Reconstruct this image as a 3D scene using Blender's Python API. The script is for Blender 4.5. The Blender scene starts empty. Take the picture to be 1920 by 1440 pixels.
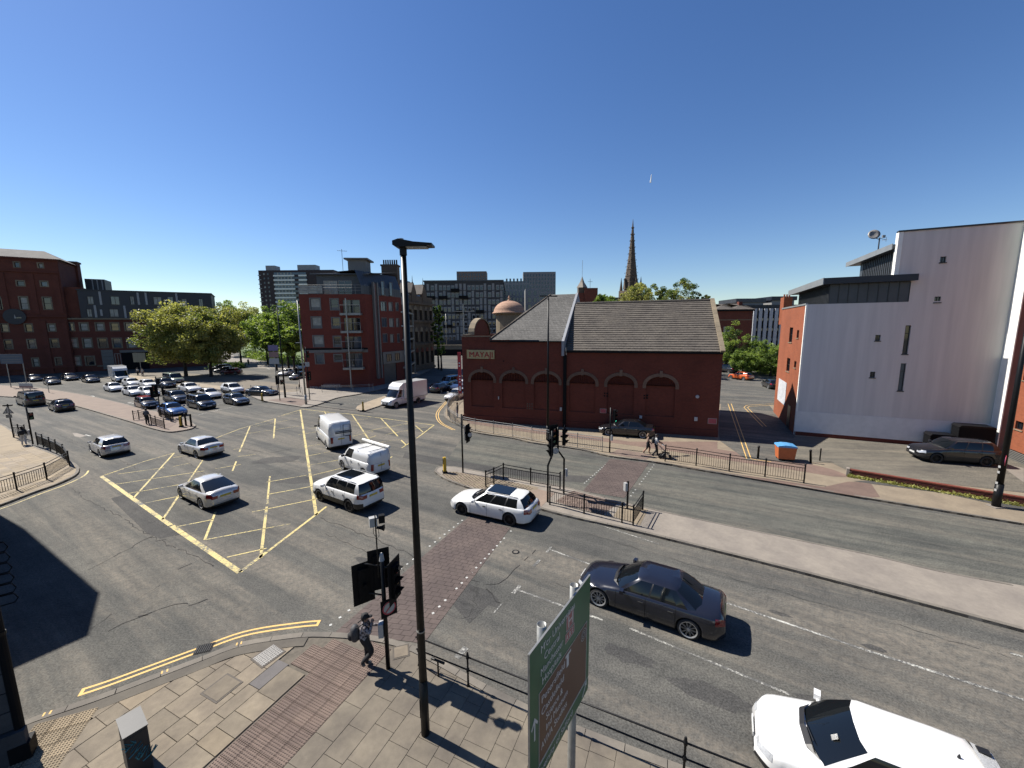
import bpy, bmesh, math, random
import numpy as np
from mathutils import Vector, Matrix
random.seed(7); rng = np.random.default_rng(7)
SC = bpy.context.scene; COL = SC.collection
PI = math.pi; R = math.radians
# ------------------------------------------------------------------ camera
FPX, PITCH, ROLL, CH = 739.0, math.atan(107/739), -math.atan(45/5100), 10.0
cf = Vector((0, math.cos(PITCH), -math.sin(PITCH))); _r = Vector((1, 0, 0)); _u = _r.cross(cf)
cr = math.cos(ROLL)*_r + math.sin(ROLL)*_u; cu = -math.sin(ROLL)*_r + math.cos(ROLL)*_u
cd = bpy.data.cameras.new('camera'); cam = bpy.data.objects.new('camera', cd); COL.objects.link(cam)
cam.matrix_world = Matrix(((cr.x, cu.x, -cf.x, 0), (cr.y, cu.y, -cf.y, 0), (cr.z, cu.z, -cf.z, CH), (0, 0, 0, 1)))
cd.sensor_width = 36; cd.lens = 36*FPX/1920; cd.clip_end = 6000; cd.clip_start = .1
SC.camera = cam
# ------------------------------------------------------------------ light
SUN_EL, SHAZ = R(49), R(-25.7)                      # shadows fall towards azimuth SHAZ
sdir = Vector((math.cos(SHAZ)*math.cos(SUN_EL), math.sin(SHAZ)*math.cos(SUN_EL), -math.sin(SUN_EL)))
W = bpy.data.worlds.new('World'); SC.world = W; W.use_nodes = True
nt = W.node_tree; bg = nt.nodes['Background']; sky = nt.nodes.new('ShaderNodeTexSky')
sky.sky_type = 'NISHITA'; sky.sun_disc = False; sky.sun_elevation = SUN_EL
az = math.atan2(-sdir.x, -sdir.y); sky.sun_rotation = az % (2*PI)
sky.altitude = 0; sky.air_density = 1.0; sky.dust_density = 0.15; sky.ozone_density = 3.0
hs = nt.nodes.new('ShaderNodeHueSaturation'); hs.inputs['Hue'].default_value = .509; hs.inputs['Saturation'].default_value = 1.2; hs.inputs['Value'].default_value = 1.0
nt.links.new(sky.outputs[0], hs.inputs['Color']); nt.links.new(hs.outputs[0], bg.inputs[0]); bg.inputs[1].default_value = 0.064
sl = bpy.data.lights.new('sun', 'SUN'); sl.energy = 5.0; sl.angle = R(.53); sl.color = (1, .95, .87)
so = bpy.data.objects.new('sun', sl); COL.objects.link(so); so.rotation_euler = sdir.to_track_quat('-Z', 'Y').to_euler()
SC.view_settings.view_transform = 'Standard'; SC.view_settings.look = 'None'
SC.view_settings.exposure = 0.97; SC.view_settings.gamma = 1; SC.view_settings.use_curve_mapping = False
SC.render.engine = 'CYCLES'
# ------------------------------------------------------------------ projection helpers: a point of the photo on the ground / on a wall
def ray(px, py): return cf*FPX + cr*(px-960) - cu*(py-720)
def G(px, py, z=0.0):
    d = ray(px, py); t = (z-CH)/d.z
    return Vector((d.x*t, d.y*t, z))
def SZ(A, B, px, py):
    q = ray(px, py); dx, dy = B[0]-A[0], B[1]-A[1]; L = math.hypot(dx, dy); dx /= L; dy /= L
    det = -q.x*dy + q.y*dx
    t = (-A[0]*dy + A[1]*dx)/det; s = (q.x*A[1]-q.y*A[0])/det
    return (t*q.x-A[0])*dx + (t*q.y-A[1])*dy, CH + t*q.z
def AT(px, py, y):                                   # the point at world depth y
    q = ray(px, py); t = y/q.y
    return Vector((q.x*t, y, CH+q.z*t))
# ------------------------------------------------------------------ materials
MATS = {}
AL = .72                                             # overall reflectance of weathered town surfaces
def al(c, k=None): return tuple(x*(k or AL) for x in c)
def nodes(name):
    m = bpy.data.materials.new(name); m.use_nodes = True; n = m.node_tree
    b = n.nodes['Principled BSDF']; return m, n, b
def N(n, t, **k):
    x = n.nodes.new('ShaderNode'+t)
    for a, v in k.items():
        if a in x.inputs.keys(): x.inputs[a].default_value = v
        else: setattr(x, a, v)
    return x
def noise(n, vec, scale, detail=4, rough=.6, dist=0):
    x = N(n, 'TexNoise'); x.inputs['Scale'].default_value = scale; x.inputs['Detail'].default_value = detail
    x.inputs['Roughness'].default_value = rough; x.inputs['Distortion'].default_value = dist
    if vec is not None: n.links.new(vec, x.inputs['Vector'])
    return x.outputs['Fac']
def ramp(n, f, stops):
    x = N(n, 'ValToRGB'); e = x.color_ramp.elements
    while len(e) < len(stops): e.new(.5)
    for i, (p, c) in enumerate(stops): e[i].position = p; e[i].color = (*c, 1) if len(c) == 3 else c
    n.links.new(f, x.inputs[0]); return x.outputs[0]
def mix(n, f, a, b, mode='MIX'):
    x = n.nodes.new('ShaderNodeMix'); x.data_type = 'RGBA'; x.blend_type = mode
    for s, v in ((0, f), (6, a), (7, b)):
        if isinstance(v, (int, float)): x.inputs[s].default_value = v
        elif isinstance(v, tuple): x.inputs[s].default_value = (*v, 1)
        else: n.links.new(v, x.inputs[s])
    return x.outputs[2]
def mapping(n, vec, scale=(1, 1, 1), rot=(0, 0, 0)):
    x = N(n, 'Mapping'); x.inputs['Scale'].default_value = scale; x.inputs['Rotation'].default_value = rot
    n.links.new(vec, x.inputs['Vector']); return x.outputs[0]
def bump(n, b, h, strength=.3, dist=.01):
    x = N(n, 'Bump'); x.inputs['Strength'].default_value = strength; x.inputs['Distance'].default_value = dist
    n.links.new(h, x.inputs['Height']); n.links.new(x.outputs[0], b.inputs['Normal'])
def pos(n): return N(n, 'NewGeometry').outputs['Position']
def obc(n): return N(n, 'TexCoord').outputs['Object']
def math_(n, op, a, b=None, clamp=False):
    x = N(n, 'Math', operation=op); x.use_clamp = clamp
    for i, v in enumerate((a, b)):
        if v is None: continue
        if isinstance(v, (int, float)): x.inputs[i].default_value = v
        else: n.links.new(v, x.inputs[i])
    return x.outputs[0]
def plain(name, col, rough=.6, metal=0, var=.12, scale=3.0, spec=.5, coat=0, bmp=0):
    if name in MATS: return MATS[name]
    col = al(col)
    m, n, b = nodes(name); b.inputs['Roughness'].default_value = rough; b.inputs['Metallic'].default_value = metal
    b.inputs['Specular IOR Level'].default_value = spec; b.inputs['Coat Weight'].default_value = coat
    b.inputs['Coat Roughness'].default_value = .04
    if var > 0:
        f = noise(n, pos(n), scale, 5, .65)
        lo = tuple(c*(1-var) for c in col); hi = tuple(min(1, c*(1+var)) for c in col)
        n.links.new(ramp(n, f, [(.3, lo), (.7, hi)]), b.inputs['Base Color'])
        if bmp: bump(n, b, f, bmp, .02)
    else: b.inputs['Base Color'].default_value = (*col, 1)
    MATS[name] = m; return m
def brickmat(name, c1, c2, mortar, scale=1.0, bw=.225, bh=.075, msize=.012, stain=.25):
    c1, c2, mortar = al(c1), al(c2), al(mortar)
    m, n, b = nodes(name); oc = obc(n)
    sp = N(n, 'SeparateXYZ'); n.links.new(oc, sp.inputs[0])
    cb = N(n, 'CombineXYZ'); n.links.new(math_(n, 'ADD', sp.outputs[0], sp.outputs[1]), cb.inputs[0]); n.links.new(sp.outputs[2], cb.inputs[1])
    t = N(n, 'TexBrick'); t.inputs['Scale'].default_value = 1; t.inputs['Brick Width'].default_value = bw*scale
    t.inputs['Row Height'].default_value = bh*scale; t.inputs['Mortar Size'].default_value = msize*.5*scale
    t.inputs['Color1'].default_value = (*c1, 1); t.inputs['Color2'].default_value = (*c2, 1); t.inputs['Mortar'].default_value = (*mortar, 1)
    n.links.new(cb.outputs[0], t.inputs['Vector'])
    big = noise(n, oc, .35, 6, .65); fine = noise(n, oc, 5, 3)
    st = ramp(n, big, [(.32, (1-stain,)*3), (.65, (1.08,)*3)])
    c = mix(n, 1.0, t.outputs[0], st, 'MULTIPLY')
    c = mix(n, .25, c, ramp(n, fine, [(.3, tuple(x*.55 for x in c1)), (.7, tuple(min(1, x*1.5) for x in c2))]))
    n.links.new(c, b.inputs['Base Color']); b.inputs['Roughness'].default_value = .88; b.inputs['Specular IOR Level'].default_value = .25
    bump(n, b, t.outputs[1], -.35, .006); return m
def paintmat(name, col, rough=.25, metal=0.0, coat=.8):
    if name in MATS: return MATS[name]
    m, n, b = nodes(name); b.inputs['Metallic'].default_value = metal; b.inputs['Coat Weight'].default_value = coat
    b.inputs['Coat Roughness'].default_value = .03
    f = noise(n, obc(n), 2.2, 4, .6); sp = N(n, 'SeparateXYZ'); n.links.new(obc(n), sp.inputs[0])
    dirt = math_(n, 'MULTIPLY', math_(n, 'MULTIPLY', math_(n, 'SUBTRACT', .55, sp.outputs[2], True), f), .55 if sum(col) > .3 else .12)          # road film low on the doors and sills
    n.links.new(mix(n, dirt, col, (.16, .14, .12)), b.inputs['Base Color'])
    rr = math_(n, 'ADD', math_(n, 'MULTIPLY', f, .16), rough-.06); n.links.new(rr, b.inputs['Roughness'])
    MATS[name] = m; return m
def asphalt(name, base, tan=(.16, .14, .115), tanw=.5, streak=.5, rot=-30.6, crack=1.0, fine=55):
    base, tan = al(base), al(tan)
    m, n, b = nodes(name); P = pos(n)
    f = noise(n, P, fine, 2, .7); f2 = noise(n, P, fine*.33, 2, .6); mid = noise(n, P, 2.1, 5, .6); big = noise(n, P, .22, 5, .6)
    c = ramp(n, f, [(.30, tuple(x*.35 for x in base)), (.5, base), (.70, tuple(x*2.1 for x in base))])
    c = mix(n, .55, c, ramp(n, f2, [(.35, tuple(x*.5 for x in base)), (.66, tuple(x*1.75 for x in base))]))
    c = mix(n, 1.0, c, ramp(n, big, [(.3, (.74, .75, .77)), (.7, (1.2, 1.18, 1.14))]), 'MULTIPLY')
    c = mix(n, 1.0, c, ramp(n, mid, [(.3, (.84, .84, .85)), (.7, (1.12, 1.11, 1.09))]), 'MULTIPLY')
    S = mapping(n, P, (1, 1, 1), (0, 0, -R(rot)))                        # x along the carriageway
    s = noise(n, mapping(n, S, (.045, .5, 1)), 1.0, 6, .66, .35)
    brk = noise(n, P, 4.5, 4, .75)
    k = math_(n, 'MULTIPLY', ramp(n, s, [(.46, (0,)*3), (.60, (1,)*3)]), ramp(n, brk, [(.35, (.15,)*3), (.65, (1,)*3)]))
    c = mix(n, math_(n, 'MULTIPLY', k, tanw), c, mix(n, .4, tan, c))
    s2 = noise(n, mapping(n, S, (.09, 1.5, 1)), 1.0, 5, .7)
    c = mix(n, streak, c, mix(n, 1.0, c, ramp(n, s2, [(.38, (.66, .68, .7)), (.62, (1.25, 1.22, 1.18))]), 'MULTIPLY'))
    if crack:
        wp = N(n, 'VectorMath', operation='ADD'); nz = N(n, 'TexNoise'); nz.inputs['Scale'].default_value = 1.3; nz.inputs['Detail'].default_value = 5
        n.links.new(P, nz.inputs['Vector']); sc_ = N(n, 'VectorMath', operation='SCALE'); sc_.inputs['Scale'].default_value = 1.5
        n.links.new(nz.outputs['Color'], sc_.inputs[0]); n.links.new(P, wp.inputs[0]); n.links.new(sc_.outputs[0], wp.inputs[1])
        v = N(n, 'TexVoronoi'); v.feature = 'DISTANCE_TO_EDGE'; v.inputs['Scale'].default_value = .23
        n.links.new(mapping(n, wp.outputs[0], (1, 1, 0)), v.inputs['Vector'])
        cl = ramp(n, v.outputs['Distance'], [(.002, (1,)*3), (.006, (0,)*3)])
        v2 = N(n, 'TexVoronoi'); v2.feature = 'DISTANCE_TO_EDGE'; v2.inputs['Scale'].default_value = 1.4
        n.links.new(mapping(n, wp.outputs[0], (1, 1, 0)), v2.inputs['Vector'])
        cl2 = math_(n, 'MULTIPLY', ramp(n, v2.outputs['Distance'], [(.008, (1,)*3), (.03, (0,)*3)]), ramp(n, noise(n, P, .35, 3), [(.56, (0,)*3), (.66, (1,)*3)]))
        msk = ramp(n, noise(n, P, .5, 3), [(.42, (0,)*3), (.56, (1,)*3)])
        c = mix(n, math_(n, 'MULTIPLY', math_(n, 'ADD', math_(n, 'MULTIPLY', cl, msk), cl2, True), .55*crack), c, (.02, .02, .019))
    n.links.new(c, b.inputs['Base Color']); b.inputs['Roughness'].default_value = .9; b.inputs['Specular IOR Level'].default_value = .2
    bump(n, b, f, .5, .006); return m
def wornpaint(name, col, under, wear=.5, scale=9):
    col, under = al(col, .85), al(under)
    m, n, b = nodes(name); P = pos(n)
    w = noise(n, P, scale, 6, .75); w2 = noise(n, P, .8, 3, .6); f = noise(n, P, 55, 2, .7)
    k = math_(n, 'ADD', math_(n, 'MULTIPLY', w, .7), math_(n, 'MULTIPLY', w2, .5))
    k = ramp(n, k, [(wear-.04, (0,)*3), (wear+.08, (1,)*3)])
    c = mix(n, k, under, mix(n, .25, col, ramp(n, f, [(.35, tuple(x*.5 for x in col)), (.6, col)])))
    n.links.new(c, b.inputs['Base Color']); b.inputs['Roughness'].default_value = .75; bump(n, b, f, .35, .005); return m
def stonemat(name, col, var=.22, speck=120, stain=.3, rnd=.15):
    col = al(col)
    m, n, b = nodes(name); P = pos(n)
    oi = N(n, 'ObjectInfo').outputs['Random']
    f = noise(n, P, speck, 2, .7); mid = noise(n, P, 6, 5, .65); big = noise(n, P, .9, 5, .6)
    c = ramp(n, mid, [(.28, tuple(x*(1-var) for x in col)), (.72, tuple(x*(1+var) for x in col))])
    c = mix(n, .35, c, ramp(n, f, [(.3, tuple(x*.6 for x in col)), (.7, tuple(x*1.35 for x in col))]))
    c = mix(n, 1.0, c, ramp(n, big, [(.3, (1-stain, 1-stain, 1-stain*.9)), (.65, (1.06, 1.06, 1.05))]), 'MULTIPLY')
    c = mix(n, 1.0, c, ramp(n, oi, [(0, (1-rnd, 1-rnd, 1-rnd*1.1)), (1, (1+rnd, 1+rnd*.9, 1+rnd*.6))]), 'MULTIPLY')
    n.links.new(c, b.inputs['Base Color']); b.inputs['Roughness'].default_value = .85; b.inputs['Specular IOR Level'].default_value = .3
    bump(n, b, mid, .25, .01); return m
def leafmat(name, col):
    m, n, b = nodes(name); f = noise(n, pos(n), 1.7, 3)
    c = ramp(n, f, [(.3, tuple(x*.7 for x in col)), (.7, tuple(x*1.3 for x in col))])
    n.links.new(c, b.inputs['Base Color']); b.inputs['Roughness'].default_value = .55; b.inputs['Specular IOR Level'].default_value = .3
    tr = N(n, 'BsdfTranslucent'); n.links.new(mix(n, 1.0, c, (1.5, 1.5, .8), 'MULTIPLY'), tr.inputs[0])
    mx = N(n, 'MixShader'); mx.inputs[0].default_value = .42
    n.links.new(b.outputs[0], mx.inputs[1]); n.links.new(tr.outputs[0], mx.inputs[2]); n.links.new(mx.outputs[0], n.nodes['Material Output'].inputs[0]); return m
# ------------------------------------------------------------------ mesh helpers
class MB:
    def __init__(s, M=None): s.v = []; s.f = []; s.m = []; s.M = M or Matrix()
    def add(s, vs, fs, mat=0, M=None):
        k = len(s.v); T = s.M @ M if M is not None else s.M
        s.v += [tuple(T @ Vector(p)) for p in vs]; s.f += [tuple(i+k for i in f) for f in fs]; s.m += [mat]*len(fs); return s
    def box(s, x0, x1, y0, y1, z0, z1, mat=0, M=None):
        return s.add([(x0, y0, z0), (x1, y0, z0), (x1, y1, z0), (x0, y1, z0), (x0, y0, z1), (x1, y0, z1), (x1, y1, z1), (x0, y1, z1)],
                     [(3, 2, 1, 0), (4, 5, 6, 7), (0, 1, 5, 4), (1, 2, 6, 5), (2, 3, 7, 6), (3, 0, 4, 7)], mat, M)
    def cbox(s, c, sx, sy, sz, mat=0, rz=0, M=None):
        T = Matrix.Translation(c) @ Matrix.Rotation(rz, 4, 'Z'); T = M @ T if M is not None else T
        return s.box(-sx/2, sx/2, -sy/2, sy/2, -sz/2, sz/2, mat, T)
    def tube(s, pts, r, n=8, mat=0, caps=True):
        pts = [Vector(p) for p in pts]; rs = r if isinstance(r, (list, tuple)) else [r]*len(pts); vs = []
        for i, p in enumerate(pts):
            d = (pts[min(i+1, len(pts)-1)]-pts[max(i-1, 0)]).normalized()
            a = d.cross(Vector((0, 0, 1))) if abs(d.z) < .95 else d.cross(Vector((1, 0, 0))); a.normalize(); b = d.cross(a)
            for j in range(n):
                t = 2*PI*j/n; vs.append(p + (a*math.cos(t)+b*math.sin(t))*rs[i])
        fs = [(i*n+j, i*n+(j+1) % n, (i+1)*n+(j+1) % n, (i+1)*n+j) for i in range(len(pts)-1) for j in range(n)]
        if caps: fs += [tuple(range(n-1, -1, -1)), tuple((len(pts)-1)*n+j for j in range(n))]
        return s.add(vs, fs, mat)
    def lathe(s, prof, n=16, mat=0, M=None, caps=True):       # prof: (r, z)
        vs = [(r*math.cos(2*PI*j/n), r*math.sin(2*PI*j/n), z) for r, z in prof for j in range(n)]
        fs = [(i*n+j, i*n+(j+1) % n, (i+1)*n+(j+1) % n, (i+1)*n+j) for i in range(len(prof)-1) for j in range(n)]
        if caps: fs += [tuple(range(n-1, -1, -1)), tuple((len(prof)-1)*n+j for j in range(n))]
        return s.add(vs, fs, mat, M)
    def prism(s, poly, z0, z1, mat=0, M=None):                 # poly in xy, ccw
        n = len(poly); vs = [(p[0], p[1], z0) for p in poly]+[(p[0], p[1], z1) for p in poly]
        fs = [tuple(range(n-1, -1, -1)), tuple(range(n, 2*n))]+[(i, (i+1) % n, n+(i+1) % n, n+i) for i in range(n)]
        return s.add(vs, fs, mat, M)
    def xz(s, poly, y0, y1, mat=0, M=None):                    # poly in xz extruded along y
        n = len(poly); vs = [(p[0], y0, p[1]) for p in poly]+[(p[0], y1, p[1]) for p in poly]
        fs = [tuple(range(n)), tuple(range(2*n-1, n-1, -1))]+[((i+1) % n, i, n+i, n+(i+1) % n) for i in range(n)]
        return s.add(vs, fs, mat, M)
    def mesh(s, name, mats, smooth=False):
        me = bpy.data.meshes.new(name); me.from_pydata(s.v, [], s.f)
        for m in (mats if isinstance(mats, (list, tuple)) else [mats]): me.materials.append(m)
        me.polygons.foreach_set('material_index', s.m)
        if smooth: me.polygons.foreach_set('use_smooth', [True]*len(s.f))
        me.update(); return me
    def build(s, name, mats, parent=None, smooth=False, loc=None, **k):
        return link(name, s.mesh(name, mats, smooth), parent, loc, **k)
def link(name, me, parent=None, loc=None, rz=0, **k):
    o = bpy.data.objects.new(name, me); COL.objects.link(o); o.parent = parent
    if loc is not None: o.location = loc
    if rz: o.rotation_euler = (0, 0, rz)
    for a, v in k.items(): o[a] = v
    return o
def thing(name, label, cat, loc=(0, 0, 0), rz=0, group=None):
    o = link(name, None, None, loc, rz, label=label, category=cat)
    if group: o['group'] = group
    o.empty_display_size = .2; return o
def tag(o, label, cat, group=None):
    o['label'] = label; o['category'] = cat
    if group: o['group'] = group
    return o
def struct(o): o['kind'] = 'structure'; return o
def copy_tree(o, parent=None):
    c = o.copy(); COL.objects.link(c); c.parent = parent
    for ch in list(o.children): copy_tree(ch, c)
    return c
def smooth_curve(pts, n=6):
    out = []; P = [Vector(p) for p in pts]
    for i in range(len(P)-1):
        a, b, c, d = P[max(i-1, 0)], P[i], P[i+1], P[min(i+2, len(P)-1)]
        for k in range(n):
            t = k/n; out.append(.5*((2*b)+(c-a)*t+(2*a-5*b+4*c-d)*t*t+(3*b-a-3*c+d)*t**3))
    return out+[P[-1]]
def offset_poly(pts, d):                                       # parallel line, to the left of travel
    out = []
    for i, p in enumerate(pts):
        t = (pts[min(i+1, len(pts)-1)]-pts[max(i-1, 0)]); t.z = 0; t.normalize()
        out.append(p+Vector((-t.y, t.x, 0))*d)
    return out
def ribbon(mb, pts, w, z=None, mat=0):
    a, b = offset_poly(pts, w/2), offset_poly(pts, -w/2); n = len(pts)
    if z is not None: a = [Vector((p.x, p.y, z)) for p in a]; b = [Vector((p.x, p.y, z)) for p in b]
    mb.add(a+b, [(i, n+i, n+i+1, i+1) for i in range(n-1)], mat)
def sheet(name, poly, z, mat, thick=0, parent=None):
    bm = bmesh.new(); vs = [bm.verts.new((p[0], p[1], z)) for p in poly]; f = bm.faces.new(vs)
    if f.normal.z < 0: f.normal_flip()
    bm.normal_update()
    if f.normal.z < 0: f.normal_flip()
    if thick:
        r = bmesh.ops.extrude_face_region(bm, geom=[f]); 
        for v in [e for e in r['geom'] if isinstance(e, bmesh.types.BMVert)]: v.co.z -= thick
    bmesh.ops.triangulate(bm, faces=[g for g in bm.faces if len(g.verts) > 4]); bmesh.ops.recalc_face_normals(bm, faces=bm.faces)
    if not thick:
        for g in bm.faces:
            if g.normal.z < 0: g.normal_flip()
    me = bpy.data.meshes.new(name); bm.to_mesh(me); bm.free(); me.materials.append(mat); return link(name, me, parent)
def resample(pts, step):
    out = [pts[0].copy()]; acc = 0
    for a, b in zip(pts, pts[1:]):
        L = (b-a).length
        while acc+L >= step and L > 1e-6:
            t = (step-acc)/L; a = a.lerp(b, t); out.append(a.copy()); L = (b-a).length; acc = 0
        acc += L
    out.append(pts[-1].copy()); return out
def text_mesh(s, size, mat, extrude=.002):
    c = bpy.data.curves.new('text', 'FONT'); c.body = s; c.size = size; c.extrude = extrude
    o = bpy.data.objects.new('text', c); COL.objects.link(o); dg = bpy.context.evaluated_depsgraph_get()
    me = bpy.data.meshes.new_from_object(o.evaluated_get(dg)); bpy.data.objects.remove(o); bpy.data.curves.remove(c)
    me.materials.clear(); me.materials.append(mat); return me
def wall_grid(mb, x0, x1, z0, z1, holes, y=0, depth=.14, mat=0, rmat=None, M=None):
    """front face (at y, facing -y) with rectangular recesses and their reveals"""
    xs = sorted({x0, x1, *[h[0] for h in holes], *[h[1] for h in holes]}); zs = sorted({z0, z1, *[h[2] for h in holes], *[h[3] for h in holes]})
    xs = [x for x in xs if x0 <= x <= x1]; zs = [z for z in zs if z0 <= z <= z1]
    vs = [(x, y, z) for z in zs for x in xs]; nx = len(xs); fs = []
    for j in range(len(zs)-1):
        for i in range(nx-1):
            cx, cz = (xs[i]+xs[i+1])/2, (zs[j]+zs[j+1])/2
            if any(h[0] < cx < h[1] and h[2] < cz < h[3] for h in holes): continue
            fs.append((j*nx+i, j*nx+i+1, (j+1)*nx+i+1, (j+1)*nx+i))
    mb.add(vs, fs, mat, M); rm = mat if rmat is None else rmat
    for a, b, c, d in holes:
        mb.add([(a, y, c), (b, y, c), (b, y, d), (a, y, d), (a, y+depth, c), (b, y+depth, c), (b, y+depth, d), (a, y+depth, d)],
               [(0, 4, 5, 1), (1, 5, 6, 2), (2, 6, 7, 3), (3, 7, 4, 0)], rm, M)
# ------------------------------------------------------------------ palette
TAN = (.20, .17, .135)
m_road = asphalt('worn_asphalt', (.098, .097, .090), tan=(.29, .25, .20), tanw=.85, crack=.5)
m_road2 = asphalt('patched_asphalt', (.070, .069, .067), tanw=.2, streak=.3)
m_road3 = asphalt('lane_asphalt', (.100, .102, .092), tan=(.25, .215, .17), tanw=.6, rot=-27.8, streak=.8, crack=.4)
m_lot = asphalt('rough_car_park_surface', (.135, .125, .105), tan=(.30, .26, .20), tanw=.6, rot=-8, crack=.3, fine=45)
m_conc = stonemat('median_concrete', (.265, .235, .205), .14, 90, .2)
m_flag = stonemat('york_stone_flag', (.245, .205, .155), .2, 110, .38)
m_flag_dirty = stonemat('dirty_footway_flag', (.205, .175, .135), .16, 110, .4, .03)
m_flag_warm = stonemat('warm_stone_flag', (.245, .20, .145), .16, 110, .2)
m_flag_dark = stonemat('dark_asphalt_repair', (.145, .135, .135), .12, 60, .1)
m_bed = plain('joint_mortar', (.13, .112, .088), .95, var=.3, scale=8)
m_kerb = stonemat('kerb_granite', (.20, .18, .155), .15, 100, .3)
m_tact = stonemat('pink_tactile_paving', (.20, .148, .122), .15, 80, .25, .05)
m_tactb = stonemat('buff_tactile_paving', (.30, .24, .165), .12, 80, .15)
m_buff = stonemat('buff_footway_paving', (.30, .245, .18), .12, 40, .2)
m_redpave = stonemat('red_block_paving', (.21, .145, .12), .14, 60, .2)
m_islandred = stonemat('pinkish_island_paving', (.27, .205, .165), .12, 60, .15)
m_cross = stonemat('maroon_crossing_block', (.120, .092, .083), .2, 90, .3, .05)
m_yel = wornpaint('yellow_road_paint', (.56, .45, .17), (.098, .097, .09), .545)
m_yel2 = wornpaint('orange_yellow_road_paint', (.66, .42, .13), (.098, .097, .09), .40)
m_whi = wornpaint('white_road_paint', (.52, .51, .46), (.10, .098, .092), .62, 14)
m_whi2 = wornpaint('fresh_white_road_paint', (.56, .55, .50), (.10, .098, .092), .47, 14)
m_black = plain('black_painted_steel', (.008, .008, .009), .42, .0, .25, 6, .22)
m_blackr = plain('dull_black_plastic', (.008, .008, .009), .6, 0, .2, 6, .12)
m_galv = plain('galvanised_steel', (.36, .36, .34), .42, .6, .18, 5)
m_white = plain('white_render_paint', (.95, .94, .88), .7, 0, .06, 1)
m_glass = plain('dark_window_glass', (.012, .016, .022), .04, 0, 0, 1, .9)
m_glassb = plain('blue_grey_window_glass', (.06, .09, .12), .06, 0, .3, .6, .9)
m_blind = plain('pale_window_blind', (.34, .34, .30), .35, 0, .35, 1.2, .6, 0)
m_frame = plain('pale_window_frame', (.42, .40, .36), .5, 0, .1, 2)
m_gframe = plain('grey_window_frame', (.17, .165, .155), .5, 0, .1, 2)
m_dframe = plain('dark_window_frame', (.02, .02, .022), .4, 0, .1, 2)
m_slate = brickmat('slate_roof', (.20, .19, .175), (.14, .135, .125), (.07, .066, .06), 1.0, .35, .2, .03, .3)
m_leaf = [leafmat('leaf_olive', (.20, .205, .07)), leafmat('leaf_yellow_green', (.30, .30, .10)), leafmat('leaf_mid_green', (.12, .15, .045))]
m_leafg = [leafmat('leaf_bright_green', (.14, .20, .045)), leafmat('leaf_lime', (.22, .29, .07)), leafmat('leaf_deep_green', (.045, .08, .02))]
m_bark = plain('tree_bark', (.055, .045, .036), .9, 0, .3, 4, .2, 0, .4)
# ================================================================== GROUND, ROADS, PAVEMENTS
KZ = .12
m_far = plain('distant_ground', (.11, .105, .09), .9, 0, .3, .05)
struct(sheet('ground', [(-2500, -300), (2500, -300), (2500, 3500), (-2500, 3500)], -.05, m_far))
struct(sheet('road', [(-190, -25), (75, -25), (75, 150), (-190, 190)], 0, m_road))
def px(lst, z=0): return [G(*p, z) for p in lst]
def kerbs(parent, line, w=.15, step=.92, z0=-.02, z1=KZ+.004, mat=None, mats=None, gap=.008, name='kerb_stone', one=False):
    """kerb stones laid end to end along a ground line; the raised side is on the left of travel"""
    L = resample(line, .3); D = [0]
    for a, b in zip(L, L[1:]): D.append(D[-1]+(b-a).length)
    n = max(1, round(D[-1]/step)); bounds = [D[-1]*i/n for i in range(n+1)]
    def atd(d):
        for i in range(len(D)-1):
            if D[i+1] >= d: return L[i].lerp(L[i+1], (d-D[i])/max(1e-6, D[i+1]-D[i]))
        return L[-1]
    acc = MB()
    for i in range(n):
        a, b = bounds[i]+gap, bounds[i+1]-gap
        pts = [atd(a)]+[L[k] for k in range(len(L)) if a+.02 < D[k] < b-.02]+[atd(b)]
        ins = offset_poly(pts, w); m = len(pts); mb = acc if one else MB(); h = z1+rng.uniform(-.004, .004)
        vs = [(p.x, p.y, z0) for p in pts]+[(p.x, p.y, h-.012) for p in pts]
        q = offset_poly(pts, .015); vs += [(p.x, p.y, h) for p in q]+[(p.x, p.y, h) for p in ins]+[(p.x, p.y, z0) for p in ins]
        fs = []
        for r in range(4): fs += [(r*m+k, r*m+k+1, (r+1)*m+k+1, (r+1)*m+k) for k in range(m-1)]
        fs += [(0, m, 2*m, 3*m, 4*m), (m-1, 5*m-1, 4*m-1, 3*m-1, 2*m-1)]
        mb.add(vs, fs)
        if not one: mb.build(name, mat or m_kerb, parent)
    if one: acc.build('kerb', mat or m_kerb, parent)
# ---- near pavement (under the camera)
kn = smooth_curve(px([(30, 1366), (75, 1347), (180, 1312), (270, 1278), (370, 1240), (450, 1210), (530, 1196), (600, 1190), (700, 1197), (760, 1211), (800, 1228), (990, 1328), (1290, 1446)]), 5)
d_end = (kn[-1]-kn[-3]).normalized(); kn.append(kn[-1]+d_end*9)
near = kn[::-1]
pn = struct(sheet('near_pavement', [p for p in kn]+[Vector((14, -12, 0)), Vector((-22, -12, 0)), Vector((-22, 5.2, 0))], KZ-.03, m_bed, .2))
kerbs(pn, kn[::-1], .22, .95)
e1 = Vector((.405, .914, 0)).normalized(); e2 = Vector((e1.y, -e1.x, 0)); O = Vector((-5.29, 7.63, 0))
def inpoly(p, poly):
    c = False; n = len(poly)
    for i in range(n):
        a, b = poly[i], poly[i-1]
        if (a.y > p.y) != (b.y > p.y) and p.x < (b.x-a.x)*(p.y-a.y)/(b.y-a.y)+a.x: c = not c
    return c
tact_top = [Vector(p+(0,)) for p in [(-6.72, 10.5), (-6.42, 11.33), (-3.60, 10.98), (-4.16, 9.9)]]
stem = [O+e2*0+e1*-3, O-e2*1.66+e1*-3, O-e2*1.66+e1*3.45, O+e1*3.2]
def clip_in(p, q, axis_pt, nrm): pass
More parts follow.
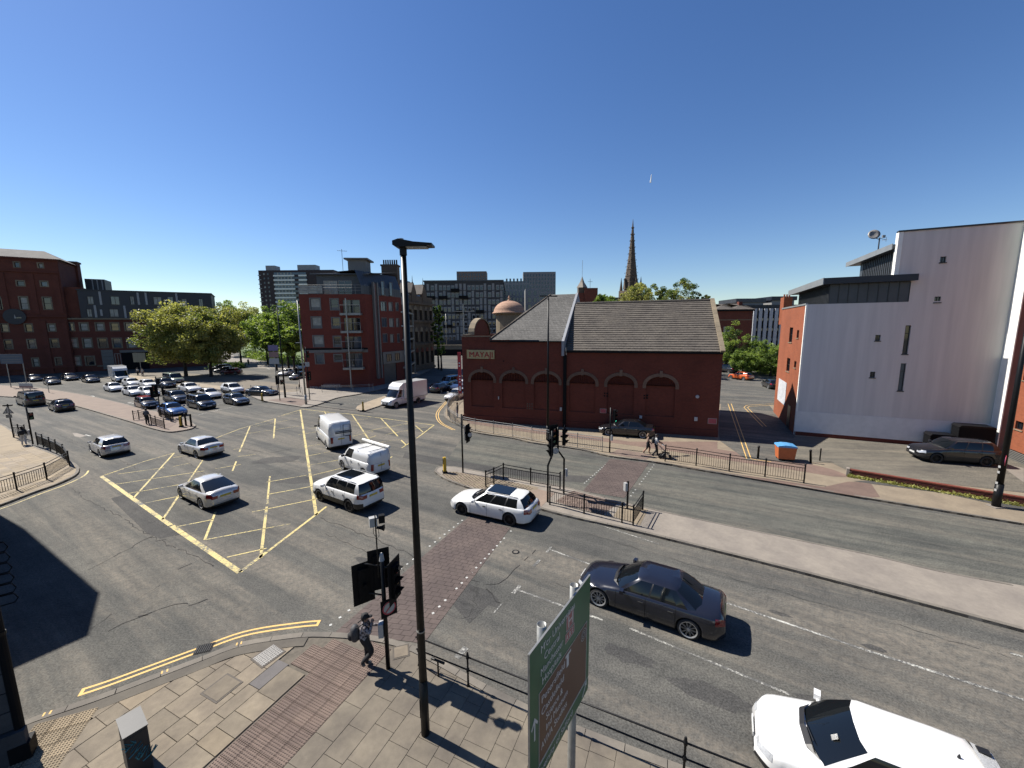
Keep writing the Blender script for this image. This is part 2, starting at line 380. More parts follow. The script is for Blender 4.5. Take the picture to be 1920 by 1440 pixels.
def clip_poly(poly, edge, d):                 # keep what lies at least d inside (left of travel reversed) the kerb line
    out = []
    def sd(p):
        best = 1e9; s = 0
        for a, b in zip(edge, edge[1:]):
            ab = b-a; t = max(0, min(1, (p-a).dot(ab)/max(1e-9, ab.length_squared))); q = a+ab*t; dd = (p-q).length
            if dd < best: best = dd; s = dd*(1 if ab.x*(p.y-a.y)-ab.y*(p.x-a.x) > 0 else -1)
        return s-d
    n = len(poly)
    for i in range(n):
        a, b = poly[i], poly[(i+1) % n]; sa, sb = sd(a), sd(b)
        if sa >= 0: out.append(a)
        if (sa >= 0) != (sb >= 0): out.append(a.lerp(b, sa/(sa-sb)))
    return out
bx_c = Vector((-8.9, 8.3, 0))
def slab(poly, z, h, mat, name='paving_slab', parent=pn):
    if len(poly) < 3: return
    area = abs(sum(poly[i].x*poly[(i+1) % len(poly)].y-poly[(i+1) % len(poly)].x*poly[i].y for i in range(len(poly))))/2
    if area < .03: return
    sg = sum(poly[i].x*poly[(i+1) % len(poly)].y-poly[(i+1) % len(poly)].x*poly[i].y for i in range(len(poly)))
    if sg < 0: poly = poly[::-1]
    c = sum(poly, Vector())/len(poly); tl = rng.uniform(-.006, .006, 2); n = len(poly)
    zz = [z+(p.x-c.x)*tl[0]+(p.y-c.y)*tl[1] for p in poly]; inn = [p.lerp(c, .018) for p in poly]
    mb = MB(); mb.add([(p.x, p.y, z-h) for p in poly]+[(p.x, p.y, zz[i]-.006) for i, p in enumerate(poly)]+[(p.x, p.y, zz[i]) for i, p in enumerate(inn)],
                      [(i, (i+1) % n, n+(i+1) % n, n+i) for i in range(n)]+[(n+i, n+(i+1) % n, 2*n+(i+1) % n, 2*n+i) for i in range(n)]+[tuple(range(2*n, 3*n))])
    mb.build(name, mat, parent)
kr = kn[::-1]; cnt = 0; offs = [0.0]
while offs[-1] < 14: offs.append(offs[-1]+rng.choice([.45, .6, .6, .75]))
neg = [-1.68]
while neg[-1] > -9.5: neg.append(neg[-1]-rng.choice([.45, .6, .6, .75]))
rows_ = [(a, b) for a, b in zip(offs, offs[1:])]+[(b, a) for a, b in zip(neg, neg[1:])]
for w0, w1 in rows_:
    right = w0 >= 0; s = (-4.6 if not right else -3.4)+rng.uniform(0, .6)
    while s < (4.6 if not right else 7.5):
        ln = rng.choice([.45, .6, .75, .9, .9]); a = O+e2*w0+e1*s; s += ln; wid = w1-w0
        g = .003 if right else .005
        poly = [a+e2*g+e1*g, a+e2*(wid-g)+e1*g, a+e2*(wid-g)+e1*(ln-g), a+e2*g+e1*(ln-g)]
        ctr = (poly[0]+poly[2])/2
        if ctr.x < -13.2 or ctr.y < 4.6 or ctr.x > 9: continue
        if inpoly(ctr, tact_top): continue
        if any(inpoly(q, tact_top) for q in poly) and not right and ctr.y > 10.2: continue
        poly = clip_poly(poly, kr, .23 if right else .60)
        if (ctr-Vector((-11.4, 8.5, 0))).length < .75 and ctr.x < -10.9: continue
        mt = m_flag_dirty if right else (m_flag_warm if rng.random() < .07 else m_flag)
        if (ctr-Vector((-7.15, 10.1, 0))).length < .5: mt = m_flag_dark
        slab(poly, KZ, .06, mt); cnt += 1
print('slabs', cnt)
strip = [kn[i] for i in range(len(kn)) if kn[i].x < -6.6]
mb = MB(); a = offset_poly(strip, -.235); b = offset_poly(strip, -.585); n_ = len(a)
mb.add([(p.x, p.y, KZ-.004) for p in a]+[(p.x, p.y, KZ-.004) for p in b], [(k, n_+k, n_+k+1, k+1) for k in range(n_-1)])
struct(mb.build('pavement_edge_strip', stonemat('worn_edge_strip', (.135, .12, .10), .15, 90, .3)))
# tactile tiles with raised blisters
def tactile_mesh(name, mat, t=.4, nb=6, lines=False):
    mb = MB(); g = .004; mb.box(-t/2+g, t/2-g, -t/2+g, t/2-g, -.05, 0)
    for i in range(nb):
        for j in range(nb):
            cx, cy = (i-(nb-1)/2)*t/nb, (j-(nb-1)/2)*t/nb; r0, r1 = .024, .015
            vs = [(cx+r0*math.cos(k*PI/3), cy+r0*math.sin(k*PI/3), 0) for k in range(6)]+[(cx+r1*math.cos(k*PI/3), cy+r1*math.sin(k*PI/3), .014) for k in range(6)]
            mb.add(vs, [(k, (k+1) % 6, 6+(k+1) % 6, 6+k) for k in range(6)]+[tuple(range(6, 12))])
    return mb.mesh(name, mat)
tm = tactile_mesh('tactile_tile', m_tact); tmb = tactile_mesh('tactile_tile_buff', m_tactb)
ang = math.atan2(e1.y, e1.x)
for i in range(-7, 4):
    for j in range(-7, 11):
        c = O+e2*(i*.404+.2)+e1*(j*.404+.2)
        if inpoly(c, stem) or inpoly(c, tact_top): link('tactile_tile', tm, pn, (c.x, c.y, KZ+.001+rng.uniform(-.002, .002)), ang)
for i in range(3):
    for j in range(4):
        c = Vector((-11.5, 8.62, 0))+Vector((.93, .37, 0))*(i*.41-.4)+Vector((-.37, .93, 0))*(j*-.41+.1)
        link('buff_tactile_tile', tmb, pn, (c.x, c.y, KZ+.006), math.atan2(.37, .93))
# covers in the pavement
def cover(x, y, rz, w, h, name, label, grid):
    t = thing(name, label, 'manhole cover', (x, y, KZ+.002), rz)
    MB().box(-w/2-.05, w/2+.05, -h/2-.05, h/2+.05, 0, .008).build('frame', plain('rusty_cover_frame', (.085, .07, .055), .8, 0, .3, 8), t)
    mb = MB(); mb.box(-w/2, w/2, -h/2, h/2, .008, .014)
    if grid:
        for i in range(9):
            for k in range(7): mb.cbox((-w/2+w*(i+.5)/9, -h/2+h*(k+.5)/7, .018), w/14, h/11, .01)
    mb.build('lid', plain('worn_steel_lid', (.24, .23, .215), .45, .4, .3, 30) if grid else m_flag, t)
cover(-8.15, 9.66, ang, .62, .62, 'manhole_cover', 'square recessed access cover among the stone flags', False)
c_ = G(503, 1229, KZ); cover(c_.x, c_.y, ang-.12, .62, .55, 'chequered_cover', 'steel chequered access cover beside the kerb left of the tactile paving', True)
c_ = G(752, 1222, KZ); cover(c_.x, c_.y, .3, .4, .4, 'small_cover', 'small grey-green square cover just behind the signal pole', False)
# yellow double lines round the corner, gully and blips
cl = [p for p in kn if -11.9 < p.x < -6.6]
yl = MB(); ribbon(yl, offset_poly(cl, .42), .075, .004); ribbon(yl, offset_poly(cl, .62), .075, .004)
e_ = cl[-1]; t_ = (cl[-1]-cl[-2]).normalized(); n_ = Vector((-t_.y, t_.x, 0)); ribbon(yl, [e_+n_*.38, e_+n_*.66], .09, .0045)
e_ = cl[0]; t_ = (cl[1]-cl[0]).normalized(); n_ = Vector((-t_.y, t_.x, 0)); ribbon(yl, [e_+n_*.38, e_+n_*.66], .09, .0045)
struct(yl.build('double_yellow_line', m_yel2))
bl = MB()
for p in [(103, 1327), (318, 1243), (452, 1204)]:
    c = G(*p, .0); k = min(range(len(kn)), key=lambda i: (kn[i]-c).length); c = kn[k]; t_ = (kn[k+1]-kn[k-1]).normalized(); n_ = Vector((-t_.y, t_.x, 0))
    for o_ in (-.06, .06): ribbon(bl, [c+t_*o_-n_*.13, c+t_*o_-n_*.01], .04, KZ+.007)
struct(bl.build('loading_blips', m_yel2))
c = G(383, 1216, 0); g_ = thing('gully_grate', 'black iron drain grate in the double yellow lines by the kerb', 'drain', (c.x, c.y, .002), .32)
MB().box(-.24, .24, -.2, .2, 0, .006).build('frame', plain('drain_dark', (.01, .01, .01), .9, 0, 0), g_)
for i in range(7): MB().box(-.2+i*.06, -.17+i*.06, -.17, .17, .006, .022).build('bar', m_black, g_)
# litter
def litter(name, p, label, mat, s, z=0.004, flat=.012, cat='litter'):
    c = G(*p, z); mb = MB(); n = 9; top = []
    vs = [(s*math.cos(2*PI*i/n)*rng.uniform(.6, 1.1), s*.6*math.sin(2*PI*i/n)*rng.uniform(.6, 1.1), rng.uniform(0, flat)) for i in range(n)]+[(0, 0, flat*3)]
    mb.add(vs, [(i, (i+1) % n, n) for i in range(n)]); tag(mb.build(name, mat, None, (c.x, c.y, z+.002), rz=rng.uniform(0, 3)), label, cat)
litter('plastic_bag', (1327, 1247), 'crumpled blue plastic bag on the near lanes beyond the road sign', plain('blue_plastic', (.05, .22, .55), .3, 0, .3, 20), .13, flat=.05)
litter('flattened_bottle', (1292, 1377), 'flattened clear plastic bottle on the road left of the near white car', plain('clear_plastic', (.55, .57, .6), .2, 0, .3, 20), .11, flat=.03)
litter('paper_scrap', (72, 1327), 'white paper scrap in the road by the corner building', m_white, .1)
litter('flyer', (673, 1367), 'round pink and white flyer lying on the pavement', plain('pink_flyer', (.65, .32, .36), .7, 0, .4, 25), .065, KZ+.004)
litter('cardboard_scrap', (240, 1434), 'torn white card at the foot of the grey cabinet', m_white, .16, KZ+.004, .04)
# ---- road: patches, crossing, markings
patch = [([(208, 935), (275, 1000), (300, 1010), (345, 1000), (240, 925)], 'a'), ([(838, 1120), (868, 1085), (925, 1125), (880, 1170)], 'b'), ([(40, 838), (60, 826), (160, 862), (150, 880)], 'c'),
         ([(820, 1150), (905, 1160), (860, 1235), (800, 1195)], 'd'), ([(868, 1108), (880, 1096), (920, 1118), (905, 1130)], 'e')]
for k, (p, q) in enumerate(patch[:1]+patch[1:2]): struct(sheet('asphalt_patch', px(p), .003, m_road2))
struct(sheet('asphalt_patch', px([(136, 812), (144, 812), (162, 817), (150, 820), (140, 818)]), .003, m_conc))
lane_a = [(606, 1000), (760, 905), (900, 930)]
struct(sheet('far_carriageway', px([(870, 815), (1000, 838), (1140, 864), (1400, 903), (1631, 942), (1916, 990)])+[Vector((75, -6, 0)), Vector((75, -22, 0))]+px([(1894, 1097), (1752, 1071), (1631, 1042), (1500, 1015), (1230, 957), (1100, 922), (944, 893), (850, 876), (835, 868)]), .0035, m_road3))
struct(sheet('dark_resurfaced_strip', px([(760, 848), (840, 862), (905, 872), (1040, 890), (1120, 893), (1090, 905), (1040, 901), (905, 884), (830, 874), (755, 858)]), .0065, m_road2))
cA = [G(628, 1186), G(795, 1207), G(957, 990), G(880, 968)]                 # near crossing
cB = [G(1093, 921), G(1171, 934), G(1217, 868), G(1144, 860)]               # far crossing
ncross = struct(sheet('near_crossing', cA, .003, m_bed)); fcross = struct(sheet('far_crossing', cB, .007, m_bed))
def blocks(parent, quad, nu, nv, z, mat, name='paving_block', off=.5):
    a, b, c, d = quad
    for j in range(nv):
        sh = off*(j % 2)
        for i in range(-1 if sh else 0, nu):
            u0, u1 = max(0, (i+sh)/nu), min(1, (i+1+sh)/nu)
            if u1-u0 < .01: continue
            v0, v1 = j/nv, (j+1)/nv
            P = lambda u, v: (a.lerp(b, u)).lerp(d.lerp(c, u), v)
            g = .006; q = [P(u0, v0), P(u1, v0), P(u1, v1), P(u0, v1)]; ce = sum(q, Vector())/4
            q = [p+(ce-p).normalized()*g*1.5 for p in q]; h = z+.006+rng.uniform(-.0025, .0025)
            mb = MB(); mb.add([(p.x, p.y, z-.002) for p in q]+[(p.x, p.y, h) for p in q], [(0, 1, 5, 4), (1, 2, 6, 5), (2, 3, 7, 6), (3, 0, 4, 7), (4, 5, 6, 7)]); mb.build(name, mat, parent)
blocks(ncross, cA, 8, 36, .004, m_cross)
L_ = (cB[0]-cB[1]).length
blocks(fcross, cB, 10, 28, .008, m_cross)
studs = MB()
for a, b, n in ((G(620, 1172), G(874, 970), 22), (G(812, 1150), G(958, 996), 17), (G(640, 757), G(715, 757), 10), (G(655, 750), G(700, 749), 8), (G(1096, 906), G(1150, 858), 16), (G(1183, 930), G(1226, 872), 12)):
    for i in range(n+1):
        if rng.random() < .08: continue
        c = a.lerp(b, i/n); studs.cbox((c.x, c.y, .007), .085, .085, .008, 0, rng.uniform(-.1, .1)+.7)
struct(studs.build('crossing_studs', plain('worn_white_stud', (.5, .5, .47), .6, 0, .3, 9)))
yb = MB()
def yline(p, q, w, z=.0055):
    w *= .86; ribbon(yb, resample([G(*p), G(*q)], 1.0), w, z)
for p, q, w in [((190, 893), (320, 985), .24), ((322, 986), (450, 1073), .26), ((450, 1073), (500, 1035), .2), ((502, 1034), (612, 950), .16), ((563, 768), (593, 966), .2),
                ((195, 891), (271, 865), .1), ((271, 865), (327, 849), .1), ((385, 829), (450, 804), .1), ((450, 804), (515, 785), .1), ((528, 779), (565, 768), .12), ((190, 893), (232, 879), .12),
                ((565, 767), (645, 776), .12), ((645, 775), (814, 797), .13), ((814, 797), (781, 822), .13), ((775, 826), (753, 840), .1), ((735, 856), (727, 862), .13),
                ((327, 849), (251, 933), .13), ((380, 863), (345, 915), .11), ((343, 918), (305, 974), .13), ((469, 799), (449, 847), .14), ((443, 865), (436, 883), .12), ((404, 960), (384, 1012), .13), ((516, 785), (513, 822), .15), ((506, 893), (501, 945), .12), ((500, 950), (489, 1046), .15),
                ((660, 777), (693, 826), .15), ((714, 784), (746, 818), .14), ((779, 798), (793, 810), .13), ((752, 825), (762, 835), .13), ((608, 771), (612, 778), .13),
                ((217, 908), (383, 883), .08), ((221, 889), (308, 877), .07), ((325, 858), (352, 854), .07), ((242, 925), (335, 909), .08), ((273, 943), (338, 930), .09), ((325, 875), (356, 868), .06), ((403, 879), (452, 871), .07), ((446, 856), (479, 852), .06), ((442, 816), (560, 799), .06), ((475, 800), (560, 784), .06), ((437, 843), (460, 839), .06),
                ((500, 904), (575, 891), .09), ((502, 927), (590, 911), .10), ((473, 960), (596, 935), .10), ((330, 988), (400, 974), .1), ((385, 1012), (470, 996), .1), ((470, 996), (545, 982), .07), ((425, 1045), (500, 1028), .1), ((560, 815), (592, 810), .06), ((570, 838), (600, 833), .07), ((572, 856), (618, 847), .07), ((575, 873), (650, 860), .07), ((578, 893), (640, 878), .08), ((585, 915), (600, 911), .08), ((578, 804), (600, 800), .06),
                ((660, 818), (700, 809), .07), ((685, 809), (775, 791), .07), ((680, 826), (705, 817), .07), ((722, 815), (800, 800), .07), ((655, 838), (750, 824), .06), ((648, 800), (700, 795), .05), ((520, 757+24), (560, 774), .05), ((655, 789), (690, 785), .05), ((580, 775), (620, 773), .05), ((735, 800), (765, 795), .05)]:
    yline(p, q, w)
struct(yb.build('yellow_box_marking', m_yel))
wl = MB()
def wline(pts, w, z=.0075): ribbon(wl, resample(px(pts), .8), w, z)
for pts, w in [([(968, 1105), (1130, 1163)], .09), ([(1180, 1178), (1300, 1228)], .08), ([(1300, 1228), (1480, 1302)], .09), ([(1640, 1372), (1760, 1425)], .09), ([(1033, 1031), (1108, 1059)], .08), ([(1355, 1128), (1620, 1218)], .09), ([(1622, 1219), (1920, 1313)], .10), ([(1085, 972), (1235, 1020)], .06), ([(1893, 1224), (1920, 1232)], .09),
               ([(475, 742), (393, 762)], .11), ([(460, 757), (372, 778)], .1), ([(505, 748), (478, 741)], .08), ([(245, 704+20), (300, 735)], .1), ([(0, 797), (22, 806)], .1), ([(160, 815), (170, 818)], .14), ([(838, 737), (850, 738)], .08), ([(800, 752+4), (830, 756)], .06),
               ([(1360, 752), (1455, 757)], .08), ([(820, 660), (868, 664)], .12)]: wline(pts, w)
struct(wl.build('white_lane_lines', m_whi))
wf = MB()
for pts, w in [([(1034, 1025), (1025, 1036)], .1), ([(1012, 1050), (1000, 1062)], .13), ([(975, 1098), (962, 1113)], .15), ([(874, 1214), (856, 1234)], .2), ([(941, 1132), (926, 1150)], .06), ([(171, 742), (176, 744)], .3), ([(240, 755), (256, 757)], .3), ([(395, 716), (420, 700)], .2), ([(412, 694), (420, 701)], .15), ([(500, 690), (507, 693)], .3)]: ribbon(wf, px(pts), w, .0085)
struct(wf.build('white_stop_line_marks', m_whi))
# iron cover in the road
c = G(967, 1035, .004); t = thing('road_manhole', 'small round worn iron cover in the lane right of the crossing', 'manhole cover', (c.x, c.y, .004))
MB().lathe([(.17, 0), (.17, .006)], 14).build('frame', m_black, t); MB().lathe([(.11, .006), (.11, .010)], 12).build('lid', m_kerb, t)
for p, s, lb_ in [((1660, 1290), .1, 'left one of the touching pair'), ((1675, 1291), .1, 'right one of the touching pair'), ((1780, 1245), .14, 'the largest, far right'), ((1130, 1213), .12, 'right beside the green sign')]:
    c = G(*p, .004); MBx = MB().lathe([(s, 0), (s*.9, .004)], 10); o = MBx.build('round_surface_cover', m_blackr, None, (c.x, c.y, .0035)); tag(o, 'small dark round cover in the near lanes, '+lb_, 'manhole cover')
# ---- central island
near_e = smooth_curve(px([(814, 886), (832, 899), (870, 914), (940, 934), (1010, 956), (1075, 973), (1200, 1001), (1500, 1076), (1920, 1187)]), 4); near_e.append(near_e[-1]+(near_e[-1]-near_e[-2]).normalized()*35)
far_e = smooth_curve(px([(814, 886), (822, 878), (850, 877), (905, 887), (944, 895), (1050, 914), (1100, 926), (1230, 959), (1500, 1016), (1631, 1043), (1752, 1072), (1894, 1099)]), 4); far_e.append(far_e[-1]+(far_e[-1]-far_e[-2]).normalized()*35)
isl = struct(sheet('central_island', near_e+far_e[::-1][:-1], KZ-.006, m_conc, .2))
kerbs(isl, near_e[:-1], .15, .92); kerbs(isl, far_e[:-1][::-1], .15, .92)
setts = struct(sheet('sett_paving', px([(828, 889), (850, 884), (905, 893), (944, 901), (1010, 914), (985, 945), (940, 930), (872, 910), (836, 897)], KZ), KZ-.002, m_flag_warm))
smb = []
for k in range(9):
    mb = MB(); a = rng.uniform(.07, .1); pts = [(a*math.cos(i*PI/3.5)*rng.uniform(.8, 1.1), .8*a*math.sin(i*PI/3.5)*rng.uniform(.8, 1.1)) for i in range(7)]
    mb.prism(pts, -.02, .012); mb.prism([(x*.6, y*.6) for x, y in pts], .012, .022); smb.append(mb.mesh('cobble', m_islandred if k % 2 else m_flag_warm))
spoly = [Vector((p.x, p.y, 0)) for p in px([(828, 889), (850, 884), (905, 893), (944, 901), (1000, 912), (978, 941), (940, 930), (872, 910), (836, 897)], KZ)]
k = 0
x0 = min(p.x for p in spoly); y0 = min(p.y for p in spoly)
for i in range(90):
    for j in range(90):
        c = Vector((x0+i*.215+(j % 2)*.1, y0+j*.19, 0))
        if inpoly(c, spoly) and k < 290: link('cobble', smb[(i*7+j*3) % 9], isl, (c.x, c.y, KZ), rng.uniform(0, 6)); k += 1
pads = [(px([(1040, 940), (1075, 920), (1160, 942), (1130, 966)], KZ), m_tact), (px([(965, 925), (1010, 917), (1040, 925), (1015, 950), (985, 944)], KZ), m_islandred), (px([(1150, 968), (1165, 944), (1215, 955), (1200, 985)], KZ), m_flag_warm)]
for p, m in pads: struct(sheet('island_paving', p, KZ, m))
bw = MB()
for i in range(6):                               # pink tiles on the island crossing
    for j in range(4):
        a_, b_, c2, d_ = pads[0][0]; P = lambda u, v: a_.lerp(d_, u).lerp(b_.lerp(c2, u), v); c = P((i+.5)/6, (j+.5)/4)
        link('tactile_tile', tm, isl, (c.x, c.y, KZ+.006), -.3)
# ---- far pavement and the block behind it
fk = smooth_curve(px([(866, 700), (860, 722), (852, 745), (838, 762), (833, 773), (834, 783), (846, 792), (867, 800), (890, 812), (960, 823), (1000, 832), (1086, 844), (1142, 857), (1225, 868), (1304, 882), (1400, 898), (1620, 936), (1752, 958), (1916, 985)]), 4); fk.append(fk[-1]+(fk[-1]-fk[-2]).normalized()*30)
fp = struct(sheet('far_pavement', fk+[Vector((95, -5, 0)), Vector((95, 150, 0)), Vector((-6, 150, 0))], KZ-.004, m_buff, .2))
kerbs(fp, fk[8:-1], .15, .92)
def fsheet(name, pts, dz, m): return struct(sheet(name, px(pts, KZ), KZ+dz, m))
fsheet('red_footway', [(867, 783), (1000, 803), (1180, 828), (1345, 828), (1345, 842), (1400, 850), (1440, 856), (1500, 865), (1560, 880), (1600, 895), (1560, 893), (1480, 880), (1390, 867), (1260, 846), (1140, 829), (1000, 812), (880, 794)], .004, m_redpave)
fsheet('red_kerbside_band', [(1228, 866), (1400, 892), (1545, 913), (1590, 903), (1632, 905), (1650, 932), (1620, 933), (1400, 895), (1225, 865)], .004, m_redpave)
fsheet('alley_road', [(1348, 790), (1349, 826), (1400, 862), (1500, 868), (1520, 838), (1488, 815), (1452, 772), (1440, 757), (1352, 757)], .006, m_road)
fsheet('car_park_surface', [(1490, 818), (1560, 822), (1700, 832), (1850, 850), (1895, 858), (1920, 866), (1920, 924), (1800, 910), (1700, 899), (1592, 884), (1560, 868), (1500, 866), (1480, 845)], .010, m_lot)
fsheet('grey_footway', [(1600, 902), (1660, 900), (1920, 948), (1920, 958), (1770, 925), (1640, 908)], .006, m_road2)
fsheet('rear_street', [(1340, 757), (1500, 760), (1500, 700), (1425, 690), (1380, 676), (1330, 672)], .008, m_road)
fsheet('pink_crossing_pad', [(1142, 851), (1210, 862), (1226, 853), (1160, 842)], .006, m_tact)
fsheet('tan_stone_verge', [(1875, 868), (1920, 878), (1920, 905), (1885, 880)], .014, m_conc)
yd = MB()
for pts in ([(1365, 757), (1400, 860)], [(1371, 757), (1408, 860)], [(1395, 764), (1430, 800)], [(1401, 764), (1437, 800)], [(1409, 861), (1446, 866)], [(1395, 764), (1399, 760), (1450, 757)], [(1401, 765), (1405, 762), (1450, 760)]): ribbon(yd, resample(px(pts, KZ), .6), .07, KZ+.012)
struct(yd.build('alley_yellow_lines', m_yel2))
yc = MB()
for k in (0, 1): ribbon(yc, smooth_curve([p+Vector((-.35-.25*k, 0, 0)) for p in px([(852, 745), (836, 762), (828, 774), (829, 785), (838, 795), (860, 806)])], 4), .08, .006)
struct(yc.build('corner_yellow_lines', m_yel2))
# ---- left pavement, left island, flats pavement, tree plot
lk = smooth_curve(px([(-60, 776), (0, 796), (25, 810), (60, 836), (100, 852), (127, 864), (145, 874), (149, 883), (141, 894), (110, 909), (60, 927), (0, 950), (-60, 968)]), 4)
lp = struct(sheet('left_pavement', lk+px([(-260, 960), (-260, 780)]), KZ-.004, m_tactb, .2)); kerbs(lp, lk[::-1], .15, .92)
struct(sheet('grey_block_paving', px([(-60, 850), (0, 853), (20, 860), (33, 880), (30, 898), (0, 912), (-60, 930)], KZ), KZ+.003, m_conc))
bm_ = []                                             # buff slabs near the corner
a_, b_ = G(0, 815, KZ), G(100, 905, KZ); d1 = (G(110, 865, KZ)-G(20, 822, KZ)).normalized(); d2 = Vector((-d1.y, d1.x, 0)); k = 0; lkp = [Vector((p.x, p.y, 0)) for p in lk]+px([(-260, 960), (-260, 780)])
for i in range(-22, 12):
    for j in range(-14, 16):
        c = G(60, 875, KZ)+d1*(i*.72+(j % 2)*.36)+d2*(j*.6); c.z = 0
        if k > 290 or c.x < -42 or not all(inpoly(c+d1*u+d2*v, lkp) for u in (-.4, .4) for v in (-.35, .35)): continue
        q = [c+d1*u+d2*v for u, v in ((-.35, -.29), (.35, -.29), (.35, .29), (-.35, .29))]; slab(q, KZ+.006, .03, m_tactb if rng.random() < .6 else m_buff, parent=lp); k += 1
yl2 = MB(); ribbon(yl2, offset_poly([p for p in lk if p.x > -34], .45)[8:], .1, .006); struct(yl2.build('corner_yellow_line', m_yel))
li_a = smooth_curve(px([(-60, 738), (0, 744), (85, 750), (140, 762), (200, 779), (247, 793), (275, 802), (312, 811), (335, 810), (360, 805), (368, 799)]), 4)
li_b = smooth_curve(px([(368, 799), (352, 789), (320, 778), (260, 766), (233, 758), (180, 746), (150, 740), (100, 732), (60, 727), (0, 723), (-60, 720)]), 4)
lis = struct(sheet('left_island', li_a+li_b[1:], KZ-.004, m_islandred, .2)); kerbs(lis, li_a, .15, .92, one=True); kerbs(lis, li_b, .15, .92, one=True)
struct(sheet('pink_island_pad', px([(255, 787), (275, 780), (330, 795), (310, 806), (285, 801)], KZ), KZ+.003, m_tact))
fl = smooth_curve(px([(466, 742), (494, 753), (551, 762), (573, 765), (596, 760), (633, 747), (668, 741), (720, 730), (760, 716), (800, 697), (812, 690)]), 4)
fpv = struct(sheet('flats_pavement', fl+px([(812, 668), (740, 690), (560, 700), (560, 735), (500, 738), (470, 738)]), KZ-.004, m_conc, .2)); kerbs(fpv, fl, .15, .92, one=True)
struct(sheet('pink_kerb_pad', px([(500, 750), (545, 745), (580, 752), (565, 761)], KZ), KZ+.003, m_tact))
tp = smooth_curve(px([(170, 706), (200, 709), (300, 718), (340, 722), (390, 729), (440, 735), (480, 740)]), 3)
tpo = struct(sheet('tree_plot', tp+px([(560, 735), (562, 722), (480, 716), (440, 709), (400, 704), (330, 700), (240, 700)]), KZ-.004, plain('bare_earth_plot', (.16, .135, .10), .95, 0, .3, 1.2), .2)); kerbs(tpo, tp, .3, .92, one=True)
struct(sheet('tan_footway', px([(170, 705), (200, 708), (300, 717), (390, 728), (480, 739), (560, 733), (480, 731), (390, 721), (300, 710), (240, 703)], KZ), KZ+.004, m_buff))
ni = smooth_curve(px([(667, 768), (675, 772), (686, 771), (725, 758), (745, 752)]), 3)
nio = struct(sheet('nose_island', ni+px([(760, 742), (720, 744), (680, 758), (670, 763)]), KZ-.004, m_buff, .2)); kerbs(nio, ni, .15, .92, one=True)
struct(sheet('park_path', px([(440, 672), (470, 673), (560, 683), (560, 692), (470, 690), (445, 690), (420, 684), (428, 664), (432, 652)]), .006, m_conc))
struct(sheet('park_grass', [G(455, 668), G(470, 672), G(560, 682), Vector((-45, 140, 0)), Vector((-60, 260, 0)), Vector((-190, 260, 0)), G(436, 648)], .01, plain('park_grass_green', (.09, .14, .03), .9, 0, .35, .6)))

# ---- seams, cracks and stains in the road surface
def wob(pts, amp=.05, st=.35):
    L_ = resample(px(pts), st); return [p+Vector((rng.normal(0, amp), rng.normal(0, amp), 0)) for p in L_]
ck = MB(); m_crack = plain('open_crack_dark', (.020, .019, .018), .95, 0, .2, 9)  # one near-black tone for the thin crack ribbons
for pts, w in [([(136, 915), (155, 935), (215, 962), (285, 1008), (300, 1014), (345, 998)], .035), ([(160, 1072), (225, 1038), (285, 1006)], .03), ([(205, 1182), (262, 1156), (300, 1140), (350, 1132)], .05), ([(262, 1156), (275, 1152)], .09), ([(328, 1072), (345, 1062), (360, 1057)], .07), ([(352, 1136), (392, 1122)], .07), ([(175, 1178), (240, 1135), (300, 1095)], .02), ([(300, 1014), (360, 1040), (400, 1062)], .03), ([(0, 1000), (60, 960), (120, 940)], .02),
               ([(620, 855), (640, 870), (760, 905)], .03), ([(600, 970), (700, 1010), (790, 1050)], .04), ([(610, 1000), (700, 1042), (760, 1070)], .025), ([(1005, 1030), (975, 1060), (945, 1090), (915, 1100), (880, 1085), (868, 1078)], .04), ([(905, 1095), (925, 1120), (935, 1135)], .08), ([(900, 1130), (880, 1155), (850, 1165)], .02), ([(840, 1040), (800, 1075), (770, 1110), (740, 1140)], .02), ([(760, 1175), (800, 1150), (840, 1110), (870, 1080)], .05), ([(1040, 1095), (1120, 1120)], .02), ([(1100, 1000), (1300, 1060), (1500, 1120), (1900, 1235)], .02),
               ([(450, 840), (500, 850), (560, 840)], .05), ([(470, 870), (520, 862), (570, 868)], .04), ([(110, 815), (200, 850), (260, 880)], .03), ([(60, 805), (140, 832), (180, 850)], .025), ([(270, 870), (330, 852), (400, 900)], .02), ([(700, 870), (790, 885), (830, 880)], .03), ([(640, 1180), (700, 1140), (760, 1085), (820, 1030)], .015), ([(1240, 890), (1500, 960), (1900, 1060)], .02), ([(900, 850), (1100, 880)], .02), ([(380, 770), (480, 790), (540, 800)], .03)]:
    L_ = wob(pts); n_ = len(L_)
    for k in range(n_-1):
        if rng.random() < .13: continue
        ribbon(ck, [L_[k], L_[k+1]], w*rng.uniform(.35, 1.0), .0085)
o = ck.build('road_cracks', m_crack); struct(o)
def blob(name, p, rx, ry, rot, mat, z, n=18):
    c = G(*p); M = Matrix.Rotation(R(rot), 3, 'Z'); pts = [c+M @ Vector((rx*math.cos(2*PI*i/n)*rng.uniform(.75, 1.15), ry*math.sin(2*PI*i/n)*rng.uniform(.75, 1.15), 0)) for i in range(n)]; return struct(sheet(name, pts, z, mat))
for p, rx, ry, rot in [((1640, 1215), .35, .12, -30), ((1460, 1150), .4, .1, -30), ((905, 1118), .9, .35, -35), ((520, 862), 1.8, .9, 10), ((700, 1060), 1.2, .3, -35), ((1330, 1300), 1.1, .35, -28), ((1180, 1230), .8, .3, -28), ((1560, 1330), .9, .25, -28), ((560, 900), 1.5, .6, 0)]: blob('asphalt_patch', p, rx, ry, rot, m_road2, .0025+rng.uniform(0, .0006))
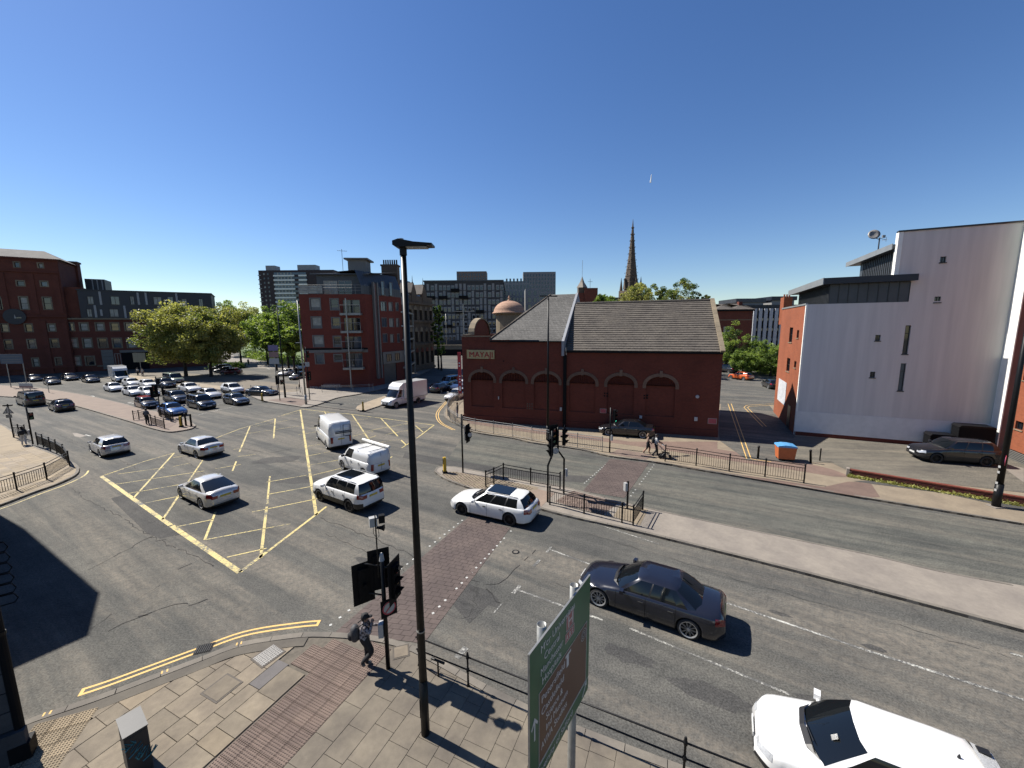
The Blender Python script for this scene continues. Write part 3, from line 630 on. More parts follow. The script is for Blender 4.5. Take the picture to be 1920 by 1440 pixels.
# ================================================================== BUILDINGS
m_bmay = brickmat('dark_red_brick', (.205, .050, .030), (.155, .040, .026), (.12, .06, .045), stain=.3)
m_bleft = brickmat('old_red_brick', (.20, .060, .038), (.15, .048, .034), (.11, .06, .045), stain=.3)
m_bflat = brickmat('red_facing_brick', (.22, .052, .034), (.175, .042, .030), (.14, .06, .045), stain=.2)
m_bor = brickmat('orange_red_brick', (.36, .105, .045), (.29, .080, .038), (.26, .14, .09), stain=.25)
m_stone = stonemat('sandstone_trim', (.27, .22, .155), .2, 30, .25)
m_archb = stonemat('faded_arch_stone', (.20, .125, .09), .2, 20, .3)
m_stoned = stonemat('sooty_sandstone', (.135, .105, .078), .25, 20, .35)
m_navy = plain('dark_navy_cladding', (.018, .022, .034), .45, .1, .15, .8)
m_zinc = plain('grey_zinc_cladding', (.075, .082, .092), .45, .3, .15, .8)
m_zincl = plain('light_zinc_fascia', (.30, .31, .31), .45, .3, .1, .8)
m_roofb = stonemat('brown_concrete_roof_tile', (.135, .118, .102), .25, 5, .3)
def rendermat():
    m, n, b = nodes('grey_lilac_render'); P = obc(n); sp = N(n, 'SeparateXYZ'); n.links.new(P, sp.inputs[0])
    v = noise(n, mapping(n, P, (1.6, 1, .10)), 1.3, 5, .6); big = noise(n, P, .16, 3)
    c = mix(n, 1.0, (.52, .50, .485), ramp(n, v, [(.3, (.88, .88, .88)), (.7, (1.06, 1.06, 1.05))]), 'MULTIPLY')
    gx = ramp(n, math_(n, 'DIVIDE', math_(n, 'ADD', sp.outputs[0], math_(n, 'MULTIPLY', big, 3)), 18), [(.0, (.97, .98, 1.03)), (.45, (1.04, 1.0, .98)), (.72, (.98, .97, .93)), (.80, (.76, .84, .80)), (1, (.74, .82, .78))])
    c = mix(n, 1.0, c, gx, 'MULTIPLY')
    n.links.new(c, b.inputs['Base Color']); b.inputs['Roughness'].default_value = .8; return m
m_rend = rendermat(); m_rend2 = plain('pale_lower_render', (.80, .77, .75), .8, 0, .07, 2); m_rendb = plain('brown_mauve_render', (.22, .13, .115), .8, 0, .1, 1.5)
WIN = {}
def window(par, x0, x1, z0, z1, y, style='v', fm=None, gm=None, surround=0, sm=None, dep=.14, M=None, sill=.05, label=None, name='window', fw=.055):
    """a window set in a recess: frame (the part) with a pane (sub-part); y is the wall face"""
    w, h = round(x1-x0, 2), round(z1-z0, 2); fm = fm or m_frame; gm = gm or m_glass; sm = sm or m_stone
    key = (w, h, style, fm.name, surround, sm.name, dep, sill)
    if key not in WIN:
        mb = MB(); f = fw; mb.box(0, f, dep-.05, dep-.01, 0, h); mb.box(w-f, w, dep-.05, dep-.01, 0, h); mb.box(f, w-f, dep-.05, dep-.01, 0, f); mb.box(f, w-f, dep-.05, dep-.01, h-f, h)
        for ch in style:
            if ch == 'v': mb.box(w/2-f*.4, w/2+f*.4, dep-.045, dep-.012, f, h-f)
            if ch == 'h': mb.box(f, w-f, dep-.048, dep-.014, h*.5-f*.5, h*.5+f*.5)
            if ch == 't': mb.box(f, w-f, dep-.048, dep-.014, h*.72-f*.5, h*.72+f*.5)
            if ch == 'p': mb.box(f, w-f, dep-.03, dep-.008, f, h*.25)
        if surround:
            s = surround; mb.box(-s, 0, -.03, .02, -s*.6, h+s, 1); mb.box(w, w+s, -.03, .02, -s*.6, h+s, 1); mb.box(0, w, -.03, .02, h, h+s, 1); mb.box(0, w, -.06, .02, -s*.6, 0, 1)
        elif sill: mb.box(-.05, w+.05, -.06, .02, -sill-.02, -.003, 1)
        WIN[key] = mb.mesh(name, [fm, sm])
    pk = (w, h, gm.name, dep)
    if pk not in WIN: WIN[pk] = MB().add([(0, dep-.005, 0), (w, dep-.005, 0), (w, dep-.005, h), (0, dep-.005, h)], [(0, 1, 2, 3)]).mesh('pane', gm)
    o = link(name, WIN[key], par); p = link('pane', WIN[pk], o)
    T = Matrix.Translation((x0, y, z0)); o.matrix_basis = (M @ T) if M is not None else T
    if label: o['label'] = label
    return o
def facade(name, A, B, label, cat='building', z=0, group=None):
    t = thing(name, label, cat, (A[0], A[1], z), math.atan2(B[1]-A[1], B[0]-A[0]), group); return t, math.hypot(B[0]-A[0], B[1]-A[1])
def pxr(A, B, rects):
    out = []
    for x0, y0, x1, y1 in rects:
        xm, ym = (x0+x1)/2, (y0+y1)/2
        (s0, _), (s1, _), (_, zt), (_, zb) = SZ(A, B, x0, ym), SZ(A, B, x1, ym), SZ(A, B, xm, y0), SZ(A, B, xm, y1)
        out.append((round(s0, 2), round(s1, 2), round(zb, 2), round(zt, 2)))
    return out
# ---------------------------------------------------------------- A: brick restaurant building with two pitched roofs
MA, MBp = (-5.2, 41.37), (18.27, 34.08)
t, L = facade('brick_restaurant', MA, MBp, 'dark red brick venue with blind arches, yellow sign and two pitched roofs')
arch = [(.92, 3.45), (4.38, 6.86), (7.74, 10.25), (11.3, 13.8), (14.9, 17.35), (18.38, 20.9)]
holes = []
for a, b in arch:
    holes.append((a, b, 1.72, 4.55)); n = 14; c, r = (a+b)/2, (b-a)/2
    for i in range(n):
        u0, u1 = a+(b-a)*i/n, a+(b-a)*(i+1)/n; um = (u0+u1)/2; h = .86*math.sqrt(max(0, 1-((um-c)/r)**2)); holes.append((u0, u1, 4.55, 4.55+h))
mb = MB(); wall_grid(mb, 0, 10.62, -.2, 8.6, [h for h in holes if h[1] < 10.6], depth=.13); wall_grid(mb, 10.62, L, -.2, 7.66, [h for h in holes if h[0] > 10.7], depth=.13)
mb.box(0.01, L-.01, .13, .4, -.2, 7.6); mb.box(.01, 10.6, .13, .4, 7.6, 8.6)
mb.add([(0, 0, -.2), (0, 17, -.2), (0, 17, 8.6), (0, 0, 8.6)], [(0, 1, 2, 3)]); mb.add([(L, 0, -.2), (L, 13, -.2), (L, 13, 7.66), (L, 6.45, 12.3), (L, 0, 7.66)], [(0, 1, 2, 3, 4)])
mb.add([(10.62, 0, 7.6), (10.62, 9, 13.4), (10.62, 18, 7.6)], [(0, 1, 2)])
mb.build('wall', m_bmay, t)
mb = MB(); mb.box(-.12, L+.02, -.07, .0, -.2, .75); mb.build('plinth', m_bmay, t)
for a, b in arch:
    mb = MB(); c, r = (a+b)/2, (b-a)/2; n = 18; zb = 4.55; pts = []
    for i in range(n+1):
        th = PI*i/n; pts.append((math.cos(th), math.sin(th)))
    vs = []
    for R_, k in ((0, 0), (.3, 1)):
        for y in (-.05, .02):
            vs += [(c+(r+R_)*x, y, zb-.35+(.35 if abs(x) < .999 or True else 0)+(.86+R_)*z-(0)) for x, z in pts]
    m = n+1
    mb.add(vs, [(i, i+1, 2*m+i+1, 2*m+i) for i in range(n)]+[(3*m+i, 3*m+i+1, m+i+1, m+i) for i in range(n)]+[(2*m+i, 2*m+i+1, 3*m+i+1, 3*m+i) for i in range(n)]+[(m+i, m+i+1, i+1, i) for i in range(n)])
    mb.box(c-r-.3, c-r, -.05, .02, 4.3, 4.55); mb.box(c+r, c+r+.3, -.05, .02, 4.3, 4.55)
    mb.build('arch_band', m_archb, t); MB().box(c-.13, c+.13, -.09, .02, 5.35, 5.95).build('keystone', m_archb, t)
# roofs built of overlapping courses
def tiled_roof(par, name, O3, ux, up, nrm, wfun, rows, rise, mat, tw, th=.03, jit=.006):
    mb = MB(); k = 0
    for r in range(rows):
        xa, xb = wfun(r/rows); n = max(1, int(round((xb-xa)/tw))); sh = .5*(r % 2)
        for i in range(-1 if sh else 0, n):
            a, b = max(xa, xa+(i+sh)*tw), min(xb, xa+(i+1+sh)*tw)
            if b-a < .02: continue
            z0, z1 = r*rise, (r+1)*rise+.02; h = th+rng.uniform(-jit, jit)
            P = lambda x, s, q: O3+ux*x+up*s+nrm*q
            mb.add([P(a+.003, z0, 0), P(b-.003, z0, 0), P(b-.003, z1, 0), P(a+.003, z1, 0), P(a+.003, z0, h), P(b-.003, z0, h), P(b-.003, z1, .004), P(a+.003, z1, .004)], [(4, 5, 6, 7), (0, 1, 5, 4), (1, 2, 6, 5), (3, 0, 4, 7)])
    o = mb.build(name, mat, par); o['kind'] = 'stuff'; return o
def roofvec(y0, z0, y1, z1):
    d = Vector((0, y1-y0, z1-z0)); L_ = d.length; d.normalize(); return d, Vector((0, -d.z, d.y)), L_
up, nr, Lr = roofvec(-.15, 7.70, 6.42, 12.45)
tiled_roof(t, 'roof_tiles', Vector((0, -.15, 7.70)), Vector((1, 0, 0)), up, nr, lambda q: (10.95, L+.05), 23, Lr/23, m_roofb, .32, .062, .010)
mb = MB(); mb.add([(10.62, 6.42, 12.43), (L, 6.42, 12.43), (L, 13, 7.6), (10.62, 13, 7.6)], [(0, 1, 2, 3)]); mb.add([(10.62, -.1, 7.66), (L, -.1, 7.66), (L, 6.42, 12.38), (10.62, 6.42, 12.38)], [(0, 1, 2, 3)]); mb.build('roof', m_roofb, t)
for i in range(14): MB().tube([(11+i*.97, 6.42, 12.5), (11+(i+1)*.97-.02, 6.42, 12.5)], .13, 7).build('ridge_tile', m_roofb, t)
mb = MB(); d_, n_, l_ = roofvec(-.25, 7.62, 6.42, 12.45)
for s0 in range(12):
    a = Vector((L-.25, -.25, 7.68))+d_*(l_*s0/12); b = a+d_*(l_/12-.015)
    mm = MB(); mm.add([a, a+Vector((.36, 0, 0)), b+Vector((.36, 0, 0)), b, a+n_*.2, a+Vector((.36, 0, 0))+n_*.2, b+Vector((.36, 0, 0))+n_*.2, b+n_*.2], [(4, 5, 6, 7), (0, 1, 5, 4), (1, 2, 6, 5), (2, 3, 7, 6), (3, 0, 4, 7)]); mm.build('coping_stone', m_stone, t)
up, nr, Lr = roofvec(-.1, 8.72, 8.9, 13.72)
tiled_roof(t, 'slate_courses', Vector((0, -.1, 8.72)), Vector((1, 0, 0)), up, nr, lambda q: (3.15+q*3.9 if q < .55 else 5.3+(q-.55)*5.3, 10.55), 44, Lr/44, m_slate, .34, .02, .006)
mb = MB(); zz = lambda y: 8.70+(y+.1)*(13.70-8.70)/9.0
mb.add([(3.15, -.1, 8.68), (10.55, -.1, 8.68), (10.55, 8.9, 13.66), (7.6, 8.9, 13.66)], [(0, 1, 2, 3)]); mb.add([(3.15, -.1, 8.68), (7.6, 8.9, 13.66), (3.15, 17, 8.7)], [(0, 1, 2)]); mb.add([(7.6, 8.9, 13.66), (10.55, 8.9, 13.66), (10.55, 18, 8.6), (3.15, 18, 8.6)], [(0, 1, 2, 3)]); mb.build('slate_roof', m_slate, t)
for i in range(10):
    a = Vector((3.15, -.1, 8.78)).lerp(Vector((7.6, 8.9, 13.76)), i/10); b = Vector((3.15, -.1, 8.78)).lerp(Vector((7.6, 8.9, 13.76)), (i+.96)/10); MB().tube([a, b], .09, 6).build('hip_tile', m_stoned, t)
mb = MB(); mb.xz([(0, 0)], 0, 0) if False else None
mb.add([(10.55, -.3, 8.62), (10.55, 8.9, 13.86), (10.55, 18, 8.7), (10.55, 8.9, 7.6), (10.55, -.3, 7.2)], [(0, 1, 2, 3, 4)]); mb.add([(10.80, -.3, 8.62), (10.80, 8.9, 13.86), (10.80, 18, 8.7), (10.80, 8.9, 7.6), (10.80, -.3, 7.2)], [(4, 3, 2, 1, 0)])
mb.add([(10.55, -.3, 8.62), (10.80, -.3, 8.62), (10.80, 8.9, 13.86), (10.55, 8.9, 13.86), (10.55, -.3, 7.2), (10.80, -.3, 7.2), (10.55, 18, 8.7), (10.80, 18, 8.7)], [(0, 1, 2, 3), (4, 5, 1, 0), (3, 2, 7, 6)])
mb.build('rendered_gable', plain('pale_gable_render', (.30, .31, .33), .7, 0, .08, 1), t)
MB().box(3.2, 10.5, -.2, -.05, 8.5, 8.62).build('gutter', m_blackr, t); MB().box(10.95, L, -.26, -.1, 7.52, 7.66).build('gutter', m_blackr, t)
mb = MB(); mb.box(10.72, 11.02, -.22, -.001, -.1, 7.25); mb.build('downpipe_recess', m_blackr, t); mb = MB(); mb.tube([(11.0, -.15, 7.3), (10.95, -.3, 8.0)], .05); mb.build('hopper_pipe', m_frame, t)
# parapet on the street side with a round gable
mb = MB(); mb.box(-.02, 3.1, -.04, .35, 8.6, 9.0); mb.box(-.02, .4, .35, 16, 8.6, 9.15); mb.build('parapet', m_bmay, t)
MB().box(-.1, 3.1, -.1, .4, 9.0, 9.1).build('parapet_coping', m_stoned, t); MB().box(-.12, .5, .4, 1.7, 9.15, 9.27).build('parapet_coping', m_stone, t)
mb = MB(); c, r = 4.6, 2.5; n = 16; arc = [(c-r*math.cos(PI*i/n), 9.15+1.75*math.sin(PI*i/n)) for i in range(n+1)]
mb.add([(0, y, z) for y, z in arc]+[(.42, y, z) for y, z in arc], [tuple(range(n+1)), tuple(range(2*n+1, n, -1))]); mb.build('round_gable', m_bmay, t)
for i in range(n):
    a, b = arc[i], arc[i+1]; f = 1.06; A2, B2 = [(c+(q[0]-c)*f, 9.15+(q[1]-9.15)*f+.03) for q in (a, b)]
    mm = MB(); vs = [(-.12, *a), (.55, *a), (.55, *b), (-.12, *b), (-.12, *A2), (.55, *A2), (.55, *B2), (-.12, *B2)]; mm.add(vs, [(4, 5, 6, 7), (0, 4, 7, 3), (1, 2, 6, 5), (0, 1, 5, 4), (3, 7, 6, 2)]); mm.build('gable_coping', m_stone if i % 2 else m_tactb, t)
# sign, vents, boxes, notices
sg = MB().box(.60, 3.62, -.16, -.02, 6.78, 7.68).build('sign_board', plain('cream_sign_panel', (.50, .40, .19), .6, 0, .15, 5), t)
mr = plain('red_sign_lettering', (.42, .02, .02), .5, 0, .1, 4); me = text_mesh('MAYAJI', .80, mr, .02)
bb = [v.co.x for v in me.vertices]; sx = 2.55/(max(bb)-min(bb)); o = link('lettering', me, sg); o.matrix_basis = Matrix.Translation((.84, -.18, 6.93)) @ Matrix.Rotation(PI/2, 4, 'X') @ Matrix.Diagonal((sx, 1.02, 1, 1))
m_pink = plain('red_notice', (.45, .07, .09), .5, 0, .15, 20)
for s, z, w, h, txt in ((14.28, 1.75, .6, .42, 'NO\nPARKING'), (23.72, 1.3, .72, .5, 'NO\nPARKING')):
    nb = MB().box(s, s+w, -.035, -.005, z, z+h).build('notice', m_frame, t); MB().box(s+.03, s+w-.03, -.042, -.036, z+.03, z+h-.03).build('notice_face', m_pink, nb)
for s, z, w, h in ((10.4, 1.75, .2, .34), (17.9, 1.45, .24, .26), (22.6, 1.5, .26, .34), (3.95, 2.6, .1, .3)): MB().box(s, s+w, -.12, -.003, z, z+h).build('meter_box', plain('pale_meter_box', (.5, .5, .5), .5), t)
mb = MB(); mb.lathe([(.14, 0), (.16, .02), (.13, .1)], 12, M=Matrix.Translation((22.75, 0, 3.7)) @ Matrix.Rotation(PI/2, 4, 'X')); mb.build('round_vent_cap', plain('pale_meter_box', (.5, .5, .5)), t)
for s, z in ((14.6, 3.35), (17.2+1.0, 3.3)):
    for i in range(2):
        for k in range(2): MB().box(s+i*.24, s+i*.24+.15, -.012, .05, z+k*.24, z+k*.24+.14).build('air_vent', m_blackr, t)
for i in range(3):
    for k in range(3): MB().box(7.0+i*.24, 7.0+i*.24+.13, -.012, .02, 1.72+k*.24, 1.72+k*.24+.14).build('air_brick', m_stoned, t)
MB().box(4.5, 4.62, -.02, .02, 6.5, 6.62).build('air_vent', m_blackr, t)
# copper dome turret behind, on the street side
dp = AT(955, 590, 59.0); t = thing('copper_dome_turret', 'weathered pinkish copper dome turret behind the slate roof', 'turret', (dp.x, dp.y, 0))
zb = AT(950, 586, 59).z; zt = AT(955, 564, 59).z; rd = 2.3
mb = MB(); mb.lathe([(rd*.85, zb-3.5), (rd*.85, zb-.35), (rd*1.0, zb-.3), (rd*1.0, zb-.12)], 16); mb.build('drum', m_stone, t)
m_cop = brickmat('copper_dome_tiles', (.50, .32, .22), (.40, .24, .17), (.20, .10, .07), 1, .5, .35, .03, .2)
mb = MB(); mb.lathe([(rd*1.12, zb-.12), (rd*1.08, zb)]+[(rd*math.cos(a), zb+.02+(zt-zb)*math.sin(a)) for a in np.linspace(.05, 1.5, 9)], 24); mb.build('dome', m_cop, t, True)
mb = MB(); mb.lathe([(.3, zt-.05), (.22, zt+.15), (.12, zt+.2), (.18, zt+.45), (.02, zt+.8)], 10); mb.build('finial', m_cop, t)
# red projecting banner on the street corner
c = AT(866, 690, 41.0); t = thing('red_banner_sign', 'tall red and white banner sign on the left corner of the brick venue', 'sign', (-5.35, 41.6, 3.0))
MB().box(-.38, -.02, -.05, .05, 0, 4.4).build('panel', plain('banner_red', (.48, .03, .04), .5, 0, .2, 2), t)
for z in (.3, 1.2, 1.5, 1.8, 2.9, 3.2): MB().box(-.28, -.12, -.056, -.051, z, z+(.5 if z == .3 else .12)).build('panel_lettering', m_white, t)
# ---------------------------------------------------------------- B: rendered building on the right
WA = (25.51, 34.64); WB = (WA[0]+12.35*math.cos(R(-24.7)), WA[1]+12.35*math.sin(R(-24.7)))
t, L = facade('rendered_block', WA, WB, 'tall lilac grey rendered block with orange brick side and zinc roofs'); XE = 12.35
w4 = pxr(WA, WB, [(1641, 628, 1651, 639), (1631, 697, 1641, 708), (1763, 481, 1774, 492), (1752, 556, 1764, 567)]); sl_ = [(6.66, 7.0, 7.55, 9.85), (6.68, 7.02, 4.55, 6.8)]
hl = w4+sl_
mb = MB(); wall_grid(mb, 0, 5.8, .45, 11.7, [h for h in hl if h[1] < 5.8], depth=.16); wall_grid(mb, 5.8, XE, .45, 11.7, [h for h in hl if h[0] > 5.8 and h[3] < 11.7], depth=.16)
wall_grid(mb, 6.6, XE, 11.7, 13.75, [h for h in hl if 11.7 < h[3] < 13.75], depth=.16); wall_grid(mb, 5.8, XE, 13.75, 17.1, [h for h in hl if h[3] > 13.75], depth=.16)
mb.build('rendered_wall', m_rend, t)
MB().box(-.02, XE-.01, -.03, .0, .45, 2.3).build('lower_render', m_rend2, t)
MB().box(-.03, XE-.01, -.02, .3, -.3, .45).build('brick_plinth', m_bmay, t); MB().box(-.5, XE-.01, -.5, -.03, -.1, .03).build('pale_footing', m_conc, t)
for i, h in enumerate(w4): window(t, *h, 0, 'v', m_dframe, m_glass, dep=.16, sm=m_dframe)
for h in sl_: window(t, *h, 0, 't', m_dframe, m_glassb if h[2] < 5 else m_glass, dep=.16, sm=m_dframe)
MB().box(5.52, 5.8, -.04, .45, 13.8, 17.1).build('white_edge', m_white, t); MB().box(5.5, XE, -.08, .35, 17.1, 17.22).build('roof_flashing', m_dframe, t)
LB_ = 10.5; S2 = Matrix.Translation((0, LB_, 0)) @ Matrix.Rotation(-PI/2, 4, 'Z')            # side wall frame: x runs forward, outside is -y
BA = WA; BB = (WA[0]-math.sin(R(-24.7))*LB_, WA[1]+math.cos(R(-24.7))*LB_)
def srt(h): return (LB_-max(h[0], h[1]), LB_-min(h[0], h[1]), h[2], h[3])
bw_ = [srt(h) for h in pxr(BA, BB, [(1480, 614, 1486, 642), (1494, 619, 1498, 634), (1475, 671, 1481, 697), (1489, 677, 1493, 690)])]
mb = MB(); wall_grid(mb, 0, LB_-.22, -.3, 11.65, bw_, depth=.16, M=S2); mb.build('brick_side_wall', m_bor, t)
MB().box(LB_-.22, LB_+.02, -.03, .1, -.1, 11.7, M=S2).build('white_edge', m_white, t)
for h in bw_: window(t, *h, 0, 'h', m_dframe, m_glass, dep=.16, M=S2, sm=m_stone)
MB().box(0, LB_, -.06, .1, 11.65, 11.8, M=S2).build('roof_flashing', m_zincl, t)
pst = srt(pxr(BA, BB, [(1459, 722, 1474, 750)])[0]); MB().box(pst[0], pst[1], -.04, -.005, 1.9, 4.2, M=S2).build('white_door_panel', plain('pale_poster', (.6, .62, .66), .5, 0, .25, 3), t)
MB().box(LB_-3.4, LB_-2.2, -.03, -.004, 0, 2.3, M=S2).build('side_door', m_dframe, t)
# set-back zinc storeys
MB().box(1.5, 6.6, .03, 11, 11.7, 13.3).build('zinc_storey', m_zinc, t)
for i in range(9): x = 1.5+i*.64; MB().box(x-.02, x+.02, -.01, .03, 11.72, 13.28).build('standing_seam', m_dframe, t)
for i in range(30): y = .2+i*.36; MB().box(1.45, 1.5, y-.02, y+.02, 11.72, 13.28).build('standing_seam', m_dframe, t)
MB().box(.92, 6.8, -.58, 13, 13.32, 13.78).build('zinc_roof', m_zinc, t); MB().box(.9, 6.82, -.62, -.585, 13.3, 13.8).build('roof_fascia', m_navy, t); MB().box(.85, .915, -.62, 13, 13.28, 13.82).build('roof_fascia', m_zincl, t)
MB().box(5.95, XE, .4, 9, 11.7, 15.9).build('upper_zinc_storey', m_zinc, t)
for i in range(20): y = .5+i*.40; MB().box(5.9, 5.95, y-.02, y+.02, 13.8, 15.9).build('standing_seam', m_dframe, t)
MB().box(5.35, XE, .3, 11, 15.92, 16.25).build('upper_zinc_roof', m_zinc, t); MB().box(5.3, 5.345, .3, 11, 15.88, 16.32).build('roof_fascia', m_zincl, t)
MB().box(.05, XE, LB_-.3, LB_, 0, 11.5).build('rear_wall', m_bor, t); MB().box(.02, XE, .3, LB_-.3, 11.4, 11.6).build('flat_roof', m_dframe, t)
# fin, mauve panel, brick wing on the right
MB().box(XE, XE+.06, -1.05, .1, -.2, 17.6).build('white_fin', m_white, t); MB().box(XE+.06, 13.9, -.93, .2, -.2, 17.6).build('mauve_panel', m_rendb, t)
S3 = Matrix.Translation((12.9, 0, 0)) @ Matrix.Rotation(-PI/2, 4, 'Z')
h3 = [(1.45, 2.2, 2.35, 2.95), (1.4, 2.4, 5.9, 6.6), (1.4, 2.4, 9.4, 10.2), (3.8, 4.6, 2.35, 2.95), (3.8, 4.6, 5.9, 6.6)]
mb = MB(); wall_grid(mb, .94, 7, .8, 17.8, h3, depth=.16, M=S3); mb.add([(7, 0, .8), (7, 8, .8), (7, 8, 17.8), (7, 0, 17.8)], [(0, 1, 2, 3)], 0, S3); mb.build('brick_wing', m_bor, t)
for h in h3: window(t, *h, 0, 'v', m_dframe, m_glass, dep=.16, M=S3, sm=m_stone)
for i in range(8): MB().box(.95, 7.0, -.10-.01*i, -.03-.01*i, .70-i*.11, .75-i*.11, M=S3).build('louvre_slat', m_gframe, t)
MB().box(.95, 7.0, -.02, -.003, -.3, .79, M=S3).build('louvre_back', m_blackr, t)
# satellite dish on the roof
dw = Vector((26.11, 35.6, 0))+Vector((math.cos(math.atan2(-2.25, 15.09)), math.sin(math.atan2(-2.25, 15.09)), 0))*6.6+Vector((.147, .989, 0))*3
base = Vector(WA+(0,))+Vector((math.cos(R(-24.7)), math.sin(R(-24.7)), 0))*5.8+Vector((-math.sin(R(-24.7)), math.cos(R(-24.7)), 0))*4.6; t = thing('satellite_dish', 'round satellite dish with small aerials on the zinc roof edge', 'antenna', (base.x, base.y, 16.2))
MB().tube([(0, 0, -.2), (0, 0, 1.35)], .05).tube([(0, 0, 1.2), (-.5, 0, 1.35)], .03).build('mast', m_zinc, t)
mb = MB(); mb.lathe([(.02, -.12), (.25, -.09), (.42, .0), (.44, .02), (.25, -.06), (.02, -.09)], 18, M=Matrix.Translation((-.62, -.1, 1.6)) @ Matrix.Rotation(R(70), 4, 'X') @ Matrix.Rotation(R(-25), 4, 'Y')); mb.build('dish', plain('grey_dish', (.22, .21, .2), .5), t, True)
MB().cbox((.35, 0, 1.45), .25, .1, .22).tube([(0, 0, 1.3), (.6, 0, 1.15)], .02).tube([(.6, 0, 1.0), (.6, 0, 1.4)], .015).tube([(.5, -.3, 1.15), (.5, .3, 1.15)], .012).build('aerial', m_zincl, t)
# bin store against the wall
c = G(1770, 822, KZ)
for k, (s_, w, h, lab) in enumerate(((9.3, 1.5, 1.15, 'low black bin against the rendered wall behind the parked dark car'), (11.1, 2.0, 2.0, 'tall black container against the rendered wall beside the white fin'))):
    q_ = Vector(WA+(0,))+Vector((math.cos(R(-24.7)), math.sin(R(-24.7)), 0))*s_+Vector((-math.sin(R(-24.7)), math.cos(R(-24.7)), 0))*-.75; t = thing('rubbish_bin', lab, 'bin', (q_.x, q_.y, KZ), R(-24.7))
    MB().box(-w/2, w/2, -.5, .5, .1, h).build('body', m_blackr, t); MB().xz([(-w/2-.04, h), (w/2+.04, h), (w/2-.1, h+.16), (-w/2+.1, h+.16)], -.54, .54).build('lid', m_black, t)
    for i in (-1, 1): MB().lathe([(.09, -.03), (.09, .03)], 10, M=Matrix.Translation((i*w*.4, -.4, .09)) @ Matrix.Rotation(PI/2, 4, 'X')).build('wheel', m_black, t)
# ---------------------------------------------------------------- C: old brick mill-like block, far left
LA, LBp = (-116.1, 88.9), (-97.5, 101.0)
t, _ = facade('brick_mill_block', LA, LBp, 'large dark red brick block with stone window surrounds and round blue sign')
rows = {}
W6 = pxr(LA, LBp, [(27, 492, 36, 501), (72, 494, 80, 502), (32, 527, 45, 536), (77, 528, 89, 537), (0, 557, 8, 580), (38, 557, 52, 580), (82, 558, 96, 580), (3, 608, 15, 622), (48, 608, 60, 622), (91, 608, 103, 621), (9, 638, 22, 654), (53, 637, 66, 653), (96, 636, 109, 651), (62, 672, 72, 687), (105, 671, 114, 684)])
Wr = pxr(LA, LBp, [(x, 606, x+14, 620) for x in (122, 149, 179, 207, 234)]+[(x, 635, x+15, 652) for x in (128, 155, 184, 211, 238)]+[(133, 669, 149, 686), (160, 669, 175, 685)])
Wx = [(s-14*k, e-14*k, a, b) for (s, e, a, b) in W6 if 1 < s for k in (1, 2) if s-14*k < 0]
mb = MB(); wall_grid(mb, -45, 12.0, -.5, 26.3, W6+Wx, depth=.25); mb.add([(12, 0, 12.9), (12, 12.5, 12.9), (12, 12.5, 26.3), (12, 0, 26.3)], [(0, 1, 2, 3)])
wall_grid(mb, 12.0, 40, -.5, 12.7, Wr+[(27.5, 29, 8.5, 10.5), (30.5, 32, 8.5, 10.5), (27.5, 29, 4.5, 6.5)], y=.6, depth=.25); mb.add([(12, 0, -.5), (12, .6, -.5), (12, .6, 13), (12, 0, 13)], [(0, 1, 2, 3)]); mb.build('brick_wall', m_bleft, t)
for i, h in enumerate(W6+Wx): window(t, *h, 0, 'h' if h[3]-h[2] > 1.3 else '', m_dframe, [m_glass, m_blind, m_glass, m_glassb][i % 4], surround=.22, dep=.25, fw=.09)
for i, h in enumerate(Wr): window(t, *h, .6, 'h', m_dframe, [m_glassb, m_blind, m_blind, m_glass][i % 4], surround=.25, dep=.25, fw=.09)
for x in (-8.6, -3.2, 1.0, 5.3 if 0 else 8.0, 11.4):                       # pilasters and cornices
    MB().box(x-.45, x+.45, -.22, -.003, -.4, 12.4).build('pilaster', m_bleft, t)
for x in (2.9, 7.3, 11.2): MB().box(x-.5, x+.5, -.2, -.003, 14.0, 23.0).build('pilaster', m_bleft, t)
for z, d in ((13.2, .35), (23.3, .3), (26.2, .5), (1.2, .3)): MB().box(-45, 12.1, -d, -.004, z, z+.35).build('cornice', m_bleft, t)
MB().box(12.0, 40.3, .2, .62, 12.7, 13.05).build('stone_cornice', m_stone, t)
mb = MB(); mb.add([(-45, -.6, 26.5), (12.6, -.6, 26.5), (8.5, 6, 29.0), (-45, 6, 29.0), (12.6, 13, 26.5), (-45, 13, 26.5)], [(0, 1, 2, 3), (1, 4, 2), (2, 4, 5, 3)]); mb.build('hipped_roof', m_slate, t)
mb = MB(); mb.box(10.4, 12.4, 11.0, 13.5, 12, 27.2); mb.build('corner_turret', m_bleft, t); MB().box(10.2, 12.6, 10.8, 13.7, 27.2, 27.6).build('turret_cap', m_stoned, t)
MB().box(12.02, 14.8, 1.2, 12, 12.8, 20.4).build('link_block', m_bleft, t)
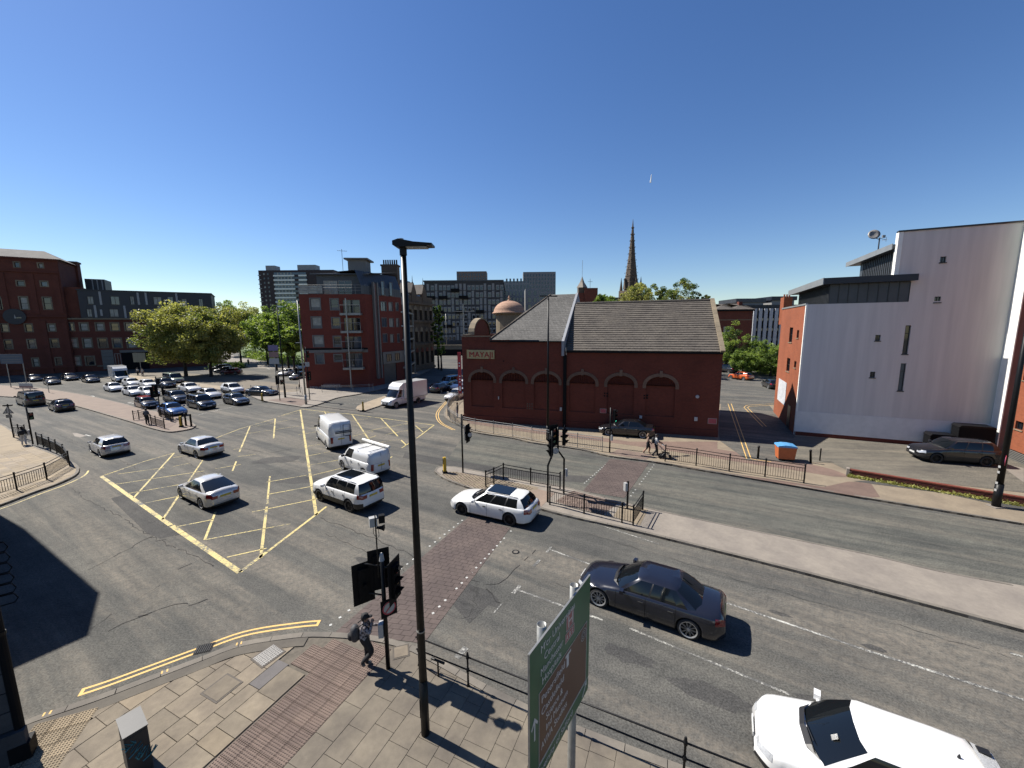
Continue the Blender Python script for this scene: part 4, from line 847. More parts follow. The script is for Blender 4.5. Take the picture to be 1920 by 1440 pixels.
# navy clad storeys
Wn = pxr(LA, LBp, [(161, 555, 173, 570), (205, 555, 222, 571), (242, 555, 250, 571), (286, 556, 302, 571), (313, 556, 324, 572), (160, 579, 170, 594), (203, 579, 220, 594), (247, 579, 257, 593), (281, 579, 291, 593), (340, 560, 350, 575), (372, 560, 380, 575)])
mb = MB(); wall_grid(mb, 14.2, 40, 13.05, 19.7, Wn, y=.9, depth=.2); mb.add([(40, .9, 0), (40, 14, 0), (40, 14, 19.7), (40, .9, 19.7)], [(0, 1, 2, 3)]); mb.add([(14.2, .9, 13.05), (14.2, 14, 13.05), (14.2, 14, 19.7), (14.2, .9, 19.7)], [(0, 3, 2, 1)]); mb.build('navy_cladding', m_navy, t)
MB().box(14.0, 40.2, .7, 14, 19.7, 19.95).build('navy_roof', m_navy, t)
for i, h in enumerate(Wn): window(t, *h, .9, 'v', m_dframe, [m_blind, m_glassb, m_blind][i % 3], dep=.2, fw=.09)
for x0, y0, y1 in ((184, 546, 571), (256, 548, 571), (271, 548, 571), (329, 549, 570), (175, 572, 595), (187, 580, 592), (231, 573, 596), (265, 580, 592), (296, 573, 592)):
    (s, za), (_, zb_) = SZ(LA, LBp, x0, y0), SZ(LA, LBp, x0+1, y1); MB().box(s-.2, s+.2, .84, .9, zb_, za).build('pale_fin', plain('pale_fin_metal', (.36, .36, .36), .5), t)
mb = MB(); mb.box(13.6, 17.3, 10, 16, 19.9, 23.3); mb.build('navy_rooftop_block', m_navy, t)
for i in range(3): MB().box(14.9+i*.9, 15.1+i*.9, 9.94, 10, 20, 23.2).build('pale_fin', plain('pale_fin_metal', (.36, .36, .36)), t)
mb = MB(); mb.lathe([(1.75, 0), (1.75, .12)], 28, M=Matrix.Translation((3.95, -.36, 13.3)) @ Matrix.Rotation(PI/2, 4, 'X')); rs = mb.build('round_sign', m_navy, t)
MB().xz([(3.9, 12.9), (4.2, 12.9), (4.0, 13.8)], -.54, -.5).build('sign_emblem', m_frame, rs); MB().box(4.2, 5.0, -.54, -.5, 12.95, 13.15).build('sign_emblem', m_glassb, rs)
s0, s1 = SZ(LA, LBp, 193, 690)[0], SZ(LA, LBp, 215, 690)[0]
MB().box(s0, s1, .5, .62, .4, 5.2).build('panelled_shopfront', m_gframe, t); MB().box(s1+1.5, s1+6.5, .45, .62, 0, 4.4).build('dark_entrance', m_blackr, t); MB().box(s1+1.3, s1+6.7, .3, .62, 4.4, 5.0).build('entrance_fascia', m_gframe, t); MB().box(s0-1.1, s0+5, .52, .6, 1.1, 1.4).build('ledge', m_stone, t)
for k in range(5): MB().box(s0+.1, s1-.1, .46, .5, .8+k*.9, .86+k*.9).build('panel_rail', m_stoned, t)
window(t, s1+.2, s1+1.3, 1.2, 4.2, .5, 'v', m_frame, m_glass, dep=.12, fw=.09)
# ---------------------------------------------------------------- D: red brick flats
FA, FB, FC = (-27.94, 52.98), (-19.5, 53.62), (-16.7, 60.0)
t, L = facade('red_brick_flats', FA, FB, 'red brick corner flats with steel balconies and grey zinc top storey')
big = pxr(FA, FB, [(582, 560, 600, 581), (585, 595, 602, 615), (588, 630, 606, 650), (592, 664, 607, 682)]); sm_ = pxr(FA, FB, [(620, 561, 634, 581), (623, 596, 637, 615), (626, 631, 639, 650), (627, 665, 641, 678)])
bal = pxr(FA, FB, [(643, 562, 675, 587), (645, 596, 676, 620), (647, 631, 678, 654), (649, 662, 680, 688)])
mb = MB(); wall_grid(mb, 0, L, -.3, 14.5, big+sm_+bal, depth=.12)
mb.add([(0, 0, -.3), (0, 11, -.3), (0, 11, 14.5), (0, 0, 14.5)], [(0, 3, 2, 1)]); mb.add([(L, .12, -.3), (0.1, .12, -.3), (.1, .12, 14.5), (L, .12, 14.5)], [(0, 1, 2, 3)]) if False else None
mb.build('brick_front', m_bflat, t)
for i, h in enumerate(big): window(t, *h, 0, 'p' if i < 3 else '', m_gframe, m_blind if i < 3 else m_glassb, surround=.12, sm=m_gframe, dep=.12)
for i, h in enumerate(sm_): window(t, *h, 0, 'hp', m_gframe, m_glass, surround=.12, sm=m_gframe, dep=.12)
for i, h in enumerate(bal):
    window(t, h[0], h[0]+(h[1]-h[0])*.55, h[2], h[3], 0, 'v', m_gframe, m_glass, dep=.13, sill=0, name='balcony_door'); window(t, h[0]+(h[1]-h[0])*.55, h[1], h[2], h[3], 0, 'h', m_gframe, [m_glass, m_glass, m_glassb, m_glassb][i], dep=.13, sill=0)
    b = MB().box(h[0]-.2, h[1]+.25, -.9, -.003, h[2]-.3, h[2]-.02).build('balcony', m_galv if i != 2 else m_gframe, t)
    mb = MB(); mb.tube([(h[0]-.15, -.85, h[2]+1.02), (h[1]+.2, -.85, h[2]+1.02)], .03, 6)
    for x in (h[0]-.15, (h[0]+h[1])/2, h[1]+.2): mb.tube([(x, -.85, h[2]), (x, -.85, h[2]+1.02)], .022, 5)
    mb.build('balcony_rail', m_galv, b)
    mb = MB()
    for k in range(22): x = h[0]-.1+k*(h[1]-h[0]+.25)/21; mb.box(x, x+.012, -.86, -.848, h[2], h[2]+1.0)
    mb.build('balcony_bars', m_black, b)
MB().tube([(L-2.6+.4, -1.0, .0), (L-2.6+.4, -1.0, 13.9)], .09, 8).build('balcony_post', m_galv, t)
MB().box(.1, L, -.06, -.003, 6.78, 7.15).build('stone_band', m_gframe, t); MB().box(.1, L, -.03, -.002, 7.16, 7.4).build('dark_band', m_blackr, t)
# angled side
an = math.atan2(FC[1]-FB[1], FC[0]-FB[0])-math.atan2(FB[1]-FA[1], FB[0]-FA[0]); Ls = math.hypot(FC[0]-FB[0], FC[1]-FB[1]); S = Matrix.Translation((L, 0, 0)) @ Matrix.Rotation(an, 4, 'Z')
rw = pxr(FB, FC, [(714, 566, 724, 583), (729, 567, 736, 583), (716, 596, 725, 613), (730, 597, 738, 613), (718, 626, 726, 642), (732, 627, 738, 642), (742, 568, 747, 583), (743, 597, 748, 613), (745, 626, 749, 642)])
rw = [h for h in rw if h[1] < 7.2]
mb = MB(); wall_grid(mb, 0, 7.4, -.3, 14.5, rw+[(2.9, 5.6, .2, 5.0)], depth=.12, M=S); mb.build('brick_side', m_bflat, t)
for i, h in enumerate(rw): window(t, *h, 0, 'v', m_gframe, [m_glassb, m_blind][i % 2], surround=.05, sm=m_gframe, dep=.12, M=S)
mb = MB(); mb.box(2.9, 5.6, .1, .12, .2, 5.0, M=S); mb.build('garage_shutter', m_zinc, t); MB().box(2.6, 7.2, -.25, -.003, 4.9, 6.6, M=S).build('grey_bay', m_gframe, t)
for a_ in (3.1, 4.9): window(t, a_+.2, a_+1.2, 5.2, 6.3, -.27, 'v', m_dframe, m_glass, dep=.02, M=S, sill=0)
for x in (1.45, 2.15): MB().box(x-.1, x+.1, -.35, -.003, 3, 16.2, M=S).build('steel_fin', m_gframe, t)
for z in (4.2, 6.8, 9.3, 11.8, 14.6): window(t, 1.57, 2.03, z, z+1.5, -.1, 'h', m_gframe, m_glassb, dep=.08, M=S, sill=0)
MB().box(1.55, 2.05, -.12, -.1, 3, 16, M=S).build('stair_panel', m_rendb, t)
# zinc top storey, mansard, terrace
mb = MB(); mb.box(1.8, L-.5, 1.6, 11, 14.3, 17.3); mb.build('zinc_penthouse', m_zinc, t)
mb = MB(); mb.add([(-.6, .02, 14.5), (7.4, .02, 14.5), (7.4, .02, 15.6), (7.4, .9, 17.6), (-.6, .9, 17.6), (-.6, 0.02, 15.6), (7.4, 5, 17.6), (-.6, 5, 17.6), (7.4, 5, 14.5)], [(0, 1, 2, 5), (5, 2, 3, 4), (4, 3, 6, 7), (1, 8, 6, 3, 2)], 0, S); mb.build('zinc_mansard', m_zinc, t)
for i in range(16): MB().add([(i*.46, .0, 14.5), (i*.46+.04, .0, 14.5), (i*.46+.04, .0, 15.6), (i*.46+.04, .86, 17.62), (i*.46, .86, 17.62), (i*.46, .0, 15.6)], [(0, 1, 2, 5), (5, 2, 3, 4)], 0, S).build('mansard_seam', m_dframe, t)
for x in (3.2, 4.9): window(t, x, x+.65, 14.6, 16.5, -.1, '', m_gframe, m_glassb, dep=.1, M=S)
window(t, 2.7, 4.5, 14.5, 16.4, 1.55, 'v', m_frame, m_blind, dep=.04, sill=0); window(t, 4.6, 6.4, 14.5, 16.4, 1.55, 'v', m_frame, m_glass, dep=.04, sill=0)
mb = MB(); mb.add([(1.2, 1.0, 17.3), (L+.4, 1.0, 17.3), (L+3, 8, 18.3), (1.2, 11, 18.0)], [(0, 1, 2, 3)]); mb.add([(1.2, 1.0, 17.15), (L+.4, 1.0, 17.15), (L+.4, 1.0, 17.3), (1.2, 1.0, 17.3)], [(0, 1, 2, 3)]); mb.build('zinc_roof', m_zinc, t)
MB().box(5.6, 8.0, 3.0, 5.5, 17.6, 19.4).build('roof_plant_room', m_gframe, t); MB().box(5.2, 8.4, 2.6, 5.9, 19.4, 19.6).build('plant_room_roof', m_gframe, t)
mb = MB(); mb.tube([(4.9, 3, 17.5), (4.9, 3, 20.8)], .03, 5); mb.tube([(4.3, 3, 20.6), (5.6, 3, 20.5)], .02, 4)
for k in range(5): mb.tube([(4.4+k*.28, 2.8, 20.6), (4.4+k*.28, 3.2, 20.6)], .012, 4)
mb.build('aerial', m_dframe, t)
mb = MB()
for z in (15.0, 15.35, 15.7): mb.tube([(0, .1, z), (L, .1, z), tuple(S @ Vector((1.2, .1, z)))], .022, 5)
for i in range(8): mb.tube([(L*i/7, .1, 14.5), (L*i/7, .1, 15.7)], .025, 5)
mb.build('terrace_rail', m_galv, t); MB().box(0, 3, .12, .14, 14.6, 15.6).build('glass_screen', m_blind, t)
mg, n_, b_ = nodes('spray_paint_graffiti'); oc_ = obc(n_); w_ = N(n_, 'TexWave'); w_.inputs['Scale'].default_value = 1.6; w_.inputs['Distortion'].default_value = 14; w_.inputs['Detail'].default_value = 3; n_.links.new(oc_, w_.inputs['Vector'])
n_.links.new(ramp(n_, w_.outputs['Fac'], [(.35, (.15, .035, .022)), (.5, (.28, .25, .23))]), b_.inputs['Base Color']); b_.inputs['Roughness'].default_value = .8
MB().xz([(.5, .75), (4.4, .85), (4.7, 2.2), (4.5, 2.5), (2.4, 2.55), (1.9, 2.2), (.4, 2.25), (.2, 1.4)], -.012, -.004).build('graffiti', mg, t, label='pale grey bubble lettering sprayed low on the brick')
KF = 1.237; t.location = (FA[0]*KF, FA[1]*KF, 10-10*KF); t.scale = (KF, KF, KF)
# tall old chimney stack
c = AT(733, 520, 78.0); t = thing('chimney_stack', 'tall sooty brick chimney stack with a row of seven pots', 'chimney', (c.x, c.y, 0))
zc = AT(733, 498, 78).z; MB().box(-1.4, 1.4, -.85, .85, 12, zc-3.4).build('brick_base', m_bleft, t); MB().box(-1.48, 1.48, -.92, .92, zc-3.4, zc-.2).build('stone_stack', m_stoned, t); MB().box(-1.62, 1.62, -1.02, 1.02, zc-.2, zc+.1).build('cap', m_stoned, t)
for i in range(7): MB().lathe([(.16, zc), (.14, zc+1.0), (.17, zc+1.05)], 8, M=Matrix.Translation((-1.23+i*.41, 0, 0))).build('chimney_pot', m_blackr, t)
# ---------------------------------------------------------------- E: grey balcony block and gothic building
EA, EB = (-16.55, 60.3), (-17.6, 70.5)
EA = tuple(AT(749, 600, 74.5))[:2]; EB = tuple(AT(765, 600, 86))[:2]
t, L = facade('slim_balcony_block', EA, EB, 'slim dark block of stacked balconies between the flats and the gothic front')
H1 = 15.3; MB().box(0, L, 0, 8, 0, H1-.8).build('wall', m_blackr, t); MB().box(0, L, -.1, .5, H1-.8, H1+.6).build('brick_top', m_gframe, t)
for z in (2.4, 5.0, 7.6, 10.2, 12.8): MB().box(-.1, L, -1.1, -.01, z, z+.3).build('balcony', m_galv, t)
MB().box(-.25, -.05, -1.2, -.9, 0, 14).build('steel_column', m_galv, t); MB().box(L-.3, L-.1, -1.2, -.9, 0, 13).build('steel_column', m_galv, t)
c = AT(775, 540, 72.0); mb = MB(); mb.add([(0, 1, H1-.5), (L+6, 1, H1-.5), (L+6, 5, 19.5), (0, 5, 19.5)], [(0, 1, 2, 3)]); mb.box(0, L+6, 1, 12, H1-2, H1-.5); mb.build('slate_roof', m_zinc, t)
GA, GB = tuple(AT(764, 600, 87))[:2], tuple(AT(812, 600, 98.5))[:2]
t, L = facade('gothic_building', GA, GB, 'sooty gothic stone building with arched windows and pointed gables'); zt = SZ(GA, GB, 790, 571)[1]
n = 5; ww = L/n; hl = []
zz = [SZ(GA, GB, 790, y)[1] for y in (577, 600, 617, 641, 655, 683)]
for i in range(n):
    for za, zb_ in ((zz[0], zz[1]), (zz[2], zz[3]), (zz[4], max(.3, zz[5]))): hl.append((i*ww+ww*.28, (i+1)*ww-ww*.28, zb_, za-ww*.2))
mb = MB(); wall_grid(mb, 0, L, -.4, zt, hl, depth=.5); mb.add([(L, 0, -.4), (L, 12, -.4), (L, 12, zt), (L, 0, zt)], [(0, 1, 2, 3)]); mb.build('stone_wall', m_stoned, t)
for h in hl:
    MB().add([(h[0], .49, h[2]), (h[1], .49, h[2]), (h[1], .49, h[3]), (h[0], .49, h[3])], [(0, 1, 2, 3)]).build('window', m_glass, t)
    mb = MB(); c, r = (h[0]+h[1])/2, (h[1]-h[0])/2+.14; pts = [(c+r*math.cos(a), h[3]-.1+r*1.5*math.sin(a)) for a in np.linspace(0, PI, 9)]
    mb.xz(pts[::-1] if 0 else pts, -.08, -.003); mb.build('arch_head', m_stone if h[2] > 6 else m_bleft, t)
    MB().box(h[1]+ww*.05, h[1]+ww*.05+.22, -.14, -.003, h[2], h[3]).build('shaft', m_stone, t)
for z, d in ((zt-.1, .5), (zz[1]-.6, .3), (zz[3]-.8, .45), (.2, .2)): MB().box(-.1, L+.2, -d, -.004, z, z+.5).build('string_course', m_stoned, t)
MB().box(0, L, 0, 1, zt+.4, zt+1.8).build('parapet', m_stoned, t)
for i in (1.3, 3.3):
    x = i*ww; mb = MB(); mb.xz([(x-1.0, zt), (x+1.0, zt), (x+1.0, zt+2.6), (x, zt+4.6), (x-1.0, zt+2.6)], -.1, .5); mb.build('pointed_gable', m_stoned, t)
    mb = MB(); mb.add([(x-1.1, .0, zt+2.4), (x, .0, zt+4.7), (x, 4, zt+4.7), (x-1.1, 4, zt+2.4), (x+1.1, 0, zt+2.4), (x+1.1, 4, zt+2.4)], [(0, 1, 2, 3), (1, 4, 5, 2)]); mb.build('gable_roof', m_conc, t)
    MB().tube([(x, .2, zt+4.6), (x, .2, zt+6.2)], [.12, .02], 6).build('spirelet', m_stoned, t)
mb = MB(); mb.add([(0, .8, zt+.5), (L, .8, zt+.5), (L, 6, zt+6), (0, 6, zt+6)], [(0, 1, 2, 3)]); mb.build('slate_roof', m_zinc, t)
# ---------------------------------------------------------------- F: grey apartment block on the embankment
y0 = 165.0; P0, P1 = AT(795, 530, y0), AT(943, 527, y0); zb = 4.2; zt = P1.z
t = thing('grey_apartment_block', 'long grey brick apartment block with a grid of pale windows', 'building', (P0.x, y0, 0)); L = P1.x-P0.x
m_grey = brickmat('charcoal_grey_brick', (.085, .085, .088), (.062, .062, .066), (.06, .06, .06), 1, 1.5, .5, .02, .12)
m_pale = plain('pale_grey_panel', (.27, .27, .265), .6, 0, .1, 1)
MB().box(0, L, 0, 60, zb-3, zt).build('brick_wall', m_grey, t)
nc, nr_ = 19, 8; hz = (zt-1.2-zb)/nr_
wf = MB().box(0, 1.35, -.06, -.004, 0, 2.0).mesh('window', m_pale); wp = MB().box(.2, 1.15, -.07, -.061, .15, 1.4).mesh('pane', m_glass); wb2 = MB().box(0, 1.0, -.06, -.004, 0, 2.6).mesh('panel', m_pale)
for i in range(nc):
    for j in range(nr_):
        x = 1.0+i*(L-2.2)/(nc-1); z = zb+j*hz+.6
        if (i*5+j*3) % 7 in (0, 3) or i % 6 == 2: link('panel', wb2, t, (x, 0, z)); continue
        w = link('window', wf, t, (x, 0, z)); link('pane', wp, w)
for (i, j) in ((3, 6), (8, 6), (2, 4), (7, 4), (12, 4), (4, 2), (6, 7), (0, 6)): MB().box(1+i*(L-2.2)/(nc-1), 1+i*(L-2.2)/(nc-1)+3.4, -1.2, -.02, zb+j*hz, zb+j*hz+1.2).build('balcony', m_blackr, t)
MB().box(-.3, L+.3, -.3, 60, zt, zt+.5).build('roof_edge', m_zinc, t)
for i in range(16): MB().box(L, L+.08, 1+i*3.7, 3+i*3.7, zb, zt-.5).build('side_window', m_glassb, t)
c = AT(985, 548, 225); t2 = thing('lower_grey_block', 'lower grey block with dark vertical windows behind the slate roof', 'building', (AT(945, 527, 215).x, 215, 0))
MB().box(0, 14, 0, 20, 0, AT(980, 527, 215).z).build('wall', m_pale, t2)
for i in range(7):
    for j in range(5): MB().box(1+i*1.9, 1.9+i*1.9, -.05, -.004, 20+j*3.3, 22.2+j*3.3).build('window', m_glass, t2)
t3 = thing('stepped_grey_block', 'small stepped grey block with two dark windows right of the long block', 'building', (AT(985, 540, 190).x, 190, 0)); zq = AT(990, 541, 190).z
MB().box(0, 6.5, 0, 15, 0, zq).build('wall', m_pale, t3)
for i in range(2):
    for j in range(3): MB().box(1.4+i*2.6, 2.6+i*2.6, -.05, -.004, zq-3-j*3.2, zq-1-j*3.2).build('window', m_glass, t3)
def tower(nm, lab, x0, x1, ytop, dist, mw, cols, rws, fl=2.9, dep=16, tilt=0):
    a, b = AT(x0, ytop, dist), AT(x1, ytop, dist); L = b.x-a.x; zt = max(a.z, b.z); t = thing(nm, lab, 'building', (a.x, dist, 0))
    MB().box(0, L, 0, dep, 0, zt).build('wall', mw, t)
    wm = MB().box(0, L/cols*.5, -.06, -.004, 0, fl*.62).mesh('window', m_glass)
    for i in range(cols):
        for j in range(rws): link('window', wm, t, (L/cols*(i+.25), 0, zt-1.2-fl*(j+1)+.5))
    return t, L, zt
m_brn = plain('brown_grid_facade', (.20, .15, .125), .7, 0, .1, 1); m_gy = plain('pale_grid_facade', (.24, .235, .24), .7, 0, .1, 1)
tower('brown_gridded_tower', 'distant brown gridded tower rising above the grey apartment block', 856, 912, 509, 400, m_brn, 11, 4, 3.6)
tower('striped_tower', 'distant dark and white striped tower left of the turrets', 981, 1042, 510, 350, m_gy, 11, 10, 3.2)
# ---------------------------------------------------------------- G: 1960s slab tower with white bands
t, L, zt = tower('slab_tower_block', 'dark slab tower block with white balcony bands behind the park trees', 484, 625, 507, 255, plain('dark_brown_brick_tower', (.052, .034, .036), .8, 0, .12, .5), 1, 0)
dist = 255
X = lambda p: AT(p, 540, dist).x-AT(484, 507, dist).x
for j in range(14):
    z = zt-2.9-j*2.7
    MB().box(X(515), X(554), -.5, -.01, z-1.0, z).build('white_band', m_white, t); MB().box(X(562), X(577), -.5, -.01, z-1.0, z).build('white_band', m_white, t)
    MB().box(X(516), X(576), -.1, -.004, z+.15, z+1.5).build('dark_glazing', m_glassb if j % 3 == 0 else m_glass, t)
    for i in range(5): MB().box(X(522)+i*2.1, X(522)+i*2.1+.8, -.14, -.11, z+.2, z+1.4).build('window', m_blind, t)
    for i in (0, 1): MB().box(X(496)+i*2.5, X(496)+i*2.5+.9, -.05, -.004, z+.1, z+1.2).build('window', m_blind if (j+i) % 3 == 0 else m_glass, t)
    MB().box(X(486), X(492), -.3, -.004, z-.4, z+.1).build('balcony', m_galv, t)
MB().box(X(498), X(515), 2, 8, zt, zt+3.2).build('lift_room', m_zincl, t); MB().box(X(556), X(590), 3, 9, zt, zt+3.6).build('lift_room', m_zincl, t)
# ---------------------------------------------------------------- H: church spire, turrets, buildings on the right skyline
def lerp_r(z, ks):
    for (a, u), (b, v) in zip(ks, ks[1:]):
        if z <= b: return u+(v-u)*(z-a)/(b-a)
    return ks[-1][1]
D = 170.0; c = AT(1182, 560, D); zt = AT(1185, 411, D).z; t = thing('church_spire', 'tall sandstone gothic church spire with corner pinnacles', 'church', (c.x, D, 0), R(20))
z1, z2, z3 = AT(1182, 545, D).z, AT(1182, 522, D).z, AT(1184, 480, D).z
MB().box(-3.5, 3.5, -3.5, 3.5, 0, z1).build('tower', m_stoned, t); mb = MB(); mb.lathe([(2.9, z1), (2.5, z2), (1.35, z3), (.05, zt)], 8); mb.build('spire', m_stoned, t)
for q_ in range(9):
    zq = z1+(zt-z1)*(.12+.09*q_); rq = lerp_r(zq, ((z1, 2.9), (z2, 2.5), (z3, 1.35), (zt, .05))); MB().lathe([(rq*1.02, zq-.2), (rq*1.06+.03, zq), (rq*1.0, zq+.2)], 8, caps=False).build('spire_band', m_stoned, t)
    for w_ in range(8): a9 = w_*PI/4; MB().cbox((rq*1.1*math.cos(a9), rq*1.1*math.sin(a9), zq+1.2), .15, .15, .5, 0, a9).build('crocket', m_stoned, t)
for i in range(4):
    a = PI/4+i*PI/2; x, y = 4.0*math.cos(a), 4.0*math.sin(a); MB().lathe([(.75, z1-8), (.7, z1+.5), (.05, z1+5.5)], 6, M=Matrix.Translation((x, y, 0))).build('pinnacle', m_stoned, t)
    b = i*PI/2; MB().box(-.8, .8, -.12, .12, z1-7, z1-1, M=Matrix.Rotation(b, 4, 'Z') @ Matrix.Translation((0, -3.55, 0))).build('belfry_opening', m_blackr, t)
    MB().xz([(-.8, z1+.5), (.8, z1+.5), (0, z1+5)], -3.35, -2.6, M=Matrix.Rotation(b, 4, 'Z')).build('lucarne', m_stoned, t)
c = AT(1150, 575, D); MB().box(-18, -2, -4, 4, 0, AT(1150, 560, D).z).build('nave', m_stoned, t)
for px_, lab, w, ytop, ycap, kind in ((1091, 'short pointed turret with flagpole beyond the brick venue', 1.6, 537, 545, 0), (1106, 'square brick lift tower with aerial beside the pointed turret', 1.9, 541, 541, 1)):
    D = 120.0; c = AT(px_, 560, D); t = thing('roof_turret', lab, 'turret', (c.x, D, 0)); zt = AT(px_, ytop, D).z
    if kind == 0:
        MB().box(-w, w, -w, w, 0, zt-2).build('base', m_bleft, t); MB().box(-w*.75, w*.75, -w*.75, w*.75, zt-2, zt-.4).build('lantern', m_stoned, t); MB().lathe([(w*1.05, zt-.4), (w*.4, zt+1.2), (.03, zt+2.9)], 4).build('spire_roof', m_conc, t); MB().tube([(0, 0, zt+2), (0, 0, zt+7.5)], .05, 5).build('flagpole', m_galv, t)
    else:
        MB().box(-w, w, -w, w, 0, zt).build('tower', m_bleft, t); MB().tube([(0, 0, zt), (0, 0, zt+2.8)], .05, 5).tube([(-.7, 0, zt+2), (.7, 0, zt+2)], .04, 4).build('aerial', m_dframe, t)
def hiproof(par, x0, x1, y0, y1, z0, z1, m):
    d = (y1-y0)/2; MB().add([(x0, y0, z0), (x1, y0, z0), (x1, y1, z0), (x0, y1, z0), (x0+d, (y0+y1)/2, z1), (x1-d, (y0+y1)/2, z1)], [(0, 1, 5, 4), (1, 2, 5), (2, 3, 4, 5), (3, 0, 4)]).build('hipped_roof', m, par)
D = 108.0; a, b = AT(1345, 580, D), AT(1412, 580, D); t = thing('hip_roofed_brick_house', 'dark brick house with hipped tile roofs beyond the alley', 'building', (a.x, D, 0)); L = b.x-a.x; ze = AT(1380, 580, D).z
MB().box(0, L, 0, 14, 0, ze).build('wall', m_bleft, t); MB().box(-.3, L+.3, -.4, 0, ze-.5, ze).build('gutter_fascia', m_blackr, t); hiproof(t, -.5, 5, -.5, 7, ze, ze+1.6, m_roofb); hiproof(t, 4, L+.5, -.5, 9, ze, ze+1.7, m_roofb)
MB().box(0, L, -.06, -.004, ze-2.9, ze-2.7).build('stone_band', m_stone, t); MB().box(2.0, 4.0, -.05, -.004, ze-6.6, ze-4.6).build('window', m_blind, t); MB().box(L-2.2, L-1.2, 3, 4, ze+1, ze+2.2).build('chimney', m_bleft, t)
c0, c1 = AT(1412, 590, 120), AT(1475, 590, 120); t = thing('white_striped_block', 'pale panelled block with dark vertical window strips beyond the alley', 'building', (c0.x, 120, 0)); L = c1.x-c0.x; zt = AT(1440, 578, 120).z
m_ppan = plain('white_concrete_panel', (.50, .51, .53), .6, 0, .08, 2)
MB().box(0, L+3, 0, 12, 0, zt).build('core', m_blackr, t)
for i in range(7): MB().box(i*1.6, i*1.6+1.0, -.3, -.01, 1, zt-.05).build('white_panel', m_ppan, t)
for i in range(6):
    for j in range(4): MB().box(i*1.6+1.02, i*1.6+1.58, -.12, -.05, 2.2+j*3, 2.9+j*3).build('spandrel', m_glassb, t)
MB().box(-3, L+8, 4, 16, zt, zt+1.2).build('roof', m_roofb, t)
D = 125.0
for x0, x1, yt, lab, m in ((1382, 1432, 560, 'flat grey roof block on the skyline right of the trees', m_zinc), (1448, 1490, 556, 'dark rooftop plant on the skyline next to the zinc roof', m_navy)):
    a, b = AT(x0, yt, D), AT(x1, yt, D); t = thing('skyline_block', lab, 'building', (a.x, D, 0)); MB().box(0, b.x-a.x, 0, 10, 0, a.z-1.2).build('wall', m_pale, t); MB().box(-.5, b.x-a.x+.5, -.5, 10, a.z-1.2, a.z).build('roof', m, t)
a = AT(1475, 560, 95); t = thing('red_chimney', 'red brick chimney with pots above the tiled skyline roof', 'chimney', (a.x, 95, 0)); MB().box(-1, 1, -.6, .6, 10, AT(1475, 558, 95).z).build('stack', m_bor, t)
for i in range(3): MB().tube([(-.6+i*.6, 0, a.z-.5), (-.6+i*.6, 0, a.z+1.0)], .16, 6).build('chimney_pot', m_bor, t)
# retaining wall and embankment below the grey apartments
a, b = G(812, 668), G(872, 655); t = thing('retaining_wall', 'low stone retaining wall at the end of the shaded street', 'wall', (a.x-12, a.y+10, 0), -.05)
MB().box(0, 60, 0, 1.0, 0, 3.2).build('stone_face', m_flag_warm, t); MB().box(-.1, 60, -.1, 1.1, 3.2, 3.5).build('coping', m_stone, t); MB().box(0, 60, -6, -5.6, 0, 2.2).build('hoarding', m_blackr, t)
# ---------------------------------------------------------------- I: corner building at the left edge of the frame, beside the camera
C0 = Vector((-11.55, 7.95, 0)); da = Vector((-.955, .297, 0)); db = Vector((-.80, -.60, 0)); hb = 12.5
t = thing('corner_building', 'dark ashlar corner building with thick black downpipe at the left edge of the view', 'building', tuple(C0))
m_ash = stonemat('dark_ashlar', (.085, .085, .09), .2, 60, .25)
mb = MB(); mb.prism([tuple(p)[:2] for p in (Vector(), da*14, da*14+db*12, db*12)], -.2, hb); mb.build('core', m_stoned, t)
fa = math.atan2(-db.y, -db.x); S = Matrix.Translation(db*12) @ Matrix.Rotation(fa, 4, 'Z')     # face frame: x towards the corner, outside -y
for r in range(16):
    x1 = 12-.02; k = 0
    while x1 > 9.5:
        w = .95 if (k+r) % 2 else .62; MB().box(x1-w+.012, x1-.012, -.05-.012*((r*3+k) % 3), -.002, .9+r*.48+.012, .9+(r+1)*.48-.012, M=S).build('ashlar_block', m_ash, t); x1 -= w; k += 1
MB().box(9, 12.12, -.18, -.003, -.1, .88, M=S).build('plinth', m_ash, t)
mb = MB(); mb.tube([(.02, .0, .6), (.02, .0, 11.5)], .085, 12); mb.build('downpipe', m_blackr, t)
for z in (.75, 3.3, 6.0): MB().tube([(.02, 0, z-.04), (.02, 0, z+.04)], .10, 12).build('pipe_collar', m_black, t)
MB().cbox((.02, -.02, .34), .34, .34, .40, 0, .6).build('pipe_shoe', m_blackr, t)
q = C0+da*6.6; t = thing('wall_brackets', 'stack of thin black metal bracket loops on the wall at the left edge', 'bracket', (-18.6, 12.9, 0))
for i in range(6):
    z = .3+i*.40; mb = MB(); mb.tube([(-.5, -.35, z+.25), (.35, .26, z+.25), (.42, .31, z+.05), (.35, .26, z-.1), (-.5, -.35, z-.15)], .022, 5); mb.build('loop', m_black, t)
MB().tube([(-.45, -.33, 0), (-.45, -.33, 5.2)], .05, 6).build('upright', m_black, t)
t = thing('street_block_left', 'tall block just outside the left edge that shades the junction road', 'building', (-22.6, 15.95, 0))
hb = 13.0; S_ = Vector((.9026, -.4305, 0))*hb*.8693
U, V = G(170, 1190)-S_, G(190, 1110)-S_; t.location = U
mb = MB(); mb.prism([tuple(p)[:2] for p in (Vector(), V-U, V-U+Vector((-9, 5.0, 0)), Vector((-14, -5, 0)), Vector((-6, -8.6, 0)))], -.2, hb); mb.build('wall', m_stoned, t)
